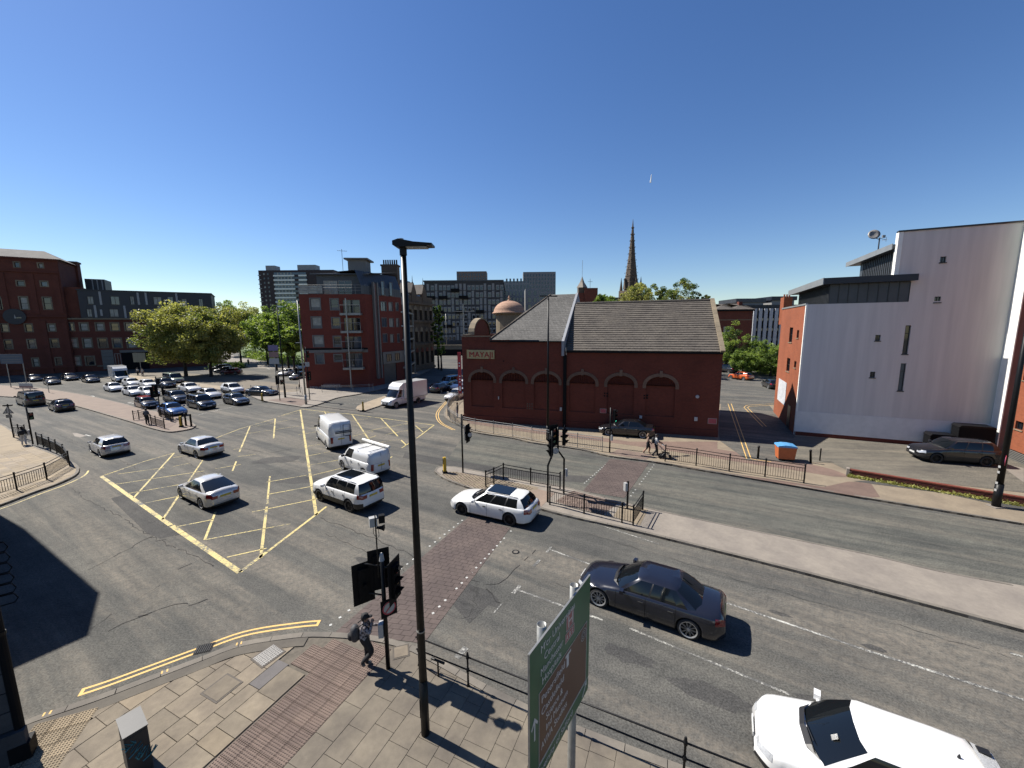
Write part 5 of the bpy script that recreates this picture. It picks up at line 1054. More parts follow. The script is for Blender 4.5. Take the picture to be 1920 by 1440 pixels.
# ================================================================== TREES AND PLANTS
def tree(x, y, z, h, rad, cz, crz, label, mats=m_leaf, nclump=90, nleaf=120, ls=.22, trunk=.28, name='tree', group=None, limbs=7, seed=0, clr=1.0, low=.78, cat='tree'):
    rg = np.random.default_rng(seed+11); t = thing(name, label, cat, (x, y, z), 0, group)
    mb = MB(); top = cz*.95; bend = rg.uniform(-.25, .25, 2)
    tp = [(0, 0, -.1), (bend[0]*.3, bend[1]*.3, top*.3), (bend[0], bend[1], top*.6), (bend[0]*1.2, bend[1]*1.2, top)]
    mb.tube(tp, [trunk, trunk*.75, trunk*.55, trunk*.25], 9)
    # clump centres on and inside an uneven crown
    cl = []
    lob = rg.uniform(.78, 1.14, (9,)); ph = rg.uniform(0, 6.28, 3)
    while len(cl) < nclump:
        v = rg.normal(size=3); v /= np.linalg.norm(v); a = math.atan2(v[1], v[0])
        k = .86+.12*math.sin(3*a+ph[0])+.10*math.sin(5*a+ph[1]+2*v[2])+.07*math.sin(9*a+ph[2]+4*v[2])
        r = k*(rg.uniform(.25, 1)**.38)
        p = np.array([v[0]*rad*r, v[1]*rad*r, cz+v[2]*crz*r*(1 if v[2] > 0 else low)])
        cl.append(p)
    cl = np.array(cl)
    for i in range(limbs):
        p = cl[int(i*len(cl)/limbs)]; b = Vector(tp[1]).lerp(Vector(tp[2]), rg.uniform(.3, 1.0)); m_ = b.lerp(Vector(p), .5)+Vector((0, 0, .3)); mb.tube([b, m_, Vector(p)], [trunk*.38, trunk*.24, .03], 6)
    mb.build('trunk', m_bark, t)
    n = nclump*nleaf; cs = rg.uniform(.5, 1.0, nclump)*rad*.30*clr
    d = rg.normal(size=(nclump, nleaf, 3)); d /= np.linalg.norm(d, axis=2, keepdims=True); d *= (rg.uniform(.15, 1, (nclump, nleaf, 1))**.5)
    P = (cl[:, None, :]+d*cs[:, None, None]*np.array([1, 1, .72])).reshape(-1, 3)
    a = rg.normal(size=(n, 3)); a[:, 2] *= .55; a /= np.linalg.norm(a, axis=1, keepdims=True); b = np.cross(a, rg.normal(size=(n, 3))); b /= np.linalg.norm(b, axis=1, keepdims=True)
    s = rg.uniform(.55, 1.25, (n, 1))*ls; a *= s*.5; b *= s*.36
    Vt = np.stack([P-a, P+b*.9, P+a, P-b*.9], 1).reshape(-1, 3)
    me = bpy.data.meshes.new('crown'); me.vertices.add(4*n); me.vertices.foreach_set('co', Vt.astype('f').ravel()); me.loops.add(4*n); me.loops.foreach_set('vertex_index', np.arange(4*n, dtype='i'))
    me.polygons.add(n); me.polygons.foreach_set('loop_start', np.arange(0, 4*n, 4, dtype='i')); me.polygons.foreach_set('loop_total', np.full(n, 4, 'i'))
    for m in mats: me.materials.append(m)
    mi = np.repeat(rg.choice(len(mats), nclump, p=[.5, .3, .2][:len(mats)]), nleaf); fl = rg.random(n) < .2; mi[fl] = rg.integers(0, len(mats), fl.sum()); me.polygons.foreach_set('material_index', mi.astype('i')); me.update(calc_edges=True)
    link('crown', me, t); return t
def ptree(px0, ybase, ytop, halfw, D, label, zb=0, **k):
    """a tree standing at world depth D whose crown spans ytop..ybase in the photo"""
    a, b = AT(px0, ytop, D), AT(px0, ybase, D); w = halfw/739*(D*1.05); cz = (a.z+b.z)/2
    return tree(a.x, D, zb, a.z, w, cz-zb, (a.z-b.z)/2*1.05, label, **k)
g1, g2 = G(357, 706), G(384, 707)
tree(g1.x-.9, g1.y, KZ, 15, 7.4, 8.8, 7.2, 'big olive-green tree with the left of two leaning trunks beside the queue of cars', nclump=230, nleaf=150, ls=.42, trunk=.38, seed=1, limbs=12, low=.9, clr=.9)
tree(g2.x+1.4, g2.y, KZ, 13.5, 6.6, 7.9, 6.4, 'spreading olive tree with the right of two trunks above the parked red car', nclump=190, nleaf=150, ls=.42, trunk=.36, seed=2, limbs=12, low=.9, clr=.9)
gp = 'trees in the park behind the junction'
for k, (px0, yb, yt, hw, D, nm, mt) in enumerate([(440, 662, 566, 42, 120, 'broad yellow-green park tree right behind the olive trees', 0), (420, 640, 564, 30, 150, 'darker round tree on the park skyline', 2), (492, 668, 578, 40, 112, 'mid green park tree left of the flats', 1), (530, 662, 562, 44, 100, 'tall bright green park tree against the left edge of the flats', 1),
                                                     (545, 672, 610, 26, 88, 'low bright green tree touching the corner of the brick flats', 1), (470, 650, 572, 30, 160, 'distant park tree below the slab tower', 0), (512, 668, 620, 20, 95, 'young park tree with a pale trunk above the hedge', 1)]):
    ptree(px0, yb, yt, hw, D, nm, mats=m_leafg if mt == 1 else (m_leaf if mt == 0 else m_leafg[::-1]), nclump=100, nleaf=110, ls=.5, trunk=.3, seed=20+k, group=gp, limbs=8)
for k, (px0, yb, yt, hw, D, nm, mt) in enumerate([(1196, 600, 521, 30, 80, 'olive tree beside the church spire', 0), (1226, 600, 532, 26, 84, 'grey-green tree above the ridge right of the spire', 2), (1285, 600, 518, 38, 78, 'largest grey-green tree above the ridge of the brown roof', 2), (1322, 600, 545, 16, 78, 'small airy tree at the right end of the ridge', 2), (1132, 600, 553, 30, 66, 'bright yellow-green treetop just above the roof ridge', 1), (1250, 600, 540, 24, 90, 'dark tree between the spire tree and the big ridge tree', 2)]):
    ptree(px0, yb, yt, hw, D, nm, mats=[m_leaf[2], m_leafg[2], m_leaf[0]] if mt == 2 else (m_leaf if mt == 0 else m_leafg), nclump=80 if mt != 2 else 60, nleaf=100, ls=.30, seed=40+k, group='treetops behind the brown roof', limbs=9, clr=.8)
for k, (px0, yb, yt, hw, D, nm, mt) in enumerate([(1380, 700, 600, 27, 82, 'dark green tree behind the alley nearest the brick venue', 2), (1362, 690, 640, 20, 84, 'shaded shrub at the left of the hedge beyond the alley', 2), (1412, 700, 632, 30, 80, 'bright green hedge tree above the orange car', 1), (1450, 706, 636, 30, 76, 'bright green hedge tree beside the orange brick wall', 1), (1396, 700, 655, 24, 78, 'lime green shrub above the blue car', 1), (1470, 700, 645, 22, 74, 'green hedge tree partly behind the orange brick wall', 1)]):
    ptree(px0, yb, yt, hw, D, nm, mats=m_leafg if mt == 1 else m_leafg[::-1], nclump=80, nleaf=120, ls=.24, seed=60+k, group='green trees beyond the alley', limbs=6, cat='tree')
ptree(818, 665, 565, 12, 95, 'narrow ivy-dark tree at the end of the gothic building', mats=m_leafg[::-1], nclump=60, nleaf=100, ls=.4, seed=80)
ptree(826, 668, 640, 10, 92, 'low green bush at the foot of the gothic building', mats=m_leafg, nclump=30, nleaf=100, ls=.3, seed=81, name='bush', cat='bush')
def hedge(pts, h, w, label, seed, mats=m_leafg, n=9000, ls=.3):
    rg = np.random.default_rng(seed); L_ = resample(pts, .5); c = rg.integers(0, len(L_), n); P = np.array([[L_[i].x, L_[i].y, 0] for i in c])+np.stack([rg.normal(0, w*.4, n), rg.normal(0, w*.4, n), rg.uniform(0, h, n)*(1+.15*np.sin(c*.9))], 1)
    mb = MB(); a = rg.normal(size=(n, 3))*ls*.4; b = rg.normal(size=(n, 3))*ls*.3; V = np.stack([P-a, P+b, P+a, P-b], 1).reshape(-1, 3)
    me = bpy.data.meshes.new('hedge'); me.from_pydata([tuple(v) for v in V], [], [(4*i, 4*i+1, 4*i+2, 4*i+3) for i in range(n)])
    for m in mats: me.materials.append(m)
    me.polygons.foreach_set('material_index', rg.integers(0, len(mats), n).astype('i')); o = link('hedge', me); tag(o, label, 'hedge'); return o
hedge(px([(466, 668), (500, 676), (560, 684)]), 2.2, 3.0, 'dark green hedge in front of the park trees', 5, m_leafg[::-1])
hedge(px([(400, 694), (420, 693), (450, 690)]), 1.5, 1.6, 'dark shrubs by the road behind the parked cars under the olive trees', 6, [m_leafg[2]], 3000)
hedge([Vector((p.x, p.y, 0)) for p in px([(1375, 690), (1425, 697), (1475, 706)], KZ)], 4.2, 2.6, 'bright green hedge below the trees beyond the alley', 7, m_leafg, 14000, .22)
# weeds along the brick kerb wall
wallA, wallB = G(1592, 893, KZ), G(1920, 949, KZ); dw_ = (wallB-wallA).normalized(); wallE = wallB+dw_*14
rg = np.random.default_rng(3); n = 2600; tt = rg.uniform(0, 1, n)**1.6*13; P = np.array([list(wallA+dw_*v) for v in tt]); P[:, 2] = KZ+rg.uniform(.01, .22, n)*rg.random(n); P[:, :2] += rg.normal(0, .07, (n, 2))+np.array([dw_.y, -dw_.x])*.1
a = rg.normal(size=(n, 3))*.05; b = rg.normal(size=(n, 3))*.02; V = np.stack([P-a, P+b, P+a, P-b], 1).reshape(-1, 3)
me = bpy.data.meshes.new('weeds'); me.from_pydata([tuple(v) for v in V], [], [(4*i, 4*i+1, 4*i+2, 4*i+3) for i in range(n)]); me.materials.append(m_leaf[1]); o = link('weeds', me); tag(o, 'yellow-green weeds along the foot of the low brick wall', 'weeds'); o['kind'] = 'stuff'
t = thing('low_brick_wall', 'low dark red brick wall between footway and rough car park', 'wall', tuple(wallA), math.atan2(dw_.y, dw_.x)); Lw = 24.0
MB().box(0, Lw, .02, .2, 0, .02).build('bed', m_bed, t)
bmesh_b = [MB().box(.005, .22, -.004, .22+.004*k, 0, .066).mesh('brick', brickmat('dark_brick_%s' % 'abc'[k], (.12+.02*k, .042, .032), (.10, .035, .03), (.1, .05, .04))) for k in range(3)]
for r in range(5):
    k = 0; x = .11*(r % 2)
    while x < 12.0 and k < 56: link('brick', bmesh_b[int(rng.integers(0, 3))], t, (x, rng.uniform(-.006, .006), .02+r*.074)); x += .228; k += 1
MB().box(12.7, Lw, 0, .21, 0, .38).build('brickwork', m_bmay, t)
k = 0; x = 0
while x < Lw: MB().box(x+.004, x+.225, -.02, .24, .395, .47).build('coping_brick', m_bmay, t); x += .23
MB().box(-.16, -.01, -.06, .3, 0, .52).build('end_stone', m_conc, t)
# ================================================================== VEHICLES
m_tyre = plain('tyre_rubber', (.018, .018, .018), .8, 0, .2, 12); m_rim = plain('alloy_rim', (.50, .50, .50), .35, .55, .1, 10); m_rimd = plain('dark_alloy_rim', (.05, .05, .055), .35, .7, .1, 10)
m_under = plain('underbody_black', (.006, .006, .006), .9, 0, 0)
m_cglass = plain('car_glass', (.006, .008, .010), .04, 0, 0, 1, .55); m_head = plain('headlight_lens', (.55, .57, .60), .08, .2, .25, 14, 1); m_tail = plain('tail_light_lens', (.26, .008, .010), .12, 0, .25, 14, 1)
m_trim = plain('black_car_trim', (.012, .012, .013), .5, 0, .1, 5); m_platey = plain('yellow_number_plate', (.62, .46, .05), .5, 0, .25, 60); m_platew = plain('white_number_plate', (.6, .6, .58), .5, 0, .25, 60)
m_chrome = plain('chrome_strip', (.5, .5, .5), .15, 1, 0)
def lerpk(keys, x):
    if x <= keys[0][0]: return keys[0][1]
    for (a, u), (b, v) in zip(keys, keys[1:]):
        if x <= b:
            t = (x-a)/(b-a); t = t*t*(3-2*t) if False else t; return u+(v-u)*t
    return keys[-1][1]
def wheel_meshes(r, w, rim):
    k = ('wh', r, w, rim.name)
    if k in WIN: return WIN[k]
    T = Matrix.Rotation(PI/2, 4, 'X'); rr = r*.78
    ty = MB().lathe([(rr, -w/2), (r*.93, -w/2), (r, -w/2+.03), (r, w/2-.03), (r*.93, w/2), (rr, w/2), (rr-.01, w/2-.04), (rr-.01, -w/2+.04), (rr, -w/2)], 26, M=T, caps=False).lathe([(rr, -.01), (rr, .01)], 20, 0, T)
    rm = MB()
    for s in (-1, 1):
        rm.lathe([(rr, s*(w/2-.055)), (rr+.004, s*(w/2+.002)), (rr*.90, s*(w/2-.01)), (rr*.88, s*(w/2-.05))], 22, M=T, caps=False); rm.lathe([(rr*.24, s*(w/2-.07)), (rr*.22, s*(w/2-.02))], 10, M=T)
        for i in range(10):
            M = Matrix.Rotation(i*2*PI/10, 4, 'Y') @ Matrix.Translation((rr*.55, s*(w/2-.035), 0)); rm.add([(-rr*.36, 0, -.022), (rr*.36, s*.012, -.032 if i % 2 else -.018), (rr*.36, s*.012, .018 if i % 2 else .032), (-rr*.36, 0, .022)], [(0, 1, 2, 3), (3, 2, 1, 0)], 0, M)
    WIN[k] = (ty.mesh('wheel', m_tyre, True), rm.mesh('rim', rim)); return WIN[k]
CARS = {}
def car_meshes(kind, P):
    """all meshes of one body style in car space: x forward, y left, origin on the ground below the middle"""
    L, Wd, H = P['L'], P['W'], P['H']; hw = Wd/2; r = P['r']; xf, xr = P['xf'], P['xr']; R_ = r+.055; out = []
    xs = set(np.linspace(-L/2+.3, L/2-.3, int(L/.16)).round(3).tolist())
    for s in (-1, 1): xs |= {round(s*(L/2-d), 3) for d in (0, .03, .08, .15, .23)}
    for wx in (xf, xr):
        for a in np.linspace(0, PI, 13): xs.add(round(wx+R_*math.cos(a), 3))
    xs = sorted(xs); xs = [x for i, x in enumerate(xs) if i == 0 or x-xs[i-1] > .012 or abs(abs(x)-L/2) < .001]
    blunt = P.get('blunt', .34)
    def halfw(x):
        e = max(0, (abs(x)-(L/2-.5))/.5); return hw*(1-.05*min(1, abs(2*x/L))**4)*(1-(blunt if x > 0 else P.get('bluntr', .22))*e**2.4)
    zs = lambda x: lerpk(P['sh'], x); zc = lambda x: lerpk(P['top'], x)
    sill = P.get('sill', .20); NP = 9; rows = []
    for x in xs:
        w = halfw(x); e = max(0, (abs(x)-(L/2-.45))/.45); zb = sill+.10*e*e; za = zb
        for wx in (xf, xr):
            d = abs(x-wx)
            if d < R_-.001: za = max(za, r+math.sqrt(R_*R_-d*d))
        s, c = zs(x), zc(x); sg = 1 if x > 0 else -1
        ring = [(w-.05, zb), (w-.004, zb+.07), (w, zb+(s-zb)*.38), (w-.004, zb+(s-zb)*.70), (w-.018, s-.06), (w-.055, s), (w-.17, s+(c-s)*.42), (w*.5, s+(c-s)*.86), (0, c)]
        row = []
        for k, (y, z) in enumerate(ring):
            if k < 5: z = max(z, za+.012*k)
            lean = P.get('leanf', .30) if x > 0 else P.get('leanr', .12); xo = x-sg*e*e*lean*max(0, (z-.42))**1.3*1.6+(-sg*e*e*.06 if z < .33 else 0)
            row.append((xo, y, z))
        rows.append(row)
    n = len(xs); vs = []; fs = []; 
    for row in rows: vs += [(x, y, z) for x, y, z in row]+[(x, -y, z) for x, y, z in row[:-1]]
    K = 2*NP-1; idx = lambda i, k, s: i*K+(k if s > 0 or k == NP-1 else NP+k)
    mi = []
    clad = P.get('clad', 0)
    for i in range(n-1):
        for k in range(NP-1):
            m_ = 1 if k == 0 or (clad and k == 1 and P.get('clad') > 1) else 0
            fs.append((idx(i, k, 1), idx(i, k+1, 1), idx(i+1, k+1, 1), idx(i+1, k, 1))); mi.append(m_)
            fs.append((idx(i, k, -1), idx(i+1, k, -1), idx(i+1, k+1, -1), idx(i, k+1, -1))); mi.append(m_)
    for i, o in ((0, 1), (n-1, -1)):
        for k in range(NP-1):
            f = (idx(i, k, 1), idx(i, k, -1), idx(i, k+1, -1), idx(i, k+1, 1)) if k+1 < NP-1 else (idx(i, k, 1), idx(i, k, -1), idx(i, k+1, 1)); fs.append(f if o > 0 else f[::-1]); mi.append(1 if k == 0 else 0)
    # cabin: belt loop and roof loop joined by a bulged middle loop
    g = P['cab']; yb = hw-P.get('inb', .075); yr = hw-P.get('inr', .30); bF, bR, rF, rR = g['bF'], g['bR'], g['rF'], g['rR']
    zr = H-P.get('rdrop', .07); frac = lambda x: (x-bF)/(bR-bF)
    half = [('G', bF+.10, 0, rF+.07, 0), ('G', bF+.06, yb*.55, rF+.045, yr*.6), ('P', bF-.10, yb*.95, rF-.03, yr*.95), (None, bF-.24, yb, rF-.13, yr)]
    segs = g['side']                                              # [(x at belt, type), ...] boundaries from front to back
    half[-1] = (segs[0][1], *half[-1][1:])
    for x, ty in segs[1:]:
        f = frac(x); xt = rF+(rR-rF)*max(0, min(1, (x-(bF-.24))/((bR+.24)-(bF-.24)))); half.append((ty, x, yb, xt, yr))
    RT = 'P' if P.get('solidrear') else 'R'
    half += [(RT, bR+.05, yb*.94, rR+.03, yr*.95), (RT, bR-.05, yb*.55, rR-.03, yr*.6), (None, bR-.08, 0, rR-.05, 0)]
    m = len(half); loops = []
    bulge = P.get('bulge', .035)
    for t_ in (0, .5, 1):
        lp = []
        for ty, xb_, y_b, xt_, y_t in half:
            x = xb_+(xt_-xb_)*t_; y = y_b+(y_t-y_b)*t_; z0 = min(zs(xb_) if y_b > yb*.9 else zc(xb_), zc(xb_))-.03; z0 = zs(xb_)-.02 if y_b > yb*.9 else zc(xb_)-.04
            z = z0+(zr-z0)*t_; b = bulge*math.sin(PI*t_); y += b*(y_b/yb); x += b*(1.2 if xb_ > bF-.11 else (-1.2 if xb_ < bR+.06 else 0)); z += .012*b if 0 else 0
            if t_ == 1: z += (-.012 if y_b > yb*.5 else .02)
            lp.append((x, y, z))
        loops.append(lp)
    edge = loops[2]; cx = (rF+rR)/2
    inner = [(cx+(x-cx)*.90, y*.86, z+.048) for x, y, z in edge]; inner2 = [(cx+(x-cx)*.55, y*.45, H-.008) for x, y, z in edge]
    glass = {'G': [], 'R': [], 'g': []}; 
    base = len(vs)
    for lp in loops+[inner, inner2]: vs += lp+[(x, -y, z) for x, y, z in lp]
    vi = lambda l, i, s: base+l*2*m+(i if s > 0 else m+i)
    for i in range(m-1):
        ty = half[i][0]
        for s in (1, -1):
            for l in (0, 1):
                f = (vi(l, i, s), vi(l, i+1, s), vi(l+1, i+1, s), vi(l+1, i, s)); f = f[::-1] if s < 0 else f
                if ty in ('G', 'R', 'g'):
                    if l == 0: glass[ty].append((i, s))
                else: fs.append(f); mi.append(1 if ty == 'K' else 0)
            for l in (2, 3):
                f = (vi(l, i, s), vi(l, i+1, s), vi(l+1, i+1, s), vi(l+1, i, s)); fs.append(f[::-1] if s < 0 else f); mi.append(2 if (P.get('panroof') and l == 3 and False) else 0)
    fs.append(tuple(vi(4, i, 1) for i in range(m))+tuple(vi(4, i, -1) for i in range(m-2, 0, -1))); mi.append(0)
    mb = MB(); mb.v = vs; mb.f = fs; mb.m = mi; body = mb.mesh('body', [m_white, m_trim], True)
    out.append(('body', body, None, Matrix()))
    def gl(name, lst):
        mb = MB(); ids = {}
        for i, s in lst:
            for l in (0, 1):
                q = []
                for (ll, ii) in ((l, i), (l, i+1), (l+1, i+1), (l+1, i)):
                    key = (ll, ii, s if half[ii][2] else 1)
                    if key not in ids: p = loops[ll][ii]; ids[key] = len(mb.v); mb.v.append((p[0], p[1]*(s if half[ii][2] else 1), p[2]))
                    q.append(ids[key])
                mb.f.append(tuple(q[::-1] if s < 0 else q)); mb.m.append(0)
        me = mb.mesh(name, m_cglass, True); out.append((name, me, None, Matrix()))
    gl('windscreen', glass['G'])
    if glass['R']: gl('rear_window', glass['R'])
    for i, s in glass['g']: gl('side_window', [(i, s)])
    # conforming patches on the lower body
    def patch(name, mat, x0, x1, k0, k1, s, off=.006, endface=False):
        sel = [i for i, x in enumerate(xs) if x0-.001 <= x <= x1+.001]; mb = MB()
        if len(sel) < 2: return
        kk = list(range(k0, k1+1)); 
        for i in sel:
            for k in kk: x, y, z = rows[i][k]; mb.v.append((x+(off if x > 0 else -off), (y+off*.8)*s, z+off*.2))
        w_ = len(kk)
        for a in range(len(sel)-1):
            for b in range(w_-1): f = (a*w_+b, a*w_+b+1, (a+1)*w_+b+1, (a+1)*w_+b); mb.f.append(f if s > 0 else f[::-1]); mb.m.append(0)
        if endface:
            i = sel[-1] if x1 > 0 else sel[0]; a = len(mb.v); sg = 1 if x1 > 0 else -1
            for k in kk: x, y, z = rows[i][k]; mb.v += [(x+sg*off, (y+off)*s, z), (x+sg*off, (y*endface)*s, z)]
            for b in range(w_-1): mb.f.append((a+2*b, a+2*b+1, a+2*b+3, a+2*b+2)); mb.m.append(0)
        out.append((name, mb.mesh(name, mat, True), None, Matrix()))
    hl = P.get('hl', (.42, 3, 5)); tl = P.get('tl', (.30, 3, 5))
    for s in (1, -1):
        patch('headlight', m_head, L/2-hl[0], L/2, hl[1], hl[2], s, endface=P.get('hin', .62)); patch('tail_light', m_tail, -L/2, -L/2+tl[0], tl[1], tl[2], s, endface=P.get('tin', .60))
    zf = sill+.12; xe = rows[-1][3][0]
    out.append(('grille', MB().xz([(L/2-.10, zf+.02), (L/2+.012, zf+.04), (L/2-.02-.1*P.get('leanf', .3), zs(L/2)-.14), (L/2-.22, zs(L/2)-.14)], -hw*.50, hw*.50).mesh('grille', m_trim), None, Matrix()))
    out.append(('number_plate', MB().box(L/2, L/2+.025, -.26, .26, zf+.12, zf+.23).mesh('number_plate', m_platew), None, Matrix()))
    zp = P.get('pz', .78); kq = min(range(NP), key=lambda k: abs(rows[0][k][2]-zp-.05)); xo = rows[0][kq][0]+.012
    out.append(('number_plate', MB().box(xo-.025, xo+.03, -.26, .26, zp, zp+.11).mesh('number_plate', m_platey), None, Matrix()))
    out.append(('rear_bumper_trim', MB().box(-L/2-.012+.05, -L/2+.1, -hw*.62, hw*.62, sill+.06, sill+.2).mesh('rear_bumper_trim', m_trim), None, Matrix()))
    for s in (1, -1):                                             # door gaps, handles, mirrors
        sm_ = MB()
        for xd in P['doors']:
            i = min(range(n), key=lambda q: abs(xs[q]-xd)); prev = None; pts = [rows[i][k] for k in (1, 2, 3, 4, 5)]
            for a, b in zip(pts, pts[1:]): sm_.add([(xd-.006, (a[1]+.003)*s, a[2]), (xd+.006, (a[1]+.003)*s, a[2]), (xd+.006, (b[1]+.003)*s, b[2]), (xd-.006, (b[1]+.003)*s, b[2])], [(0, 1, 2, 3), (3, 2, 1, 0)])
        out.append(('door_gap', sm_.mesh('door_gap', m_under), None, Matrix()))
        for xh in P['handles']: out.append(('door_handle', MB().cbox((xh, s*(hw+.006), zs(xh)-.16), .17, .03, .028).mesh('door_handle', P.get('hm', m_trim)), None, Matrix()))
        xm = bF-.30; mm = MB().cbox((xm, s*(hw+.09), zs(xm)+.09), .13, .20, .13, 0, s*.15).cbox((xm, s*(hw-.01), zs(xm)+.03), .06, .12, .04); out.append(('door_mirror', mm.mesh('door_mirror', [m_trim]), 'paint' if P.get('mirp', 1) else None, Matrix()))
    out.append(('cowl', MB().add([(bF+.17, 0, zc(bF+.17)+.006), (bF+.12, yb*.55, zs(bF+.12)+(zc(bF+.12)-zs(bF+.12))*.86+.006), (bF-.02, yb*.93, zs(bF)+.012), (bF-.16, yb*.95, zs(bF-.1)+.03), (bF+.02, yb*.55, zc(bF)+.03), (bF+.08, 0, zc(bF)+.035),
                                  (bF+.12, -yb*.55, zs(bF+.12)+(zc(bF+.12)-zs(bF+.12))*.86+.006), (bF-.02, -yb*.93, zs(bF)+.012), (bF-.16, -yb*.95, zs(bF-.1)+.03), (bF+.02, -yb*.55, zc(bF)+.03)],
                                 [(0, 1, 4, 5), (1, 2, 3, 4), (0, 5, 9, 6), (6, 9, 8, 7)]).mesh('cowl', m_trim), None, Matrix()))
    for s in (1, -1): out.append(('wiper', MB().tube([(bF+.06, s*yb*.1, zc(bF)+.05), (bF-.02, s*yb*.1+yb*.62, zs(bF)+.12 if s > 0 else zc(bF)+.10)], .011, 4).mesh('wiper', m_trim), None, Matrix()))
    out.append(('underbody', MB().box(-L/2+.25, L/2-.25, -hw+.20, hw-.20, .17, .62).mesh('underbody', m_under), None, Matrix()))
    ty, rm = wheel_meshes(r, P.get('ww', .225), P.get('rim', m_rim))
    for wx in (xf, xr):
        for s in (1, -1): out.append(('wheel', (ty, rm), None, Matrix.Translation((wx, s*(hw-.125), r))))
    for nm, mt, f in P.get('extra', []): out.append((nm, f().mesh(nm, mt, False), 'paint' if mt is None else None, Matrix()))
    return out
def spec(**k):
    d = dict(L=4.5, W=1.80, H=1.46, r=.325, doors=[.95, -.05, -1.0], handles=[.1, -.85]); d.update(k); return d
def prof(L, nose, cowl, cx, belt, tailx, tail):                    # shoulder and centre-line height keys
    return [(-L/2, tail-.06), (-L/2+.15, tail), (tailx, belt+.02), (cx-.6, belt), (cx, cowl), (L/2-.45, nose+.05), (L/2-.12, nose), (L/2, nose-.07)]
SP = {}
SP['saloon'] = spec(L=4.9, W=1.87, H=1.47, r=.345, xf=1.56, xr=-1.41, sh=prof(4.9, .66, .90, .95, .94, -1.7, .95), top=[(-2.45, .93), (-2.3, 1.08), (-1.5, 1.10), (.9, 1.02), (1.9, .86), (2.3, .76), (2.45, .66)],
                    cab=dict(bF=1.02, bR=-1.72, rF=.28, rR=-1.02, side=[(0, 'g'), (-.10, 'K'), (-.17, 'g'), (-1.05, 'g'), (-1.38, 'P')]), hm=m_chrome, inr=.27)
SP['small_saloon'] = spec(L=4.5, W=1.76, H=1.45, r=.315, xf=1.42, xr=-1.25, sh=prof(4.5, .64, .88, .85, .93, -1.6, .95), top=[(-2.25, .92), (-2.1, 1.07), (-1.4, 1.09), (.85, 1.0), (1.8, .84), (2.1, .74), (2.25, .64)],
                          cab=dict(bF=.95, bR=-1.60, rF=.22, rR=-1.0, side=[(0, 'g'), (-.15, 'K'), (-.22, 'g'), (-.98, 'g'), (-1.28, 'P')]), inr=.30)
SP['liftback'] = spec(L=4.57, W=1.78, H=1.47, r=.33, xf=1.40, xr=-1.30, sh=[(-2.285, .86), (-2.2, .98), (-1.5, .98), (-.4, .93), (.85, .88), (1.8, .72), (2.15, .66), (2.285, .58)], top=[(-2.285, .90), (-2.15, 1.10), (-1.2, 1.16), (.85, 1.0), (1.8, .82), (2.285, .62)],
                      cab=dict(bF=1.15, bR=-2.0, rF=.15, rR=-.85, side=[(0, 'g'), (-.15, 'K'), (-.22, 'g'), (-1.1, 'g'), (-1.55, 'P')]), leanr=.02, inr=.30, tl=(.34, 3, 5), pz=.72)
SP['estate'] = spec(L=4.86, W=1.86, H=1.46, r=.345, xf=1.50, xr=-1.34, sh=prof(4.86, .66, .90, .9, .95, -1.9, .98), top=[(-2.43, .95), (-2.3, 1.05), (.9, 1.02), (1.9, .86), (2.3, .76), (2.43, .66)],
                    cab=dict(bF=1.0, bR=-2.18, rF=.25, rR=-1.85, side=[(0, 'g'), (-.12, 'K'), (-.19, 'g'), (-1.0, 'K'), (-1.08, 'g'), (-1.75, 'P')]), rim=m_rimd, inr=.28, pz=.80)
SP['hatch'] = spec(L=4.35, W=1.79, H=1.46, r=.325, xf=1.35, xr=-1.28, sh=prof(4.35, .66, .90, .8, .96, -1.6, .98), top=[(-2.175, .95), (-2.1, 1.02), (.8, 1.02), (1.7, .86), (2.05, .76), (2.175, .66)],
                   cab=dict(bF=.95, bR=-1.98, rF=.22, rR=-1.55, side=[(0, 'g'), (-.12, 'K'), (-.19, 'g'), (-1.0, 'P')]), inr=.27)
SP['mini'] = spec(L=3.85, W=1.70, H=1.44, r=.31, xf=1.22, xr=-1.25, doors=[.75, -.5], handles=[-.3], sh=prof(3.85, .74, .90, .75, .94, -1.4, .95), top=[(-1.925, .95), (.7, 1.0), (1.5, .90), (1.85, .8), (1.925, .7)],
                  cab=dict(bF=.78, bR=-1.82, rF=.30, rR=-1.6, side=[(0, 'g'), (-.35, 'K'), (-.42, 'g'), (-1.35, 'P')]), inr=.19, blunt=.2)
SP['suv'] = spec(L=4.65, W=1.90, H=1.68, r=.365, xf=1.40, xr=-1.33, sill=.26, clad=2, sh=prof(4.65, .84, 1.04, .95, 1.10, -1.7, 1.14), top=[(-2.325, 1.12), (-2.2, 1.18), (.95, 1.14), (1.85, 1.04), (2.2, .96), (2.325, .84)],
                 cab=dict(bF=1.05, bR=-2.12, rF=.38, rR=-1.80, side=[(0, 'g'), (-.08, 'K'), (-.15, 'g'), (-.98, 'K'), (-1.05, 'g'), (-1.65, 'P')]), inr=.25, blunt=.26, leanf=.12, pz=.92)
SP['boxy_suv'] = spec(L=4.55, W=1.88, H=1.72, r=.365, xf=1.38, xr=-1.30, sill=.28, clad=2, sh=prof(4.55, .92, 1.06, 1.0, 1.08, -1.7, 1.10), top=[(-2.275, 1.10), (-2.2, 1.16), (1.0, 1.15), (1.9, 1.09), (2.15, 1.02), (2.275, .9)],
                      cab=dict(bF=1.08, bR=-2.16, rF=.50, rR=-1.98, side=[(0, 'g'), (-.05, 'K'), (-.12, 'g'), (-.95, 'K'), (-1.02, 'g'), (-1.75, 'P')]), inr=.20, blunt=.18, leanf=.06, leanr=.04, pz=.86)
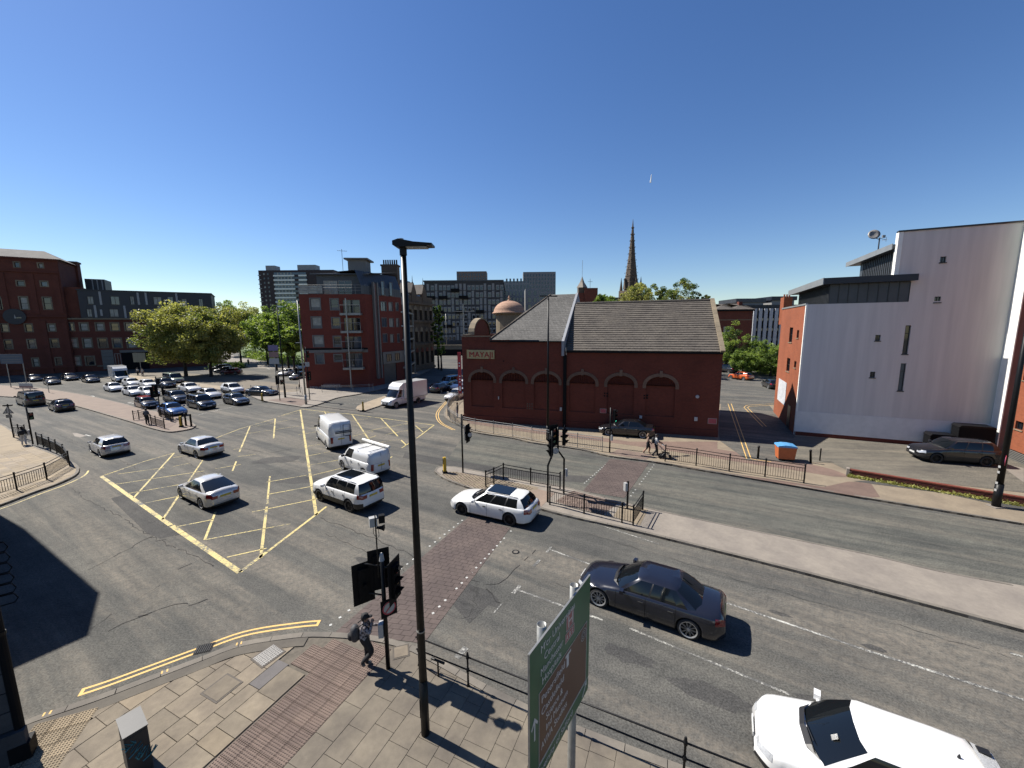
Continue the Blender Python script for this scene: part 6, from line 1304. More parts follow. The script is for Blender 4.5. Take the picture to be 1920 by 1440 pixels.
SP['coupe_suv'] = spec(L=4.5, W=1.84, H=1.64, r=.36, xf=1.36, xr=-1.30, sill=.25, clad=2, sh=prof(4.5, .76, 1.0, .95, 1.06, -1.6, 1.10), top=[(-2.25, 1.10), (-2.15, 1.2), (.9, 1.10), (1.85, .96), (2.15, .86), (2.25, .74)],
                       cab=dict(bF=1.22, bR=-2.0, rF=.42, rR=-1.45, side=[(0, 'g'), (.0, 'K'), (-.07, 'g'), (-1.0, 'P')]), inr=.24, pz=.9)
SP['mpv'] = spec(L=4.75, W=1.85, H=1.78, r=.33, xf=1.50, xr=-1.35, sh=prof(4.75, .78, 1.0, 1.2, 1.04, -1.8, 1.06), top=[(-2.375, 1.05), (1.2, 1.10), (1.95, .96), (2.25, .86), (2.375, .74)],
                 cab=dict(bF=1.42, bR=-2.25, rF=.65, rR=-2.05, side=[(0, 'g'), (.05, 'K'), (-.02, 'g'), (-.95, 'K'), (-1.02, 'g'), (-1.85, 'P')]), inr=.22, blunt=.25)
SP['small_van'] = spec(solidrear=1, L=4.28, W=1.83, H=1.81, r=.32, xf=1.33, xr=-1.36, mirp=0, sh=prof(4.28, .84, 1.06, 1.15, 1.06, -1.8, 1.06), top=[(-2.14, 1.06), (1.15, 1.12), (1.75, 1.02), (2.05, .9), (2.14, .8)],
                       cab=dict(bF=1.25, bR=-2.10, rF=.62, rR=-2.0, side=[(0, 'g'), (.12, 'P'), (-1.7, 'P')]), inr=.16, blunt=.22, leanf=.12, leanr=.02, tl=(.12, 2, 5), tin=.86, pz=.78, doors=[.95, .12, -.85])
SP['panel_van'] = spec(solidrear=1, L=5.9, W=1.99, H=2.42, r=.35, xf=1.95, xr=-1.75, mirp=0, sill=.28, sh=prof(5.9, .98, 1.22, 1.9, 1.24, -2.5, 1.24), top=[(-2.95, 1.24), (1.9, 1.30), (2.6, 1.12), (2.85, 1.02), (2.95, .9)],
                       cab=dict(bF=2.05, bR=-2.90, rF=1.30, rR=-2.82, side=[(0, 'g'), (.95, 'P'), (-2.5, 'P')]), inr=.15, rdrop=.06, blunt=.2, leanf=.1, leanr=.0, tl=(.10, 2, 5), tin=.86, pz=.95, doors=[1.8, .95, -.3], handles=[1.05])
SP['van'] = spec(L=5.2, W=1.95, H=1.97, r=.34, xf=1.62, xr=-1.55, sill=.25, mirp=0, sh=prof(5.2, .9, 1.12, 1.6, 1.14, -2.3, 1.14), top=[(-2.6, 1.14), (1.6, 1.2), (2.3, 1.04), (2.5, .95), (2.6, .84)],
                 cab=dict(bF=1.75, bR=-2.52, rF=1.0, rR=-2.42, side=[(0, 'g'), (.6, 'K'), (.52, 'g'), (-.8, 'K'), (-.87, 'g'), (-2.1, 'P')]), inr=.16, blunt=.22, leanf=.1, leanr=.02, tl=(.10, 3, 5), tin=.84)
def boxbody(x0, x1, w, z0, z1, roofr=.12):
    def f():
        mb = MB(); mb.box(x0, x1, -w/2, w/2, z0, z1); return mb
    return f
SP['luton'] = spec(solidrear=1, L=6.4, W=2.0, H=2.25, r=.35, xf=2.25, xr=-1.55, mirp=0, sill=.30, sh=prof(6.4, .98, 1.22, 2.2, 1.24, 0, 1.0), top=[(-3.2, 1.0), (1.0, 1.1), (2.1, 1.30), (2.85, 1.12), (3.1, 1.02), (3.2, .9)],
                   cab=dict(bF=2.30, bR=.95, rF=1.60, rR=1.0, side=[(0, 'g'), (1.3, 'P'), (1.15, 'P')]), inr=.16, blunt=.2, leanf=.1, leanr=0, tl=(.10, 1, 2), tin=.84, doors=[2.1, 1.25], handles=[1.4],
                   extra=[('cargo_box', None, lambda: MB().box(-3.2, .92, -1.09, 1.09, .95, 3.02)), ('cargo_box_edge', m_zincl, lambda: MB().box(-3.22, -3.16, -1.1, 1.1, .93, 3.04).box(-3.2, .92, -1.1, 1.1, .90, .96)),
                          ('cab_fairing', None, lambda: MB().xz([(.90, 2.15), (1.75, 2.2), (1.55, 2.62), (1.05, 2.95), (.90, 2.98)], -1.0, 1.0))])
REND = {}
def glossy(c, metal=0): return paintmat('car_paint_%d_%d_%d_%d' % (*[round(x*1000) for x in c], round(metal*10)), c, .22, metal)
NEARC = {}
def car(kind, paint, label, at, h=None, side=1, group=None, z=0, cat='car', scale=1, name=None, rim=None):
    """at: ('W', front wheel px, rear wheel px) on the visible side, ('F', px) front centre, ('R', px) rear centre, all on the ground"""
    P = SP[kind]
    if kind not in NEARC: NEARC[kind] = car_meshes(kind, P)
    if at[0] == 'W':
        a, b = G(*at[1], z), G(*at[2], z); h = (a-b).normalized(); lf = Vector((-h.y, h.x, 0)); c = (a+b)/2-h*(P['xf']+P['xr'])/2-lf*side*(P['W']/2-.1)
    else:
        h = Vector((h[0], h[1], 0)).normalized(); c = G(*at[1], z)-h*(P['L']/2)*(1 if at[0] == 'F' else -1)
    t = thing(name or {'car': 'car', 'van': 'van', 'lorry': 'box_lorry'}[cat], label, cat, (c.x, c.y, z), math.atan2(h.y, h.x), group)
    for nm, me, mode, M in NEARC[kind]:
        if nm == 'wheel':
            o = link('wheel', me[0], t); o.matrix_basis = M; q = link('rim', me[1], o)
            if rim: q.material_slots[0].link = 'OBJECT'; q.material_slots[0].material = rim
            continue
        o = link(nm, me, t)
        if nm == 'body' or mode == 'paint':
            o.material_slots[0].link = 'OBJECT'; o.material_slots[0].material = paint
    return t
WH = glossy((.60, .60, .59)); SILV = glossy((.50, .49, .475), .25); BLK = glossy((.006, .006, .008)); NAVY = glossy((.010, .011, .018), .2); GREY = glossy((.035, .036, .038), .3); BLUE = glossy((.02, .07, .20), .3); RED = glossy((.26, .015, .015)); DRED = glossy((.10, .008, .012)); TEAL = glossy((.14, .24, .28), .5); ORNG = glossy((.50, .09, .015)); GGRN = glossy((.20, .24, .21), .2); BLACKB = glossy((.010, .010, .012), .2)
hk = (G(1125, 1137)-G(1287, 1195)).normalized()
fc = G(1429, 1372, .55); c0 = Vector((fc.x, fc.y, 0))
P = SP['coupe_suv']; NEARC['coupe_suv'] = car_meshes('coupe_suv', P)
tcar = car('coupe_suv', WH, 'nearest white crossover cut off by the bottom right corner of the frame', ('F', (1429, 1500)), (-.875, .485)); tcar.location = c0-Vector((-.875, .485, 0)).normalized()*P['L']/2+Vector((-.10, .18, 0))
MB().add([(-1.42, .5, 1.655), (-1.42, -.5, 1.655), (-1.72, -.46, 1.60), (-1.72, .46, 1.60)], [(0, 1, 2, 3), (3, 2, 1, 0)]).build('roof_spoiler', WH, tcar)
for y in (.38, -.38): MB().box(-1.66, -1.48, y-.07, y+.07, 1.63, 1.665).build('spoiler_vent', m_trim, tcar)
MB().lathe([(.03, 1.63), (.02, 1.68), (.002, 1.72)], 8, M=Matrix.Translation((-1.1, 0, 0))).build('roof_aerial', m_trim, tcar)
MB().add([(.90, .30, 1.34), (.90, .42, 1.33), (.80, .42, 1.41), (.80, .30, 1.42)], [(0, 1, 2, 3), (3, 2, 1, 0)]).build('windscreen_sticker', m_platew, tcar)
car('saloon', NAVY, 'dark navy saloon on the near lanes right of the green road sign', ('W', (1125, 1137), (1287, 1195)))
e = car('estate', WH, 'white estate car with panoramic roof beside the central island', ('W', (868, 965), (955, 985)), rim=m_rimd); MB().add([(.15, -.48, 1.468), (.15, .48, 1.468), (-1.15, .48, 1.478), (-1.15, -.48, 1.478)], [(0, 3, 2, 1)]).build('panoramic_roof', m_cglass, e)
for s in (1, -1): MB().tube([(.1, s*.62, 1.43), (-.7, s*.63, 1.485), (-1.7, s*.60, 1.44)], .018, 5).build('roof_rail', m_trim, e)
e = car('boxy_suv', WH, 'boxy white SUV with black glass roof at the bottom of the yellow box', ('W', (601, 939), (658, 960)), rim=m_rimd); MB().add([(.25, -.52, 1.728), (.25, .52, 1.728), (-1.0, .52, 1.736), (-1.0, -.52, 1.736)], [(0, 3, 2, 1)]).build('panoramic_roof', m_cglass, e)
for s in (1, -1): MB().tube([(.3, s*.70, 1.68), (-.7, s*.72, 1.735), (-1.8, s*.70, 1.69)], .022, 5).build('roof_rail', m_zincl, e)
e = car('small_van', WH, 'small white van with a long pale tube on its roof', ('W', (645, 880), (683, 895)), cat='van'); MB().tube([(.95, -.62, 1.93), (-2.25, -.62, 1.93)], .10, 10).build('roof_tube', m_white, e)
for x in (.5, -.6, -1.8): MB().tube([(x, -.78, 1.72), (x, -.78, 1.84), (x, .78, 1.84), (x, .78, 1.72)], .02, 5).build('roof_bar', m_trim, e)
MB().box(-2.15, -2.135, -.006, .006, .5, 1.7).build('rear_door_gap', m_under, e)
for a, b in ((.72, .12), (-.02, -.75), (-.95, -1.75)): MB().add([(a, .925, 1.12), (b, .925, 1.12), (b, .80, 1.62), (a-.05, .80, 1.62)], [(0, 1, 2, 3), (3, 2, 1, 0)]).build('side_panel', WH, e) if False else None
e = car('panel_van', WH, 'tall white panel van with a black ladder rack on its rear door', ('W', (597, 823), (614, 842)), cat='van')
mb = MB(); mb.tube([(-3.0, -.75, 1.2), (-3.02, -.75, 2.15), (-3.02, -.2, 2.15), (-3.0, -.2, 1.2), (-3.0, -.75, 1.2)], .028, 5)
for z in (1.5, 1.62): mb.tube([(-3.04, -.85, z), (-3.04, .45, z)], .035, 5)
mb.build('ladder_rack', m_trim, e); MB().box(-2.97, -2.955, -.006, .006, .5, 2.2).build('rear_door_gap', m_under, e); MB().add([(1.1, 1.0, 1.35), (.7, 1.0, 1.35), (.7, .93, 1.8), (1.1, .93, 1.8)], [(0, 1, 2, 3), (3, 2, 1, 0)]).build('side_window', m_cglass, e)
e = car('luton', WH, 'white box lorry turning in past the keep-left bollard', ('W', (741, 765), (785, 755)), cat='lorry')
e.children[0]
car('liftback', SILV, 'silver liftback with black tail lamps in the middle of the yellow box', ('W', (343, 935), (380, 954)))
car('small_saloon', SILV, 'champagne silver saloon at the top of the yellow box', ('W', (341, 850), (370, 859)))
car('hatch', SILV, 'pale silver hatchback left of the yellow box', ('W', (172, 847), (191, 858)))
car('hatch', BLACKB, 'black hatchback driving away beside the long pinkish island', ('W', (94, 769), (104, 773)))
car('van', GREY, 'dark grey people carrier driving away at the far left', ('W', (34, 759), (47, 763)), cat='van')
hq = (.855, -.518)
gq = 'vehicles queuing at the lights'
for kind, paint, lab, p in [('mpv', BLACKB, 'black people carrier at the front of the queue beside the blue coupe', (394, 768)), ('small_saloon', BLUE, 'bright blue coupe at the front of the queue next to the guard rail', (339, 781)), ('hatch', GREY, 'dark grey hatchback at the front of the queue in the right-hand lane', (459, 760)),
                            ('suv', GREY, 'dark grey four-by-four right behind the signals in the queue', (345, 757)), ('mini', BLACKB, 'small black car with a red roof behind the blue coupe', (287, 767)), ('small_saloon', SILV, 'silver saloon behind the black people carrier in the queue', (407, 748)), ('saloon', WH, 'white saloon in the queue behind the dark four-by-four', (369, 736)),
                            ('coupe_suv', WH, 'white crossover in the queue touching the black saloon', (450, 739)), ('hatch', WH, 'white hatchback half hidden by the signals behind the red roofed car', (290, 744)), ('saloon', WH, 'white saloon second from the left of the queue', (263, 743)), ('small_saloon', WH, 'leftmost white saloon of the queue on its own', (223, 735)),
                            ('hatch', WH, 'white car in front of the box lorry at the back of the queue', (256, 725)), ('hatch', WH, 'white car beside the grey-green van in the queue', (287, 728)), ('suv', GREY, 'charcoal pick-up height car just in front of the grey-green van', (321, 728)), ('van', GGRN, 'grey-green van at the back of the queue by the tan footway', (337, 720)),
                            ('saloon', BLACKB, 'black saloon alone left of the white box lorry', (178, 718)), ('saloon', NAVY, 'dark saloon with bright lamps behind the small white sign board', (138, 714)), ('hatch', GREY, 'dark car by the shadow edge with a sunlit bonnet', (104, 722)), ('hatch', NAVY, 'dim blue car in the shade at the far left of the traffic', (70, 716))]:
    e = car(kind, paint, lab, ('F', p), hq, group=gq, cat='van' if kind == 'van' else 'car')
    if kind == 'mini': MB().add([(.2, .5, 1.447), (.2, -.5, 1.447), (-1.55, -.5, 1.447), (-1.55, .5, 1.447)], [(3, 2, 1, 0)]).build('red_roof_panel', RED, e)
car('luton', WH, 'white box lorry at the back of the queue under the brick mill', ('F', (232, 717)), (.80, -.60), group=gq, cat='lorry')
car('saloon', BLACKB, 'long black saloon at the end of the queue beside the signals on the corner', ('W', (498, 744), (470, 743)), side=-1, group=gq)
gp = 'cars parked under the olive trees'
car('hatch', DRED, 'dark red car parked under the trees nearest the road', ('W', (412, 703), (447, 702)), group=gp); car('hatch', BLACKB, 'black car parked right behind the dark red one', ('W', (403, 700), (438, 698)), group=gp); car('suv', BLACKB, 'black SUV parked farthest under the olive trees', ('W', (398, 697), (430, 695)), group=gp)
ga = 'cars coming down the road by the park'
car('hatch', GREY, 'silver-grey hatchback facing us beside the tall dark lamp post', ('F', (549, 713)), (.12, -1), group=ga); car('small_saloon', SILV, 'silver car behind the tall dark lamp post', ('F', (528, 706)), (.1, -1), group=ga); car('suv', WH, 'white SUV half hidden behind the grey lamp post', ('F', (563, 695)), (.1, -1), group=ga)
gs = 'cars waiting in the side street'
car('hatch', SILV, 'silver hatchback facing us at the corner railings', ('F', (840, 753)), (-.40, -.92), group=gs); car('hatch', WH, 'white car behind the silver hatchback at the brick venue', ('F', (850, 733)), (-.36, -.93), group=gs); car('mpv', TEAL, 'pale teal car in the shadow of the side street', ('F', (828, 727)), (-.42, -.9), group=gs); car('hatch', BLACKB, 'dark car in shade just behind the white box lorry', ('R', (812, 738)), (.35, .94), group=gs); car('suv', BLACKB, 'black car hard against the corner of the brick venue', ('F', (862, 747)), (-.36, -.93), group=gs)
car('saloon', BLACKB, 'black saloon parked on the footway against the brick venue', ('W', (1141, 817), (1204, 822)), z=KZ)
car('suv', BLACKB, 'black SUV parked on the rough car park by the white fin', ('W', (1751, 868), (1850, 875)), z=KZ+.01, rim=m_rimd)
gb = 'cars parked along the street beyond the alley'
car('hatch', RED, 'red car farthest up the street beyond the alley', ('R', (1358, 690)), (-.3, .95), z=KZ, group=gb); car('mpv', NAVY, 'dark blue people carrier parked between the red and orange cars', ('R', (1380, 700)), (-.35, .93), z=KZ, group=gb); car('hatch', ORNG, 'orange hatchback parked beneath the green hedge', ('R', (1409, 714)), (-.35, .93), z=KZ, group=gb); car('hatch', BLACKB, 'black hatchback parked against the orange brick side wall', ('W', (1426, 723), (1445, 731)), z=KZ, group=gb)
# ================================================================== STREET FURNITURE
def pole(mb, x, y, z0, z1, r0, r1=None, n=12, mat=0): return mb.tube([(x, y, z0), (x, y, z1)], [r0, r1 or r0], n, mat)
m_blk2 = plain('scuffed_black_column', (.008, .0085, .009), .42, 0, .5, 9, .2); m_red = plain('signal_red_lens', (.18, .01, .01), .2, 0, 0); m_amb = plain('signal_amber_lens', (.20, .08, .01), .2, 0, 0)
m_grn = plain('signal_green_lens', (.01, .10, .05), .2, 0, 0); mgl, n_, b_ = nodes('lit_green_signal'); b_.inputs['Base Color'].default_value = (.05, .5, .35, 1); b_.inputs['Emission Color'].default_value = (.1, 1, .6, 1); b_.inputs['Emission Strength'].default_value = 1.5
m_grey = plain('grey_equipment_box', (.42, .42, .41), .5, 0, .1, 5)
# main lamp column in front of the camera
b = G(798, 1375, KZ); t = thing('street_lamp', 'tall black street lamp column nearest the camera with a flat head', 'street lamp', tuple(b)); Hh = 11.55
pole(MB(), 0, 0, -.05, 1.5, .105, .10, 18).build('column_base', m_blk2, t, True); pole(MB(), 0, 0, 1.5, Hh-.15, .095, .058, 16).build('column', m_blk2, t, True)
mb = MB(); mb.xz([(-.17, Hh-.02), (-.17, Hh+.06), (-.05, Hh+.10), (.25, Hh+.04), (.62, Hh+.01), (.62, Hh-.03), (.10, Hh-.05), (-.1, Hh-.06)], -.17, .17); mb.build('lamp_head', m_black, t); MB().box(.08, .5, -.12, .12, Hh-.062, Hh-.045).build('lens', m_grey, t); MB().tube([(0, 0, Hh-.2), (0, 0, Hh)], .075, 12).build('spigot', m_black, t)
MB().lathe([(.05, Hh+.09), (.05, Hh+.13)], 10, M=Matrix.Translation((-.03, 0, 0))).build('photocell', m_grey, t); MB().box(-.10, -.092, -.06, .06, .5, 1.0).build('access_door', m_black, t)
for z in (2.8,): MB().lathe([(.099, z), (.099, z+.03)], 14).build('strap', m_galv, t)
def lampcol(px_, py, top, label, arms, mat=m_blk2, r=.09, z=KZ, D=None):
    b = G(px_, py, z) if D is None else AT(px_, py, D); t = thing('street_lamp', label, 'street lamp', tuple(b))
    pole(MB(), 0, 0, 0, 1.3, r*1.25, r*1.2).build('column_base', mat, t, True); pole(MB(), 0, 0, 1.3, top, r, r*.55).build('column', mat, t, True)
    for (ax, ay, az, ln) in arms: d = Vector((ax, ay, 0)).normalized(); a = Vector((0, 0, az)); MB().tube([a, a+d*.25], .03, 6).build('arm', mat, t); MB().cbox(tuple(a+d*(.2+ln/2)), ln, .24, .09, 0, math.atan2(ay, ax)).build('lamp_head', m_galv if mat is m_galv else mat, t)
    return t
lampcol(1027, 825, 12.4, 'tall slender lamp column in front of the brick venue with twin flat heads', [(1, .2, 12.4, .55), (-1, -.2, 12.4, .55)], r=.11)
t = lampcol(1867, 950, 11.5, 'thick dark lamp column at the right edge carrying a no stopping sign', [(1, 0, 11.5, .6)], r=.14)
MB().lathe([(.28, 0), (.28, .02)], 22, M=Matrix.Translation((-.10, -.16, 2.65)) @ Matrix.Rotation(R(-55), 4, 'Z') @ Matrix.Rotation(-PI/2, 4, 'Y')).build('sign_plate', plain('sign_red', (.45, .05, .07), .5, 0, .1, 4), t); MB().lathe([(.22, .02), (.22, .026)], 20, M=Matrix.Translation((-.10, -.16, 2.65)) @ Matrix.Rotation(R(-55), 4, 'Z') @ Matrix.Rotation(-PI/2, 4, 'Y')).build('sign_face', plain('sign_blue', (.16, .14, .42), .5, 0, .1, 4), t)
for z in (.9, 1.3, 1.9, 2.2): MB().box(-.185, -.17, -.05, .05, z, z+.12).build('sticker', m_grey, t)
MB().cbox((0, 0, .02), .6, .5, .03).build('foundation', m_conc, t)
lampcol(535, 745, 13.0, 'tall dark lamp column left of the brick flats', [(.3, -1, 13, .6)], r=.11)
lampcol(574, 758, 13.5, 'pale grey column with two small side lamps at the corner of the brick flats', [(-1, .2, 12.3, .7), (-1, .2, 8.1, .5)], mat=m_galv, r=.12)
lampcol(838, 664, 15.0, 'slim grey lamp column before the grey apartments', [(1, 0, 15, .9)], mat=m_galv, r=.10, z=0)
c = AT(870, 640, 110); t = thing('street_lamp', 'tall grey column with three lamp arms before the grey apartments', 'street lamp', (c.x, 110, 4)); zt = AT(867, 584, 110).z-4
pole(MB(), 0, 0, -4, zt+1.9, .18, .12).build('column', m_galv, t); MB().tube([(-2.6, 0, zt), (2.6, 0, zt)], .08, 6).build('arm', m_galv, t)
for x in (-2.6, 2.2, -.3): MB().box(x, x+.7, -.2, .2, zt+(1.9 if x == -.3 else .02), zt+(2.05 if x == -.3 else .2)).build('lamp_head', m_galv, t)
lampcol(480, 672, 9.0, 'thin lamp column on the park path behind the junction', [(1, 0, 9, .4)], r=.08, z=0)
# signals
def head(par, c, az, n=3, back=True, lit=None, name='signal_head', visor=.2):
    M = Matrix.Translation(c) @ Matrix.Rotation(az, 4, 'Z')           # faces +x of this frame
    mb = MB(); h = .32*n; mb.box(-.10, .10, -.15, .15, -h/2, h/2, 0, M)
    if back: mb.box(.0, .02, -.30, .30, -h/2-.15, h/2+.15, 0, M)
    mb.box(-.2, -.1, -.04, .04, -.05, .05, 0, M); o = mb.build(name, m_blackr, par)
    for k in range(n):
        z = h/2-.16-.32*k; N_ = M @ Matrix.Translation((.105, 0, z)) @ Matrix.Rotation(PI/2, 4, 'Y')
        MB().lathe([(.10, 0), (.10, .012)], 14, M=N_).build('lens', mgl if lit == k else [m_red, m_amb, m_grn][k if n == 3 else (0, 2)[k]], o)
        v = MB(); a = np.linspace(-.15*PI, 1.15*PI, 11); r_ = .125
        pts = [(0, r_*math.cos(q), r_*math.sin(q)) for q in a]; p2 = [(visor*(.35+.65*max(0, math.sin(q))), r_*math.cos(q), r_*math.sin(q)) for q in a]; m = len(a)
        v.add(pts+p2, [(i, i+1, m+i+1, m+i) for i in range(m-1)]+[(m+i, m+i+1, i+1, i) for i in range(m-1)], 0, M @ Matrix.Translation((.10, 0, z))); v.build('visor', m_blackr, o)
    return o
def pushbox(par, c, az): MB().cbox(c, .14, .22, .42, 0, az).build('push_button_box', m_grey, par)
b = G(728, 1253, KZ); t = thing('traffic_signal', 'near signal pole with black heads and a camera on a thin mast', 'traffic light', tuple(b))
pole(MB(), 0, 0, 0, 3.5, .062, .06).build('pole', m_blk2, t, True); MB().lathe([(.075, 3.42), (.05, 3.6), (.02, 3.65)], 12).build('pole_cap', m_grey, t)
head(t, (.33, -.04, 2.85), R(-14)); head(t, (-.20, .30, 2.95), R(115)); head(t, (-.62, .16, 2.62), R(125)); MB().tube([(0, 0, 3.25), (-.6, .2, 3.2)], .025, 6).tube([(0, 0, 2.35), (-.6, .2, 2.3)], .025, 6).tube([(0, 0, 3.2), (.3, 0, 3.25)], .025, 6).build('bracket', m_black, t)
M = Matrix.Translation((.17, -.12, 2.05)) @ Matrix.Rotation(R(-52), 4, 'Z'); so_ = MB().box(-.02, .0, -.23, .23, -.26, .26, 0, M).build('turn_sign', m_blackr, t); MB().lathe([(.19, 0), (.19, .008)], 20, M=M @ Matrix.Rotation(PI/2, 4, 'Y')).build('sign_face', m_grey, so_)
mr2 = plain('sign_red', (.45, .05, .07)); MB().box(.010, .014, -.16, .16, -.018, .018, 0, M @ Matrix.Rotation(R(45), 4, 'X')).build('red_bar', mr2, so_)
mb = MB(); a_ = np.linspace(0, 2*PI, 21); mb.add([(.0125, .195*math.cos(q), .195*math.sin(q)) for q in a_[:-1]]+[(.0125, .16*math.cos(q), .16*math.sin(q)) for q in a_[:-1]], [(i, (i+1) % 20, 20+(i+1) % 20, 20+i) for i in range(20)], 0, M); mb.build('red_ring', mr2, so_)
pole(MB(), -.12, .02, 2.9, 4.75, .022, .018, 8).build('mast', m_black, t); MB().cbox((-.20, .06, 4.55), .20, .16, .26, 0, .5).build('camera_box', m_grey, t); MB().cbox((.06, .02, 4.66), .16, .14, .22, 0, .4).build('detector_box', m_blackr, t)
MB().lathe([(.035, 0), (.05, .12), (.09, .2)], 12, M=Matrix.Translation((-.08, -.0, 4.40)) @ Matrix.Rotation(PI/2, 4, 'Y')).build('horn', m_blackr, t)
mb = MB(); mb.tube([(-.2, .06, 4.42), (-.2, .04, 4.2), (-.13, .02, 4.12)], .008, 4).tube([(-.05, .02, 4.4), (-.04, .02, 4.15), (-.11, .02, 4.05)], .008, 4); mb.build('cable', m_black, t)
MB().cbox((-.13, .0, 1.27), .14, .20, .42, 0, .1).build('push_button_box', m_grey, t); MB().box(-.2, -.19, -.05, .05, 1.4, 1.46, 0).build('button_light', mr2, t)
def signal(px_, py, z, ht, label, heads, bend=None, push=None, r=.057):
    b = G(px_, py, z); t = thing('traffic_signal', label, 'traffic light', tuple(b))
    if bend: MB().tube([(0, 0, 0), (0, 0, bend[2]), (bend[0], bend[1], bend[2]+.55), (bend[0], bend[1], ht)], r, 10).build('pole', m_blk2, t, True)
    else: pole(MB(), 0, 0, 0, ht, r).build('pole', m_blk2, t, True)
    for h in heads: head(t, h[0], R(h[1]), *(h[2:] if len(h) > 2 else ()))
    if push: pushbox(t, push, .2)
    return t
t = signal(868, 886, KZ, 4.1, 'signal pole on the cobbled nose of the central island with a white turn sign', [((.40, .0, 2.78), -18)])
MB().box(.20, .22, -.24, .24, 2.25, 3.3).build('white_edge', m_grey, t); MB().lathe([(.15, 0), (.15, .01)], 16, M=Matrix.Translation((.58, -.30, 2.75)) @ Matrix.Rotation(R(-60), 4, 'Z') @ Matrix.Rotation(PI/2, 4, 'Y')).build('turn_sign', m_grey, t)
signal(1027, 941, KZ, 4.1, 'left of the two bent-necked signals on the central island', [((.15, -.1, 3.3), 190)], bend=(.25, .2, 2.15))
t = signal(1057, 925, KZ, 4.1, 'right of the two bent-necked signals, carrying a no-turn sign', [((-.02, .0, 3.5), -10), ((-.65, -.05, 3.6), -60)], bend=(-.38, -.1, 2.15), push=(.12, 0, 1.3))
MB().lathe([(.19, 0), (.19, .012)], 18, M=Matrix.Translation((-.55, -.35, 2.75)) @ Matrix.Rotation(R(-80), 4, 'Z') @ Matrix.Rotation(PI/2, 4, 'Y')).build('turn_sign', m_grey, t); MB().box(-.75, -.73, -.4, -.05, 2.5, 3.0).build('sign_board', m_blackr, t)
signal(1143, 848, KZ, 3.6, 'green-lit signal on the far footway in front of the parked black saloon', [((.30, -.05, 2.95), -35, 3, False, 2)], push=(.1, -.05, 1.2))
signal(62, 833, KZ, 3.35, 'signal pole at the left corner railings', [((.25, 0, 2.55), -20, 2, False)], push=(-.1, 0, 1.1))
signal(525, 751, KZ, 3.6, 'signal with square backboard at the kerb beside the black saloon', [((-.15, .1, 2.9), 160), ((.45, 0, 2.6), -30, 2, False)])
signal(563, 736, KZ, 4.0, 'signal pole standing in the white railings on the corner', [((-.35, 0, 3.4), 170, 3, False), ((.35, 0, 2.9), -20, 2, False)])
t = signal(581, 750, KZ, 7.4, 'tall signal pole just in front of the brick flats with a pale box', [((.15, .1, 6.4), -30, 3, False), ((.15, 0, 3.4), -30)]); MB().box(-.2, .3, -.1, .1, 4.7, 5.3).build('equipment_box', m_grey, t)
t = signal(302, 782, KZ, 4.7, 'cluster of dark signal heads on the left island above the blue coupe', [((.0, -.3, 3.2), -90), ((-.5, 0, 2.9), 160), ((.5, .1, 3.0), 40), ((0, .2, 4.1), 60, 2, False)])
b = G(1176, 953, KZ); t = thing('push_button_post', 'short black push button post at the island end of the far crossing', 'post', tuple(b)); pole(MB(), 0, 0, 0, 1.55, .055).build('post', m_blk2, t); MB().cbox((-.14, -.03, 1.25), .14, .2, .45, 0, .3).build('push_button_box', m_grey, t)
# guard rails
def guardrail(pts, label, z=KZ, h=1.02, bars=True, mat=m_black, post=.045, gap=.13, two=False, ball=False, cat='railing', name='guard_rail', zlow=.16, bw=.010):
    P = [Vector((p.x, p.y, z)) for p in pts]; t = thing(name, label, cat, tuple(P[0]))
    o = P[0]
    pm = MB(); pm.tube([(0, 0, 0), (0, 0, h+.04)], post, 8); pm.lathe([(post*1.25, h+.02), (post*1.25, h+.06), (post*.5, h+.09)], 8); pmesh = pm.mesh('post', mat)
    for p in P: link('post', pmesh, t, p-o)
    bm_ = MB().box(-bw, bw, -bw, bw, zlow, h-.2 if not two else h-.02).mesh('bar', mat)
    for a, b in zip(P, P[1:]):
        mb = MB(); A, B = a-o, b-o
        for q in ([h-.03, h-.22, zlow] if not two else [h-.03, zlow]): mb.tube([A+Vector((0, 0, q)), B+Vector((0, 0, q))], .024 if q > .5 else .016, 6)
        mb.build('rail', mat, t)
        if bars:
            n = max(2, int((b-a).length/gap)); az = math.atan2((b-a).y, (b-a).x)
            for i in range(1, n): link('bar', bm_, t, A.lerp(B, i/n), az)
    return t
guardrail(px([(911, 913), (926, 907), (944, 898), (995, 908), (1050, 917)], KZ), 'black guard rail round the left half of the island crossing')
guardrail(px([(1031, 946), (1095, 963), (1166, 980), (1187, 985), (1205, 956)], KZ), 'black guard rail along the near side of the island crossing ending in a return')
guardrail(px([(1247, 865), (1305, 873), (1367, 884), (1434, 894), (1507, 906)], KZ), 'black guard rail along the far kerb right of the crossing', h=1.2)
rl = resample(px([(1129, 847), (1086, 840), (1000, 827), (960, 819), (890, 808), (868, 803)], KZ), 2.1)
guardrail(rl, 'pale galvanised guard rail along the far kerb in front of the brick venue', h=1.2, mat=m_galv, post=.03, gap=.14, bw=.009)
guardrail(resample(px([(868, 803), (850, 793), (841, 785), (838, 776), (842, 766), (850, 756), (862, 748)], KZ), 2.0), 'galvanised guard rail curving round the corner of the brick venue', h=1.2, mat=m_galv, post=.03, gap=.15, bw=.009)
guardrail(px([(71, 835), (82, 839), (95, 845), (107, 850), (121, 860), (131, 874), (88, 899), (32, 919), (-20, 936)], KZ), 'black guard rail round the left-hand corner', h=1.1)
guardrail(px([(26, 820), (37, 820), (49, 821)], KZ), 'short black guard rail behind the pedestrian in white trousers', h=1.2)
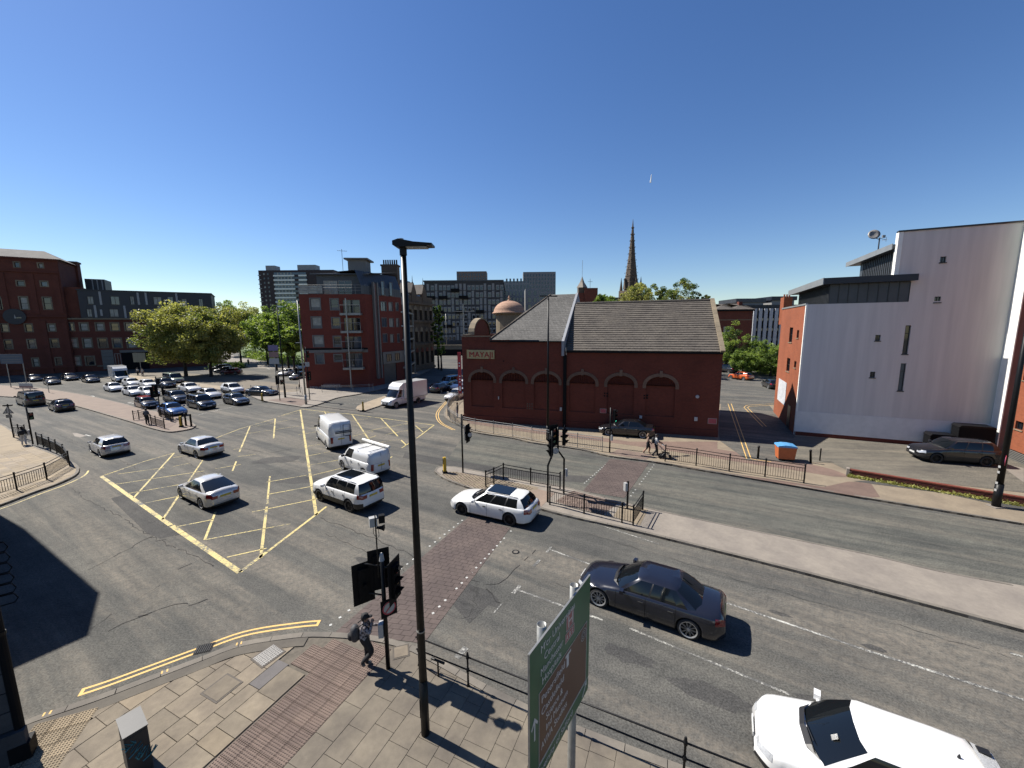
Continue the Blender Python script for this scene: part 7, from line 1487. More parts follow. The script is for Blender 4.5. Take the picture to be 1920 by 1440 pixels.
guardrail(px([(251, 788), (261, 787), (276, 782)], KZ), 'short black guard rail at the left of the island crossing'); guardrail(px([(284, 796), (293, 799), (309, 804)], KZ), 'black guard rail on the near side of the left island'); guardrail(px([(299, 780), (310, 784), (321, 791), (325, 788)], KZ), 'black guard rail in front of the blue coupe')
guardrail(resample(px([(471, 736), (500, 738), (567, 740)], KZ), 2.2), 'low white-grey railing on the flats corner behind the black saloon', bars=False, mat=m_galv, post=.03, two=False, h=1.15)
guardrail(resample(px([(604, 736), (640, 736), (700, 733)], KZ), 2.4), 'galvanised railing in shade along the brick flats', bars=False, mat=m_galv, post=.03, h=1.1)
# the round-bar railing on the near pavement
fa_, fb_ = G(782, 1245, KZ), G(878, 1286, KZ); fd = (fb_-fa_).normalized(); t = thing('bar_railing', 'black round-bar railing with ball-topped posts along the near kerb', 'railing', tuple(fb_)); st = 2.75
for z in (.90, .50): MB().tube([fa_-fb_+Vector((0, 0, z)), fd*12+Vector((0, 0, z))], .021, 10).build('rail', m_black, t, True)
pm = MB(); pm.lathe([(.05, 0), (.03, .06), (.026, .44), (.045, .46), (.045, .54), (.026, .56), (.026, .84), (.045, .86), (.045, .94), (.022, .96), (.034, .99), (.028, 1.03), (.008, 1.06)], 12); pme = pm.mesh('post', m_black, True)
for i in range(5): p = fd*(st*i); link('post', pme, t, p)
link('post', pme, t, fa_-fb_+fd*.08)
p = G(822, 1268, KZ)-fb_; MB().tube([p, p+Vector((0, 0, .5))], .025, 8).tube([p+Vector((0, 0, .5))-fd*.22, p+Vector((0, 0, .5))+fd*.22], .035, 8).build('stay', m_black, t); MB().tube([p, p+Vector((-.45, .3, .0))], .02, 6).build('foot', m_black, t)
# bollards
def keepleft(px_, py, z, label):
    b = G(px_, py, z); t = thing('keep_left_bollard', label, 'bollard', tuple(b), R(-70)); MB().box(-.2, .2, -.14, .14, 0, .12).build('base', m_blackr, t)
    mb = MB(); mb.xz([(-.15, .12), (.15, .12), (.15, 1.0), (.08, 1.1), (-.08, 1.1), (-.15, 1.0)], -.09, .09); mb.build('body', plain('bollard_yellow', (.58, .36, .02), .5, 0, .1, 5), t); MB().box(-.13, .13, -.10, -.091, .62, 1.0).build('sign_face', m_blackr, t); MB().box(-.13, .13, .091, .10, .2, 1.0).build('back_face', m_blackr, t)
keepleft(834, 886, KZ, 'yellow and black keep-left bollard on the cobbled nose of the central island'); keepleft(340, 800, KZ, 'yellow keep-left bollard at the tip of the left island'); keepleft(681, 770, KZ, 'yellow keep-left bollard in front of the white box lorry'); keepleft(492, 752, KZ, 'dark keep-left bollard beside the front of the long black saloon')
bm2 = MB().lathe([(.075, 0), (.07, .85), (.085, .87), (.085, .93), (.05, 1.0)], 12).mesh('shaft', m_blk2, True)
for p, lab in (((1421, 860), 'black bollard left of the orange bin'), ((1469, 864), 'black bollard in front of the orange bin'), ((1520, 868), 'leaning black bollard right of the orange bin'), ((1537, 864), 'thin bollard farthest right by the car park')):
    b = G(*p, KZ); t = thing('bollard', lab, 'bollard', tuple(b), 0, 'bollards by the alley mouth'); o = link('shaft', bm2, t); 
    if 'thin' in lab: t.scale = (.6, .6, .95)
    if 'leaning' in lab: t.rotation_euler = (0, R(-6), 0)
for p, lab in (((349, 798), 'black bollard right of the yellow keep-left bollard'), ((359, 799), 'outermost black bollard at the tip of the left island')):
    b = G(*p, KZ); t = thing('bollard', lab, 'bollard', tuple(b), 0, 'bollards on the left island'); o = link('shaft', bm2, t); t.scale = (1.2, 1.2, 1.3)
# bin
b = G(1471, 862, KZ); t = thing('wheeled_bin', 'orange wheeled waste container with a blue lid by the alley', 'bin', tuple(b), R(-18)); t.scale = (.88, .88, .95)
mo = plain('orange_bin_plastic', (.52, .135, .04), .5, 0, .12, 6)
mb = MB(); mb.add([(-.58, -.42, .16), (.58, -.42, .16), (.58, .42, .16), (-.58, .42, .16), (-.66, -.52, 1.1), (.66, -.52, 1.1), (.66, .52, 1.1), (-.66, .52, 1.1)], [(3, 2, 1, 0), (0, 1, 5, 4), (1, 2, 6, 5), (2, 3, 7, 6), (3, 0, 4, 7)]); mb.build('body', mo, t)
mbl = plain('blue_bin_lid', (.10, .33, .62), .45, 0, .12, 6); MB().xz([(-.70, 1.1), (.70, 1.1), (.66, 1.2), (.2, 1.27), (-.2, 1.27), (-.66, 1.2)], -.56, .56).build('lid', mbl, t); MB().box(-.3, .3, -.58, -.53, 1.12, 1.2).build('lid_handle', mbl, t)
for i in (-1, 1):
    for j in (-1, 1): MB().lathe([(.09, -.025), (.09, .025)], 12, M=Matrix.Translation((i*.45, j*.34, .09)) @ Matrix.Rotation(PI/2, 4, 'X')).build('wheel', m_tyre, t)
for i in (-1, 1): MB().box(i*.62-.02 if i > 0 else -.68, .68 if i > 0 else -.6, -.08, .08, .98, 1.04).build('trunnion', m_galv, t)
rgb = np.random.default_rng(5)
for k, (p, m, s, lab) in enumerate((((1502, 862), m_grey, .26, 'pale rubbish bag dumped right of the orange bin'), ((1508, 864), plain('blue_plastic', (.05, .22, .55)), .15, 'small blue bag on the dumped rubbish'), ((1494, 864), m_blackr, .2, 'dark rubbish bag at the foot of the orange bin'))):
    b = G(*p, KZ); mb = MB(); mb.lathe([(s*.8, 0), (s, s*.35), (s*.75, s*.9), (s*.2, s*1.3), (s*.3, s*1.5)], 10); mb.v = [tuple(np.array(v)+rgb.normal(0, s*.07, 3)*np.array([1, 1, .4])) for v in mb.v]; tag(mb.build('rubbish_bag', m, None, tuple(b)), lab, 'bag')
# grey cabinet with graffiti
zt = 1.2; q = [G(219, 1348, zt+KZ), G(231, 1384, zt+KZ), G(276, 1357, zt+KZ), G(261, 1326, zt+KZ)]; c = sum(q, Vector())/4; ux = (q[2]-q[1]).normalized(); rz = math.atan2(ux.y, ux.x)
t = thing('utility_cabinet', 'grey metal street cabinet with teal graffiti at the bottom left', 'cabinet', (c.x, c.y, KZ), rz); w, d = (q[2]-q[1]).length/2, (q[0]-q[1]).length/2
mcb = plain('cabinet_grey', (.035, .033, .033), .6, .0, .2, 8); MB().box(-w, w, -d, d, .05, zt-.02).build('body', mcb, t); MB().box(-w-.015, w+.015, -d-.015, d+.015, zt-.02, zt).build('lid', plain('cabinet_top_grey', (.055, .054, .054), .55, .0, .15, 8), t); MB().box(-w+.05, w-.05, -d+.03, d-.03, 0, .05).build('plinth', m_blackr, t)
MB().box(-w+.03, w-.03, -d-.008, -d-.001, .1, zt-.08).build('door', plain('cabinet_door', (.02, .022, .024), .5, 0, .1, 4), t)
mtl = plain('teal_spray_paint', (.05, .22, .24), .6, 0, .3, 20); mb = MB(); rg = np.random.default_rng(8)
def stroke(pts, r=.014): mb.tube([(x, -d-.012, z) for x, z in pts], r, 4)
stroke([(-.24, .98), (-.14, .90), (-.19, 1.05), (-.06, .92), (-.10, 1.06), (-.02, .93)]); stroke([(-.20, .86), (-.02, .98), (-.12, .78), (.06, .90), (-.06, .72)]); stroke([(-.16, .66), (.08, .80), (-.02, .58), (.12, .72)]); stroke([(.02, .52), (.16, .70), (.10, .48), (.22, .64), (.16, .44), (.28, .60), (.24, .5)]); stroke([(-.02, .50), (-.06, .60), (.0, .66), (.05, .58), (-.02, .5)]); stroke([(.04, .40), (.20, .46), (.30, .56)]); mb.build('graffiti', mtl, t)
# ---- green direction sign on two posts
k = 1.22; p1, p2 = Vector((.38*k, 4.9*k, 0)), Vector((1.01*k, 5.69*k, 0)); dd = (p2-p1).normalized()
best = None
for a in np.linspace(-.15, .15, 61):
    d_ = Matrix.Rotation(a, 3, 'Z') @ dd; n_ = Vector((d_.y, -d_.x, 0)); A = p1+n_*.14; A2, B2 = (A.x, A.y), (A.x+d_.x, A.y+d_.y); s0, z0 = SZ(A2, B2, 993, 1228); s1, z1 = SZ(A2, B2, 1107, 1078)
    if best is None or abs(z0-z1) < best[0]: best = (abs(z0-z1), a, d_, n_, A, A2, B2, s0, s1, (z0+z1)/2)
_, a_, d_, n_, A, A2, B2, s0, s1, zt = best; S_ = A+d_*s0; Wp = s1-s0; zb = zt-2.62
print('sign', a_, Wp, zt, S_, SZ(A2, B2, 1101, 1293))
t = thing('direction_sign', 'large green direction sign on two galvanised posts seen edge-on in front of the near lanes', 'road sign', (S_.x, S_.y, 0), math.atan2(d_.y, d_.x))   # x along the plate, -y is the face
mgs = plain('sign_green', (.012, .115, .048), .4, 0, .12, 2.5, .3); mbr = plain('sign_brown', (.11, .040, .022), .4, 0, .1, 2.5, .3); mwt = plain('sign_white_vinyl', (.62, .62, .60), .45, 0, .12, 8); mhr = plain('sign_hospital_red', (.28, .02, .03), .3, 0, .1, 5)
pl = MB().xz([(0.03, zb), (Wp-.03, zb), (Wp, zb+.03), (Wp, zt-.03), (Wp-.03, zt), (.03, zt), (0, zt-.03), (0, zb+.03)], 0, .025).build('plate', mgs, t); MB().xz([(-.008, zb), (-.008, zt), (0, zt), (0, zb)], -.003, .03).xz([(0, zt), (0, zt+.008), (Wp, zt+.008), (Wp, zt)], -.003, .03).build('plate_edge', m_galv, t)
def bord(x0, x1, z0, z1, y=-.002, w=.014, m=None, nm='border'):
    MB().box(x0, x1, y-.001, y, z0, z0+w).box(x0, x1, y-.001, y, z1-w, z1).box(x0, x0+w, y-.001, y, z0+w, z1-w).box(x1-w, x1, y-.001, y, z0+w, z1-w).build(nm, m or mwt, pl)
bz0, bz1, bx0, bx1 = zb+.32, zt-.93, .28, Wp-.14
MB().box(bx0, bx1, -.003, -.001, bz0, bz1).build('brown_panel', mbr, pl); bord(bx0, bx1, bz0, bz1, -.004, .012)
MB().box(0, Wp, -.003, -.001, bz0-.035, bz0-.02).build('divider', mwt, pl)
def stext(s, x, z, size, m=mwt, w=None, y=-.005):
    me = text_mesh(s, size, m, .001); o = link('lettering', me, pl); sx = 1
    if w: xs_ = [v.co.x for v in me.vertices]; sx = w/(max(xs_)-min(xs_))
    o.matrix_basis = Matrix.Translation((x, y, z)) @ Matrix.Rotation(PI/2, 4, 'X') @ Matrix.Diagonal((sx, 1, 1, 1))
for s, x, z, w in (("M'cr Universities", .33, zt-.24, 1.28), ('Central', .45, zt-.45, .55), ('Manchester', .33, zt-.66, .80), ('Hospitals', .38, zt-.85, .68)): stext(s, x, z, .19, w=w)
for s, x, z, w in (('Petersfield', .36, bz1-.26, .85), ('Castlefield', .36, bz1-.50, .82), ('Science &', .52, bz1-.72, .62), ('Ind Museum', .52, bz1-.93, .82), ('AVIVA', .36, bz1-1.15, .40), ('Studios', .82, bz1-1.15, .50)): stext(s, x, z, .19, w=w)
stext('University of Salford', .12, zb+.10, .17, w=1.45)
hx = 1.27; MB().box(hx, hx+.30, -.004, -.001, zt-.52, zt-.20).build('hospital_symbol', mhr, pl); bord(hx, hx+.30, zt-.52, zt-.20, -.005, .01); stext('H', hx+.06, zt-.48, .32, w=.18); MB().box(hx-.04, hx+.34, -.004, -.001, zt-.74, zt-.55).build('hospital_symbol', mhr, pl); bord(hx-.04, hx+.34, zt-.74, zt-.55, -.005, .01); stext('A & E', hx, zt-.70, .15, w=.29)
mb = MB(); ar = [(.13, bz0+.62), (.13, bz0+.95), (.06, bz0+.86), (.04, bz0+.90), (.145, bz0+1.05), (.25, bz0+.90), (.23, bz0+.86), (.165, bz0+.95), (.165, bz0+.62)]; mb.xz(ar, -.004, -.001); mb.build('arrow', mwt, pl)
mb = MB(); x_ = Wp-.22; mb.xz([(x_-.1, zb+.06), (x_+.07, zb+.22), (x_+.02, zb+.24), (x_+.12, zb+.28), (x_+.13, zb+.17), (x_+.10, zb+.20), (x_-.06, zb+.04)], -.004, -.001); mb.build('arrow', mwt, pl)
for r_ in (.13, .085, .05):
    mb = MB(); a4 = np.linspace(0, 2*PI, 25)[:-1]; cx_, cz_ = Wp-.30, bz1-.20; mb.add([(cx_+r_*math.cos(q), -.006, cz_+r_*math.sin(q)) for q in a4]+[(cx_+(r_-.018)*math.cos(q), -.006, cz_+(r_-.018)*math.sin(q)) for q in a4], [(i, 24+i, 24+(i+1) % 24, (i+1) % 24) for i in range(24)]+[((i+1) % 24, 24+(i+1) % 24, 24+i, i) for i in range(24)]); mb.build('roundel', mwt, pl)
mb = MB(); x_ = 1.30; z_ = bz1-.34; mb.xz([(x_, z_), (x_+.09, z_), (x_+.09, z_+.22), (x_+.18, z_+.22), (x_+.18, z_+.27), (x_-.05, z_+.27), (x_-.05, z_+.22), (x_, z_+.22)], -.005, -.003); mb.build('museum_symbol', mwt, pl)
for s_ in (.55, 1.5):
    mb = MB(); 
for p in (p1, p2):
    L_ = Matrix.Rotation(-math.atan2(d_.y, d_.x), 3, 'Z') @ (p-S_); mb = MB(); n = 18; ro, ri = .083, .074; z1 = zt-.02 if p is p1 else zt+.0
    z1 = 5.05; mb.lathe([(ro, 0), (ro, z1), (ri, z1), (ri, z1-.6), (.0, z1-.6)], n, M=Matrix.Translation((L_.x, max(.12, L_.y), 0)), caps=False); mb.build('post', m_galv, t, True)
    for z in (zb+.25, zt-.25): MB().box(L_.x-.12, L_.x+.12, .026, .06, z-.02, z+.02).build('clip', m_galv, t)
for z in (zb+.5, zb+1.3, zt-.3): MB().box(.05, Wp-.05, .026, .05, z, z+.04).build('channel', m_galv, t)
# small signs on the left
b = G(24, 726, KZ); t = thing('direction_sign', 'blue-grey direction sign on two tall posts in front of the brick mill', 'road sign', tuple(b)); b2 = Vector((-4.0*0+4.0, 0, 0))
for x in (-.3, 2.6): pole(MB(), x, 0, 0, 5.8, .07).build('post', m_galv, t)
MB().box(-1.2, 2.8, -.1, -.05, 4.2, 5.9).build('plate', plain('blue_grey_sign', (.05, .075, .12), .5, 0, .1, 2), t)
for z in (4.5, 4.9, 5.4): MB().box(-.9, 2.4, -.11, -.101, z, z+.07).build('lettering_line', m_gframe, t)
b = G(51, 736, KZ); t = thing('sign_board', 'low white and red backed sign board on two legs on the left island', 'road sign', tuple(b), R(-8)); MB().box(-1.3, 1.3, -.05, .03, .75, 1.55).build('board', m_grey, t)
for x in (-.7, .7): pole(MB(), x, 0, 0, .8, .05).build('leg', m_galv, t)
MB().box(-1.28, 1.28, -.06, -.051, .77, 1.1).build('lower_panel', plain('dusty_pink_panel', (.32, .19, .17), .6, 0, .1, 2), t)
b = G(92, 736, KZ); t = thing('sign_post', 'thin post with a small pale cap on the left island', 'post', tuple(b)); pole(MB(), 0, 0, 0, 1.9, .045).build('post', m_galv, t); MB().cbox((0, 0, 1.95), .3, .2, .3).build('cap', m_grey, t)
b = G(26, 820, KZ); t = thing('crossing_warning_sign', 'striped triangular sign with a small plate beneath on a post at the left corner', 'road sign', tuple(b), R(15)); pole(MB(), 0, 0, 0, 3.2, .055).build('post', m_blk2, t)
MB().xz([(-.42, 2.3), (.42, 2.3), (0, 2.98)], -.08, -.06).build('triangle_plate', m_gframe, t); MB().box(-.22, .22, -.08, -.06, 1.9, 2.22).build('small_plate', m_gframe, t)
for x in (-.2, 0, .2): MB().box(x-.04, x+.04, -.088, -.081, 2.35, 2.9-abs(x)*1.6).build('stripe', m_grey, t)
MB().box(-.3, .3, -.1, .1, 3.0, 3.12).build('lamp_hood', m_blackr, t)
b = G(521, 738, KZ); t = thing('stacked_sign', 'stack of three small pink and white signs on a post by the dark lamp column', 'road sign', tuple(b)); pole(MB(), 0, 0, 0, 7.6, .06).build('post', m_galv, t)
for z, m in ((6.9, plain('violet_panel', (.20, .16, .30))), (5.9, plain('dusty_pink_panel', (.32, .19, .17))), (4.9, m_grey)): MB().box(-.8, .7, -.08, -.05, z-.3, z+.55).build('panel', m, t)
b = G(266, 703, KZ); t = thing('notice_board', 'pale information board by the mill entrance behind the queue', 'sign', tuple(b), R(20)); pole(MB(), 0, 0, 0, 4.4, .06).build('post', m_galv, t); MB().box(-1.1, 1.1, -.08, -.02, 2.9, 4.9).build('board', plain('pale_green_grey_board', (.24, .25, .20), .6), t)
c = AT(1220, 335, 900); t = thing('vapour_trail', 'tiny faint vapour trail in the upper right sky', 'vapour trail', tuple(c)); MB().tube([(0, 0, -8), (1.5, 0, 9)], [1.6, .4], 6).build('trail', m_white, t)
b = G(862, 752, KZ); t = thing('no_entry_sign', 'round dark red sign on a post at the corner railings', 'road sign', tuple(b)); pole(MB(), 0, 0, 0, 3.4, .04).build('post', m_galv, t); MB().lathe([(.36, 0), (.36, .02)], 18, M=Matrix.Translation((0, -.08, 3.1)) @ Matrix.Rotation(PI/2, 4, 'X')).build('disc', DRED, t)
# ================================================================== PEOPLE
m_skin = plain('skin', (.34, .19, .13), .6, 0, .06, 8); m_hair = plain('dark_hair', (.02, .014, .01), .7, 0, .2, 20)
def person(label, loc, rz, J, col, hgt=1.75, group=None, fingers=True, wide=1.0, female=False, hair=True, hairm=None):
    """J: joint overrides in body space (x forward, y left, z up) for a 1.75 m figure; col: shirt, trousers, shoes"""
    D = dict(pel=(0, 0, .96), wai=(0, 0, 1.10), che=(.01, 0, 1.30), nek=(.0, 0, 1.47), hed=(.03, 0, 1.57), top=(.02, 0, 1.70), ls=(0, .17, 1.42), rs=(0, -.17, 1.42), le=(-.02, .24, 1.15), re=(-.02, -.24, 1.15), lw=(.06, .25, .90), rw=(.06, -.25, .90), lh=(.0, .09, .92), rh=(.0, -.09, .92), lk=(.04, .10, .50), rk=(.04, -.10, .50), la=(0, .11, .09), ra=(0, -.11, .09))
    D.update(J); s = hgt/1.75; V = {k: Vector(v) for k, v in D.items()}
    for a in 'lr':
        f = (V[a+'a']-V[a+'k']); V[a+'t'] = V[a+'a']+Vector((.15, .02 if a == 'l' else -.02, -.055)) if (a+'t') not in D else Vector(D[a+'t']); d = (V[a+'w']-V[a+'e']).normalized(); V[a+'p'] = V[a+'w']+d*.075
    names = list(V); vs = [V[k]*s for k in names]; id_ = {k: i for i, k in enumerate(names)}
    rad = dict(pel=.135, wai=.125, che=.145, nek=.058, hed=.088, top=.070, ls=.066, rs=.066, le=.046, re=.046, lw=.030, rw=.030, lp=.038, rp=.038, lh=.098, rh=.098, lk=.066, rk=.066, la=.045, ra=.045, lt=.038, rt=.038)
    E = [('pel', 'wai'), ('wai', 'che'), ('che', 'nek'), ('nek', 'hed'), ('hed', 'top')]+[(a+x, a+y) for a in 'lr' for x, y in (('s', 'e'), ('e', 'w'), ('w', 'p'), ('h', 'k'), ('k', 'a'), ('a', 't'))]+[('che', 'ls'), ('che', 'rs'), ('pel', 'lh'), ('pel', 'rh')]
    R_ = [rad[k]*1.32*s*(wide if k in ('pel', 'wai', 'che') else 1) for k in names]; edges = [(id_[a], id_[b]) for a, b in E]
    if fingers:
        for a in 'lr':
            d = (V[a+'p']-V[a+'w']).normalized(); sd = Vector((1, 0, 0)) if abs(d.z) > .6 else Vector((0, 0, 1)); pr = d.cross(sd).normalized()
            for k, (o, ln) in enumerate(((-.028, .062), (-.010, .075), (.010, .070), (.028, .055))):
                b = V[a+'p']+sd*o; p = b+d*ln*.55+pr*.012; q = p+d*ln*.35+pr*.03; i0 = len(vs); vs += [b*s, p*s, q*s]; R_ += [.011*s, .0095*s, .008*s]; edges += [(id_[a+'p'], i0), (i0, i0+1), (i0+1, i0+2)]
            b = V[a+'w']+d*.03+sd*.03; q = b+sd*.025+d*.045; i0 = len(vs); vs += [b*s, q*s]; R_ += [.013*s, .010*s]; edges += [(id_[a+'w'], i0), (i0, i0+1)]
    me = bpy.data.meshes.new('skeleton'); me.from_pydata([tuple(v) for v in vs], edges, []); o = bpy.data.objects.new('skeleton', me); COL.objects.link(o)
    md = o.modifiers.new('skin', 'SKIN'); md.use_smooth_shade = True; md.branch_smoothing = .4
    for i, sv in enumerate(me.skin_vertices[0].data): sv.radius = (R_[i], R_[i]*(1.25 if names[i] in ('che', 'wai', 'pel') else 1) if i < len(names) else R_[i]); sv.use_root = (i == 0)
    for i in (id_['che'], id_['wai'], id_['pel']): me.skin_vertices[0].data[i].radius = (R_[i]*1.0, R_[i]*.82)
    o.modifiers.new('sub', 'SUBSURF').levels = 1
    dg = bpy.context.evaluated_depsgraph_get(); bm_ = bpy.data.meshes.new_from_object(o.evaluated_get(dg)); bpy.data.objects.remove(o)
    for m in (col[0], col[1], col[2], m_skin): bm_.materials.append(m) if True else None
    while len(bm_.materials) > 4: bm_.materials.pop(index=0)
    segs = [(id_[a], id_[b], z) for a, b, z in [('pel', 'wai', 0), ('wai', 'che', 0), ('che', 'nek', 0), ('nek', 'hed', 3), ('hed', 'top', 3), ('ls', 'le', 0), ('rs', 're', 0), ('che', 'ls', 0), ('che', 'rs', 0), ('le', 'lw', col[3]), ('re', 'rw', col[3]), ('lw', 'lp', 3), ('rw', 'rp', 3), ('lh', 'lk', 1), ('rh', 'rk', 1), ('pel', 'lh', 1), ('pel', 'rh', 1), ('lk', 'la', col[4]), ('rk', 'ra', col[4]), ('la', 'lt', 2), ('ra', 'rt', 2)]]
    for p in bm_.polygons:
        c = p.center; bd = 1e9
        for i, j, z in segs:
            a, b = vs[i], vs[j]; ab = b-a; q = a+ab*max(0, min(1, (c-a).dot(ab)/ab.length_squared)); dd_ = (c-q).length-R_[i]*.3
            if dd_ < bd: bd = dd_; m = z
        if m == 0 and c.z < .90*s and vs[0].z > .8*s and abs(c.y) < .2: m = 1
        p.material_index = m; p.use_smooth = True
    t = thing('person', label, 'person', loc, rz, group); bo = link('body', bm_, t); h = V['hed']*s; tp = V['top']*s
    # face: nose, eyes, ears; hair
    fx = Vector((1, 0, 0)); mb = MB(); mb.lathe([(.012, 0), (.016, .02), (.004, .05)], 6, M=Matrix.Translation(h+Vector((.095*s, 0, -.005)))); mb.cbox(h+Vector((0, .088*s, .01)), .03, .016, .05).cbox(h+Vector((0, -.088*s, .01)), .03, .016, .05); mb.build('nose_and_ears', m_skin, t)
    mb = MB()
    for y in (-.032, .032): mb.cbox(h+Vector((.088*s, y*s, .035*s)), .012, .022, .012)
    mb.cbox(h+Vector((.088*s, 0, -.045*s)), .01, .04, .008); mb.build('eyes_and_mouth', m_hair, t)
    if hair:
        mb = MB(); mb.lathe([(.100, -.02), (.104, .03), (.098, .08), (.070, .125), (.02, .145)], 12, M=Matrix.Translation(h+Vector((-.022, 0, .01)))); 
        if hair == 'long': mb.lathe([(.085, -.22), (.098, -.08), (.095, .04)], 10, M=Matrix.Translation(h+Vector((-.05, 0, 0))))
        mb.build('hair', hairm or m_hair, t, True)
    return t, V, s
pm_, n__, b__ = nodes('plaid_flannel_shirt'); oc_ = obc(n__)
ch = N(n__, 'TexChecker'); ch.inputs['Scale'].default_value = 14; ch.inputs['Color1'].default_value = (.06, .052, .054, 1); ch.inputs['Color2'].default_value = (.26, .23, .23, 1); n__.links.new(mapping(n__, oc_, (1, 1, 1), (.1, .1, .3)), ch.inputs['Vector'])
n__.links.new(ch.outputs[0], b__.inputs['Base Color']); b__.inputs['Roughness'].default_value = .9
m_trk = plain('black_trousers', (.012, .012, .014), .85, 0, .2, 6); m_grs = plain('grey_shoes', (.10, .10, .10), .7, 0, .2, 10); m_wht = plain('white_cotton', (.55, .55, .54), .8, 0, .08, 5); m_blt = plain('black_cotton', (.014, .014, .016), .85, 0, .2, 5)
g = G(688, 1252, KZ)
t, V, s = person('man in black cap and plaid shirt drinking beside the near signal pole, backpack on', tuple(g), R(12), dict(lk=(.03, .10, .50), la=(-.02, .10, .09), rk=(.20, -.09, .56), ra=(-.10, -.10, .28), rt=(-.04, -.11, .16), re=(.16, -.20, 1.20), rw=(.22, -.06, 1.43), le=(.12, .22, 1.18), lw=(.36, .20, 1.16), hed=(.05, 0, 1.57), top=(.05, 0, 1.69)), (pm_, m_trk, m_grs, 0, 1), 1.78, wide=1.12)
mb = MB(); h = V['hed']*s; mb.lathe([(.104, .035), (.110, .06), (.100, .12), (.05, .155), (.01, .16)], 16, M=Matrix.Translation(h+Vector((-.012, 0, .0)))); mb.prism([(.05, -.075), (.17, -.055), (.20, 0), (.17, .055), (.05, .075)], .045, .058, M=Matrix.Translation(h)); mb.build('cap', m_blt, t, True)
mb = MB(); mb.lathe([(.035, 0), (.035, .10)], 10, M=Matrix.Translation(V['rw']*s+Vector((.02, .02, .02)))); tag(mb.build('drink_can', m_grey, None, tuple(g)), 'small pale can held to the mouth of the man in the cap', 'can').rotation_euler = (0, 0, R(12))
bp = thing('backpack', 'grey black backpack slung on the back of the man in the cap', 'backpack', tuple(g), R(12)); mbp = plain('grey_nylon', (.045, .045, .05), .7, 0, .4, 14)
mb = MB(); mb.lathe([(.11, .0), (.155, .08), (.165, .24), (.14, .38), (.07, .46)], 14, M=Matrix.Translation((-.25, -.04, 1.0)) @ Matrix.Diagonal((.80, 1.0, 1, 1))); mb.build('bag_body', mbp, bp, True); MB().lathe([(.08, 0), (.11, .05), (.10, .17), (.05, .2)], 10, M=Matrix.Translation((-.35, -.04, 1.04))).build('front_pocket', m_blt, bp, True)
for y in (-.12, .10): MB().tube([(-.18, y, 1.42), (-.02, y*1.05, 1.52), (.14, y*1.1, 1.38), (.10, y*1.2, 1.15), (-.16, y, 1.08)], .017, 6).build('strap', m_blt, bp)
t, V, s = person('woman in a tan top and dark leggings walking with the pushchair', tuple(G(1214, 851, KZ)), R(-20), dict(lk=(.16, .08, .52), la=(.10, .09, .10), rk=(-.05, -.08, .52), ra=(-.34, -.08, .16), rt=(-.22, -.08, .06), le=(-.08, .21, 1.16), lw=(.05, .22, .93), re=(.05, -.2, 1.17), rw=(.22, -.18, 1.0)), (plain('tan_top', (.30, .20, .15), .8, 0, .1, 5), m_trk, m_grs, 3, 3), 1.66, hair='long', hairm=plain('light_brown_hair', (.20, .12, .07), .6, 0, .2, 20))
g = G(1229, 856, KZ); t, V, s = person('man in a white T-shirt and dark trousers pushing the pushchair', tuple(g), R(-15), dict(lk=(.10, .09, .50), la=(.14, .10, .09), rk=(.06, -.09, .52), ra=(-.25, -.10, .14), le=(.12, .22, 1.18), lw=(.36, .16, 1.08), re=(.12, -.22, 1.18), rw=(.36, -.16, 1.08)), (m_wht, m_trk, m_grs, 3, 1), 1.80)
bp = thing('backpack', 'black backpack worn by the man pushing the pushchair', 'backpack', tuple(g), R(-15)); MB().lathe([(.12, 0), (.16, .08), (.16, .34), (.08, .45)], 12, M=Matrix.Translation((-.22, 0, 1.05)) @ Matrix.Diagonal((.7, 1, 1, 1))).build('bag_body', m_blt, bp, True)
for y in (-.12, .12): MB().tube([(-.16, y, 1.46), (0, y, 1.55), (.13, y, 1.40), (.08, y*1.2, 1.2), (-.14, y, 1.12)], .016, 5).build('strap', m_blt, bp)
g = G(1247, 859, KZ); t = thing('pushchair', 'black pushchair with a pale hood beside the far kerb rail', 'pushchair', tuple(g), R(-15))
MB().tube([(-.62, .2, 1.05), (-.35, .2, .85), (.35, .2, .15)], .018, 6).tube([(-.62, -.2, 1.05), (-.35, -.2, .85), (.35, -.2, .15)], .018, 6).tube([(-.62, -.2, 1.05), (-.62, .2, 1.05)], .02, 6).tube([(.0, .2, .55), (-.35, .22, .15)], .018, 6).tube([(.0, -.2, .55), (-.35, -.22, .15)], .018, 6).build('frame', m_galv, t)
mb = MB(); mb.add([(-.25, -.19, .45), (.28, -.19, .42), (.28, .19, .42), (-.25, .19, .45), (-.35, -.19, .95), (-.35, .19, .95)], [(0, 1, 2, 3), (0, 3, 5, 4), (3, 2, 1, 0), (4, 5, 3, 0)]); mb.build('seat', m_blt, t)
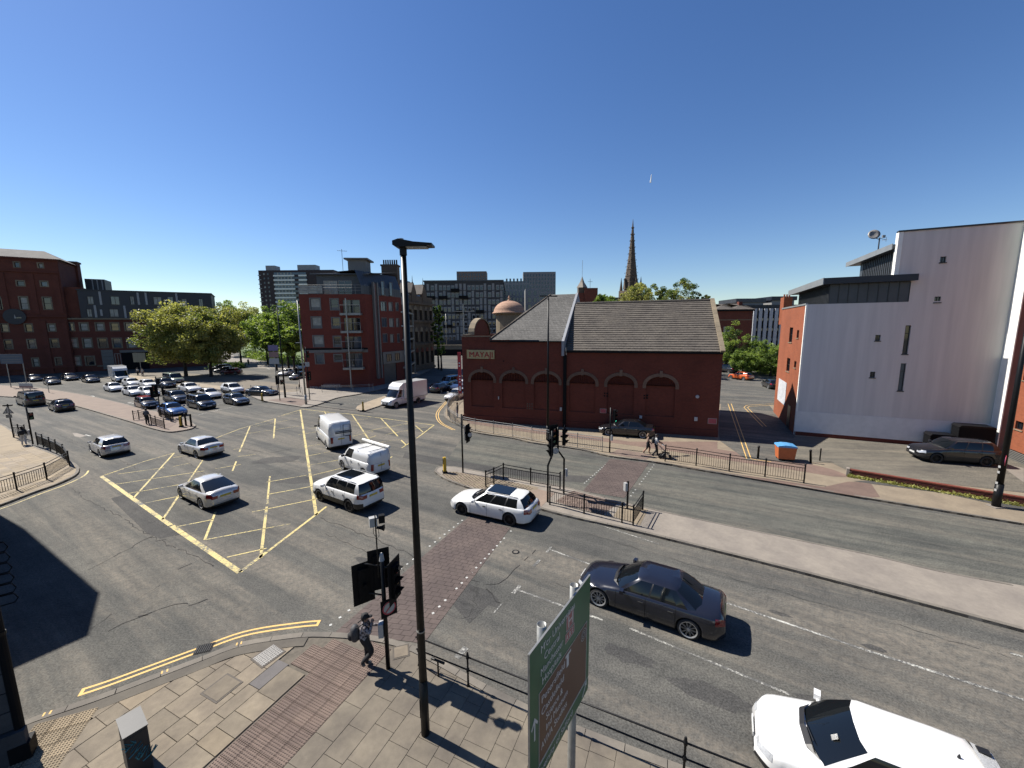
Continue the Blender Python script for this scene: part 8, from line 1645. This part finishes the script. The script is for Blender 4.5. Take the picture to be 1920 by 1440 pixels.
mb = MB(); a4 = np.linspace(0, PI*.62, 7); mb.add([(-.30+.34*math.sin(q), y, .72+.34*math.cos(q)) for y in (-.2, .2) for q in a4], [(i, i+1, 7+i+1, 7+i) for i in range(6)]+[(7+i, 7+i+1, i+1, i) for i in range(6)]); mb.build('hood', m_wht, t)
for x, y, r_ in ((.35, .2, .11), (.35, -.2, .11), (-.35, .23, .14), (-.35, -.23, .14)): MB().lathe([(r_, -.02), (r_, .02)], 14, M=Matrix.Translation((x, y, r_)) @ Matrix.Rotation(PI/2, 4, 'X')).build('wheel', m_tyre, t)
MB().cbox((-.15, 0, .22), .4, .34, .2).build('basket', m_blt, t)
g = G(46, 834, KZ); person('person in white trousers and black top walking by the left railings', tuple(g), R(140), dict(lk=(.08, .09, .50), rk=(-.02, -.09, .5), ra=(-.12, -.1, .1)), (m_blt, m_wht, m_blt, 0, 1), 1.70)
bp = thing('shoulder_bag', 'large black bag on the back of the person in white trousers', 'bag', tuple(g), R(140)); MB().lathe([(.14, 0), (.20, .1), (.20, .32), (.1, .42)], 10, M=Matrix.Translation((-.2, .05, .95))).build('bag_body', m_blt, bp, True); MB().tube([(-.2, .05, 1.35), (0, -.1, 1.5), (.1, -.15, 1.3)], .015, 5).build('strap', m_blt, bp)
person('person in a grey top standing with their back to us on the left island', tuple(G(277, 796, KZ)), R(100), {}, (plain('grey_top', (.10, .10, .11), .8), m_trk, m_blt, 3, 1), 1.78)
person('cyclist-like pedestrian in dark clothes behind the corner railings', tuple(G(858, 783, KZ)), R(200), {}, (m_blt, plain('grey_trousers', (.14, .13, .16), .8), m_blt, 0, 1), 1.75)
person('distant walker on the path by the park', tuple(G(466, 684, 0)), R(90), {}, (m_blt, m_trk, m_blt, 0, 1), 1.75, fingers=False)
person('person standing by the information board at the mill entrance', tuple(G(259, 704, KZ)), R(-90), {}, (m_wht, m_trk, m_blt, 3, 1), 1.72, fingers=False)
person('person in pale top beside the board behind the queue', tuple(G(268, 706, KZ)), R(-60), {}, (m_wht, plain('grey_trousers', (.14, .13, .16)), m_blt, 3, 1), 1.72, fingers=False)
print('objects', len(bpy.data.objects))
